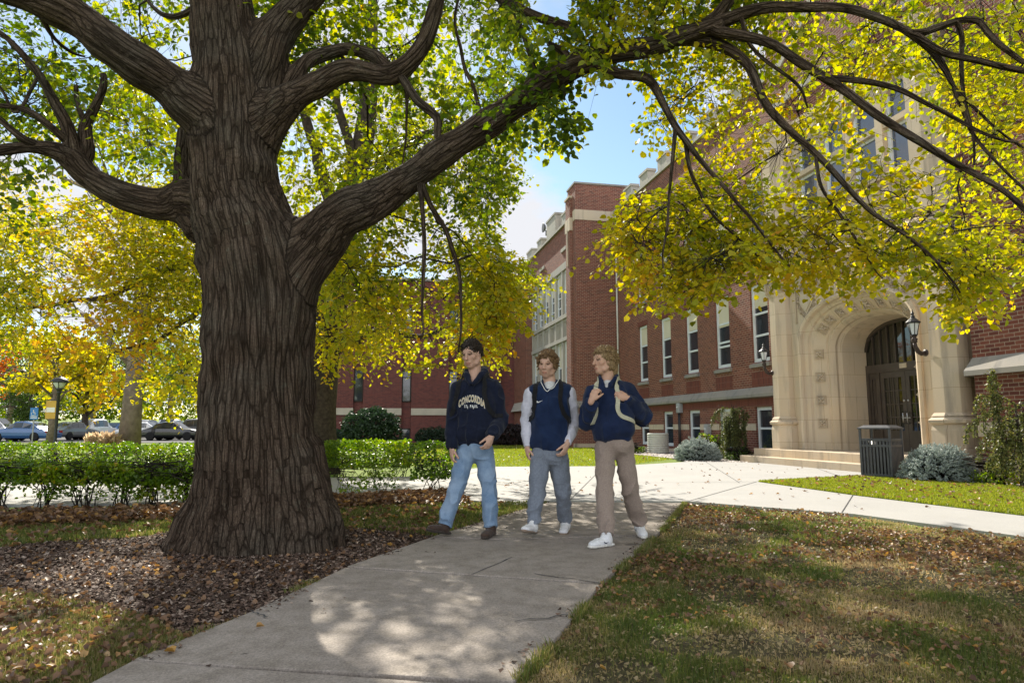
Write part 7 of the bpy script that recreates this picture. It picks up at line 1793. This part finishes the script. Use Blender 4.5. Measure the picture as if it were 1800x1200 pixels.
    for S_ in 'RL':
        hp, kn, an = J['hp' + S_], J['kn' + S_], J['an' + S_]; th, k_, a_ = tr['r']
        fl.cone(hp, hp * .45 + kn * .55, th, (th * .45 + k_ * .55) * 1.02, .035); fl.cone(hp * .45 + kn * .55, kn, (th * .45 + k_ * .55) * 1.02, k_, .02); cf = kn + (an - kn) * tr['len']; fl.cone(kn, kn * .5 + cf * .5, k_, (k_ + a_) / 2 * 1.04, .02); fl.cone(kn * .5 + cf * .5, cf, (k_ + a_) / 2 * 1.04, a_, .01)
        n_ = nrm_(an - kn); v_ = fl.view(cf - .14, cf + .14)
        if v_:
            sl_, X, Y_, Z = v_; D = (X - cf[0]) * n_[0] + (Y_ - cf[1]) * n_[1] + (Z - cf[2]) * n_[2]; rd = np.sqrt((X - cf[0]) ** 2 + (Y_ - cf[1]) ** 2 + (Z - cf[2]) ** 2)
            fl.G[sl_] = np.where(rd < .125, np.maximum(fl.G[sl_], D - .0), fl.G[sl_])
        if tr.get('cuff'): fl.cone(cf - n_ * .055, cf - n_ * .012, a_ * .93, a_ * .9, .003)
    fl.G = np.maximum(fl.G, (fl.lo[2] + fl.h * np.arange(fl.n[2]) - (pel[2] + .12))[None, None, :].astype(np.float32))
    jl = [(J['kn' + S_], .13, .7) for S_ in 'RL'] + [((hpR + hpL) / 2 - [0, 0, .05], .13, .7)] + [(J['an' + S_] + [0, 0, .08], .13, 1.1) for S_ in 'RL']
    tro, V, F = garment(fl, tr['name'], tr['mat'], T_, base, (), folds(jl, tr.get('amp', .010) * 1.05, .001, c['seed'], (1.15, 1.0, .9), 10)); bt = mk_bvh(V, F); del fl
    # fly seam and pockets
    f0 = pel + Bf * .13
    ribbon('fly_seam', [f0 + [0, 0, .12], f0 + [0, 0, .05], f0 + [0, 0, -.02]], .022, .003, tr['mat'], tro, base, bt, -.001)
    # ---- shoes
    for S_ in 'RL':
        an = J['an' + S_]; td = np.array(c['toe' + S_], float); fs_ = Field(an - .30, an + .30, .0045); so_ = Field(an - .30, an + .30, .0045); sh_ = c['shoes']
        btm, As = shoe(fs_, so_, an, td, 1.04); so_.G = np.maximum(so_.G, -1e9)
        o1, V1, F1 = garment(fs_, 'shoe', sh_['mat'], T_, base); bs_ = mk_bvh(V1, F1)
        o2, _, _ = garment(so_, 'sole', sh_['sole'], o1, base)
        if sh_.get('laces'):
            for k in range(4):
                p = btm + As[:, 1] * (.055 + .024 * k) + As[:, 2] * (.092 - .010 * k); ribbon('lace', [p - As[:, 0] * .026, p + As[:, 2] * .01, p + As[:, 0] * .026], .006, .004, 'mark_white', o1, base, bs_, .001)
        if sh_.get('tick'):
            for sx in (-1, 1):
                m_ = MB(base); pts = [(.005, .048), (.012, .034), (.035, .030), (.105, .062), (.045, .040), (.022, .040), (.014, .050)]
                P3 = []
                for a_, b_ in pts:
                    q = btm + As[:, 1] * (.085 - a_) + As[:, 2] * b_ + As[:, 0] * sx * .2; ht = bs_.ray_cast(Vector(q), Vector(-As[:, 0] * sx), .4)
                    P3.append(np.array(ht[0]) + As[:, 0] * sx * .003 if ht[0] is not None else q - As[:, 0] * sx * .155)
                tt = [(0, 1, 6), (1, 5, 6), (1, 2, 5), (2, 4, 5), (2, 3, 4)]; m_.add(P3, tt + [t_[::-1] for t_ in tt]) if False else m_.add(P3, tt); m_.build('side_mark', M['mark_navy'], o1)
        if sh_.get('sock'):
            m_ = MB(base); m_.tube([an + [0, 0, -.01], an + (J['kn' + S_] - an) * .16, an + (J['kn' + S_] - an) * .3], [.044, .043, .045], 18); m_.build('sock', M['sock_white'], T_)
    # ---- top
    tp = c['top']; z0 = tp['hem']; hemp = np.array(at(*z0[:2], z0[2])); hz = hemp[2]
    fl = Field([lo[0], lo[1], hz - .05], [hi[0], hi[1], C[2] + .02], .0055)
    slv = None
    fs2 = Field([lo[0], lo[1], min(hz, J['wrR'][2], J['wrL'][2]) - .1], [hi[0], hi[1], C[2] + .02], .0055) if tp.get('sleeve_mat') else fl
    if fs2 is fl: fl = fs2 = Field([lo[0], lo[1], min(hz, J['wrR'][2], J['wrL'][2]) - .1], [hi[0], hi[1], C[2] + .02], .0055)
    w_ = tp.get('w', 1.0)
    fl.cone(shR * .92 + shL * .08 + [0, 0, -.0], shL * .92 + shR * .08, .078, .078, .05)
    fl.cone(nk + [0, 0, -.02], (shR + nk) / 2 + [0, 0, -.03], .07, .07, .04); fl.cone(nk + [0, 0, -.02], (shL + nk) / 2 + [0, 0, -.03], .07, .07, .04)
    fl.ell(chest + Bf * .01, (.205 * w_, .138, .21), .06, Bm); mid = np.array([(chest[0] + hemp[0]) / 2, (chest[1] + pel[1]) / 2, (chest[2] + hz) / 2]); fl.ell(mid + Bf * .015, (.192 * w_, .140, .24), .06, Bm)
    bot = np.array([pel[0] * .6 + hemp[0] * .4, pel[1], hz + .03]); fl.ell(bot + Bf * .008 + [0, 0, .05], (.192 * w_ * tp.get('blouse', 1.0), .145 * tp.get('blouse', 1.0), .10), .05, Bm)
    if tp.get('rib'): pass
    v_ = fl.view([lo[0], lo[1], lo[2]], [hi[0], hi[1], hz]); 
    zz = (hz - (fl.lo[2] + fl.h * np.arange(fl.n[2]))).astype(np.float32)[None, None, :]
    fl.G = np.maximum(fl.G, zz)
    if tp.get('rib'): fl.ell(np.array([bot[0], bot[1], hz + .00]) + Bf * .004, (.176 * w_, .130, .03), .006, Bm); fl.G = np.maximum(fl.G, zz - .028)
    fs2_ = fs2
    for S_ in 'RL':
        sh, el, wr = J['sh' + S_], J['el' + S_], J['wr' + S_]; a1, a2, a3 = tp.get('arm', (.078, .064, .050)); d_ = nrm_(wr - el)
        kk = .035 if fs2_ is fl else .02
        fs2_.cone(sh + [0, 0, -.015], (sh + el) / 2, a1, (a1 + a2) / 2 * 1.04, kk); fs2_.cone((sh + el) / 2, el, (a1 + a2) / 2 * 1.04, a2, .02); fs2_.cone(el, (el + wr) / 2, a2, (a2 + a3) / 2 * 1.12, .02); fs2_.cone((el + wr) / 2, wr - d_ * .045, (a2 + a3) / 2 * 1.12, a3 * .98, .01); fs2_.cone(wr - d_ * .050, wr - d_ * .004, a3 * .80, a3 * .76, .004)
        q = wr - d_ * .0; v_ = fs2_.view(q - .09, q + .09)
        if v_: sl_, X, Y_, Z = v_; D = (X - q[0]) * d_[0] + (Y_ - q[1]) * d_[1] + (Z - q[2]) * d_[2]; rd = np.sqrt((X - q[0]) ** 2 + (Y_ - q[1]) ** 2 + (Z - q[2]) ** 2); fs2_.G[sl_] = np.where(rd < .075, np.maximum(fs2_.G[sl_], D), fs2_.G[sl_])
    # neck opening
    fl.cone(nk + Bf * .035 + [0, 0, -.035], nk + Bf * .03 + [0, 0, .25], tp.get('neck_r', .052), .075, .01, True)
    if tp.get('vneck'): fl.cone(nk + Bf * .115 + [0, 0, -.075], nk + Bf * .06 + [0, 0, .06], .010, .06, .01, True)
    if tp.get('hood'):
        ring = [(-.078, .058, .020), (-.088, -.01, .062), (-.065, -.075, .085), (0, -.10, .092), (.065, -.075, .085), (.088, -.01, .062), (.078, .058, .020)]
        P_ = [nk + Bm @ np.array(q) for q in ring]
        for a_, b_ in zip(P_[:-1], P_[1:]): fl.cone(a_, b_, .030, .030, .02)
        fl.ell(nk + Bm @ np.array([0, -.125, -.03]), (.12, .055, .10), .03, Bm)
        for sx in (-1, 1): fl.cone(nk + Bm @ np.array([sx * .078, .058, .020]), nk + Bm @ np.array([sx * .018, .118, -.060]), .030, .018, .015)
    if tp.get('collar'):
        ring = [(-.03, .095, -.045), (-.070, .055, .015), (-.078, -.01, .04), (-.045, -.065, .05), (.045, -.065, .05), (.078, -.01, .04), (.070, .055, .015), (.03, .095, -.045)]
        P_ = [nk + Bm @ np.array(q) for q in ring]
        for a_, b_ in zip(P_[:-1], P_[1:]):
            for e_ in (0, .018): fl.cone(a_ + [0, 0, e_], b_ + [0, 0, e_], .012, .012, .006)
    jl = [(J['el' + S_], .13, .9) for S_ in 'RL'] + [(J['sh' + S_] - [0, 0, .10], .12, .6) for S_ in 'RL'] + [(bot, .20, .8)] + [(J['wr' + S_], .10, .6) for S_ in 'RL']
    fn = folds(jl, tp.get('amp', .010), .001, c['seed'] + 3, (1.3, 1.3, .75), 8.5)
    top_o, TV_, TF_ = garment(fl, tp['name'], tp['mat'], T_, base, (), fn); bvh = mk_bvh(TV_, TF_)
    if fs2 is not fl: so, V2, F2 = garment(fs2, 'sleeves', tp['sleeve_mat'], T_, base, (), folds(jl, .006, .001, c['seed'], (1.3, 1.3, .8), 12))
    # undershirt showing at the neck
    if 'under' in tp:
        fu = Field(nk - .16, nk + .14, .005); fu.cone(nk + Bf * .01 + [0, 0, -.07], nk + Bf * .012 + [0, 0, .002 + tp['under']], .080, .064, .0); ut, _, _ = garment(fu, 'undershirt', 'shirt_grey', T_, base)
    return T_, J, base, Bm, nk, chest, bvh, top_o, C, A, TV_
def straps(pk, J, nk, Bm, bvh, mat, base, w=.045, lo_=-.30, top_off=.105, out_=.035):
    out = []
    for sx in (-1, 1):
        c0 = nk + Bm @ np.array([sx * top_off, 0, 0])
        pts = [c0 + Bm @ np.array([sx * .01, -.15, -.10]), c0 + Bm @ np.array([0, -.07, .01]), c0 + Bm @ np.array([0, .02, .03]), c0 + Bm @ np.array([sx * .004, .11, -.07]), c0 + Bm @ np.array([sx * .012, .14, -.17]), c0 + Bm @ np.array([sx * out_, .13, lo_]), c0 + Bm @ np.array([sx * .085, .05, lo_ - .07]), c0 + Bm @ np.array([sx * .10, -.06, lo_ - .10])]
        out.append(ribbon('strap', pts, w, .008, mat, pk, base, bvh, .003))
    return out
def backpack(label, J, nk, Bm, bvh, mat, smat, base, size=(.15, .085, .23), back=.22, **k):
    t = thing('backpack', label, 'backpack', tuple(nk + Bm @ np.array([0, -back, -.45]))); b = np.array(t.location)
    fl = Field(nk - .75, nk + .35, .008); c_ = nk + Bm @ np.array([0, -back, -.24])
    fl.ell(c_, (size[0], size[1], size[2]), .03, Bm); fl.ell(c_ + [0, 0, -.08], (size[0] * 1.02, size[1] * 1.05, size[2] * .75), .04, Bm); fl.ell(c_ + Bm @ np.array([0, -.07, -.10]), (size[0] * .8, .05, .13), .02, Bm)
    garment(fl, 'bag', mat, t, b, (), folds([], .006, .001, 3)); straps(t, J, nk, Bm, bvh, smat, b, **k); return t
Yf = lambda px, py: gnd(px, py).y
# ---- left walker -------------------------------------------------------------
Y1 = 6.82
y1r, y1l = Yf(778, 946), Yf(862, 948)
p1 = person('person', 'left walker in dark navy hoodie with gold lettering, light blue jeans and brown shoes', dict(
    seed=3, turn=14, face=26, nod=14, tilt=-3, hs=1.10, bs=1.05, skin=(.50, .315, .235),
    J=dict(head=(829, 623, Y1 - .03), neck=(836, 664, Y1), shR=(806, 683, Y1 - .02), shL=(868, 680, Y1 + .04), elR=(799, 737, Y1 + .03), elL=(879, 738, Y1 + .02), wrR=(795, 786, Y1 - .06), wrL=(864, 766, Y1 - .20),
           hpR=(819, 798, Y1), hpL=(851, 798, Y1 + .02), knR=(802, 862, Y1 - .12), knL=(861, 866, Y1 - .02), anR=(782, 931, y1r - .02), anL=(863, 930, y1l + .08)), az=dict(anR=.125, anL=.10),
    handR=((-.05, -.12, -1), (.7, .3, 0), (-.1, -1, 0), 1.25), handL=((-.35, -.35, -1), (-.6, .6, 0), (-.6, -.8, .1), 1.35),
    toeR=(-.62, -.72, .22), toeL=(-.30, -.95, -.02),
    hair=dict(mat='hair_dark', cap=(.082, .104, .096), sub=[(0, .115, -.01, .085, .075, .055), (-.09, .03, -.045, .05, .08, .06), (.09, .03, -.045, .05, .08, .06), (0, -.03, -.12, .2, .2, .07)], n=800, r=.0072, ln=.036, rad=(.078, .100, .094), zmin=.042, fmax=.55, back=-.025, down=.25, curl=.9),
    trousers=dict(name='jeans', mat='denim', r=(.099, .071, .070), len=1.0, amp=.012), shoes=dict(mat='shoe_brown', sole='sole_dark'),
    top=dict(name='hoodie', mat='fleece_navy_dark', hem=(832, 778, Y1), w=1.03, hood=1, vneck=1, rib=1, arm=(.084, .072, .055), amp=.017, blouse=1.03)))
T1, J1, b1, Bm1, nk1, ch1, bv1, to1, C1, A1, _ = p1
lc = ch1 + Bm1 @ np.array([.005, .1, .055])
for body, size, mat, off, bold, yy, ar, spc in [('CONCORDIA', .062, 'mark_white', .006, .0030, 0, 1.0, 1.10), ('CONCORDIA', .062, 'mark_gold', .0085, -.0004, 0, 1.0, 1.10), ('ST. PAUL', .036, 'mark_white', .012, .0014, -.074, 0, 1.5)]:
    me = flat_text(body, size, bold, spc, ar)
    for v in me.vertices: v.co.y = v.co.y * (1.5 if size > .05 else 1) + yy; v.co.x *= .66
    decal('lettering', me, mat, to1, b1, lc, Bm1, bv1, off)
for sx in (-1, 1):
    q = nk1 + Bm1 @ np.array([sx * .028, .13, -.085]); ribbon('drawstring', [q, q + [0, 0, -.10], q + [sx * .004, 0, -.215]], .007, .004, 'fleece_navy_dark', to1, b1, bv1, .003)
    m = MB(b1); e = q + [sx * .004, 0, -.215]; h_ = bv1.find_nearest(Vector(e))[0]; m.tube([Vector(h_) + Vector(Bm1 @ np.array([0, .006, .012])), Vector(h_) + Vector(Bm1 @ np.array([0, .006, -.012]))], .004, 6); m.build('drawstring_tip', M['mark_white'], to1)
backpack('black backpack worn by the left walker', J1, nk1, Bm1, bv1, 'strap_black', 'strap_black', b1, top_off=.135, out_=.05)
# ---- middle walker -----------------------------------------------------------
Y2 = 6.80
y2r, y2l = Yf(932, 950), Yf(995, 939)
p2 = person('person', 'middle walker in navy vest with white sleeves, grey joggers and white trainers', dict(
    seed=8, turn=12, face=20, nod=8, tilt=3, hs=1.06, bs=1.05, skin=(.53, .335, .25), stub=.20, smile=True, beard=(.15, .075, .035),
    J=dict(head=(962, 641, Y2 - .02), neck=(967, 673, Y2), shR=(934, 690, Y2 - .02), shL=(999, 688, Y2 + .03), elR=(926, 740, Y2 + .05), elL=(1009, 742, Y2 + .06), wrR=(927, 784, Y2 + .0), wrL=(997, 779, Y2 - .14),
           hpR=(949, 806, Y2), hpL=(982, 806, Y2), knR=(944, 868, Y2 - .10), knL=(989, 866, Y2 + .03), anR=(937, 930, y2r + .06), anL=(994, 922, y2l + .06)), az=dict(anR=.135, anL=.105),
    handR=((.0, -.15, -1), (.8, .2, 0), (-.2, -1, 0), 1.2), handL=((-.35, -.30, -1), (-.7, .5, 0), (-.4, -.9, 0), 1.3),
    toeR=(-.42, -.88, .18), toeL=(-.20, -.95, -.10),
    hair=dict(mat='hair_brown', cap=(.083, .104, .098), sub=[(0, .118, -.030, .078, .075, .052), (0, .0, -.15, .2, .2, .07)], add=[(0, -.075, -.06, .058, .035, .055), (.07, -.02, -.005, .022, .05, .045), (-.07, -.02, -.005, .022, .05, .045)], n=1200, r=.0062, ln=.042, rad=(.080, .104, .102), zmin=.030, fmax=.50, back=-.085, down=.6, curl=.8),
    trousers=dict(name='joggers', mat='jogger_grey', r=(.098, .072, .058), len=.90, amp=.012, cuff=1), shoes=dict(mat='shoe_white', sole='sole_gum', laces=1, sock=1),
    top=dict(name='vest', mat='knit_navy', sleeve_mat='sleeve_white', hem=(968, 792, Y2), w=1.0, arm=(.074, .060, .046), under=-.03, neck_r=.060, amp=.014)))
T2, J2, b2, Bm2, nk2, ch2, bv2, to2, C2, A2, _ = p2
ring = [nk2 + Bm2 @ np.array(q) for q in [(-.09, -.01, .05), (-.080, .06, .0), (-.04, .12, -.05), (0, .14, -.085), (.04, .12, -.05), (.080, .06, .0), (.09, -.01, .05)]]
ribbon('collar_trim', ring, .016, .006, 'mark_navy', to2, b2, bv2, .000); ribbon('collar_stripe', ring, .006, .004, 'mark_white', to2, b2, bv2, .005)
m = bpy.data.meshes.new('tick'); pts = [(-.030, .004), (-.026, -.012), (-.012, -.014), (.040, .010), (-.004, -.003), (-.016, -.003), (-.020, .004)]
m.from_pydata([(x * .95, y, 0) for x, y in pts], [], [(0, 1, 6), (1, 5, 6), (1, 2, 5), (2, 4, 5), (2, 3, 4)]); decal('chest_mark', m, 'mark_white', to2, b2, ch2 + Bm2 @ np.array([.085, .1, .075]), Bm2, bv2, .003)
q = nk2 + Bm2 @ np.array([0, .14, -.09]); ribbon('placket', [q, q + [0, 0, -.10], q + [0, 0, -.22]], .004, .003, 'mark_navy', to2, b2, bv2, .0)
backpack('black backpack worn by the middle walker', J2, nk2, Bm2, bv2, 'strap_black', 'strap_black', b2, top_off=.128)
# ---- right walker ------------------------------------------------------------
Y3 = 6.50
y3r, y3l = Yf(1055, 966), Yf(1126, 948)
p3 = person('person', 'right walker in navy pullover and taupe trousers gripping cream backpack straps', dict(
    seed=14, turn=16, face=66, nod=2, tilt=2, hs=1.04, bs=1.04, skin=(.53, .325, .235), beard=(.15, .09, .05),
    J=dict(head=(1062, 635, Y3 - .02), neck=(1069, 671, Y3), shR=(1041, 690, Y3 - .03), shL=(1104, 686, Y3 + .04), elR=(1034, 742, Y3 + .02), elL=(1131, 733, Y3 + .10), wrR=(1040, 703, Y3 - .19), wrL=(1103, 700, Y3 - .13),
           hpR=(1064, 790, Y3), hpL=(1097, 790, Y3 + .02), knR=(1063, 862, Y3 - .14), knL=(1107, 860, Y3 + .02), anR=(1066, 947, y3r + .04), anL=(1124, 925, y3l + .08)), az=dict(anR=.10, anL=.13),
    handR=((.35, -.10, .85), (.5, .75, .1), (1, -.3, .2), 2.2), handL=((-.85, -.25, .22), (-.1, .95, -.1), (-.2, -.1, 1), 2.2),
    toeR=(-.75, -.62, .02), toeL=(.02, -.95, -.14),
    hair=dict(mat='hair_blond', cap=(.082, .104, .096), sub=[(0, .110, -.035, .088, .060, .070), (0, .02, -.16, .2, .2, .06)], add=[(0, -.085, -.065, .070, .044, .085), (.068, -.035, -.02, .026, .050, .065), (-.068, -.035, -.02, .026, .050, .065)], n=1300, r=.0062, ln=.048, rad=(.080, .104, .100), zmin=.048, fmax=.42, back=-.135, down=.8, curl=.8),
    trousers=dict(name='trousers', mat='chino_taupe', r=(.095, .075, .066), len=.96, amp=.012), shoes=dict(mat='shoe_white', sole='sole_white', laces=1, tick=1),
    top=dict(name='pullover', mat='sweat_navy', hem=(1079, 771, Y3), w=.98, arm=(.076, .070, .051), collar=1, vneck=1, under=-.025, rib=1, blouse=1.06, amp=.019)))
T3, J3, b3, Bm3, nk3, ch3, bv3, to3, C3, A3, _ = p3
backpack('olive backpack with cream straps worn by the right walker', J3, nk3, Bm3, bv3, 'bag_olive', 'strap_cream', b3, w=.040, top_off=.095, out_=.012)
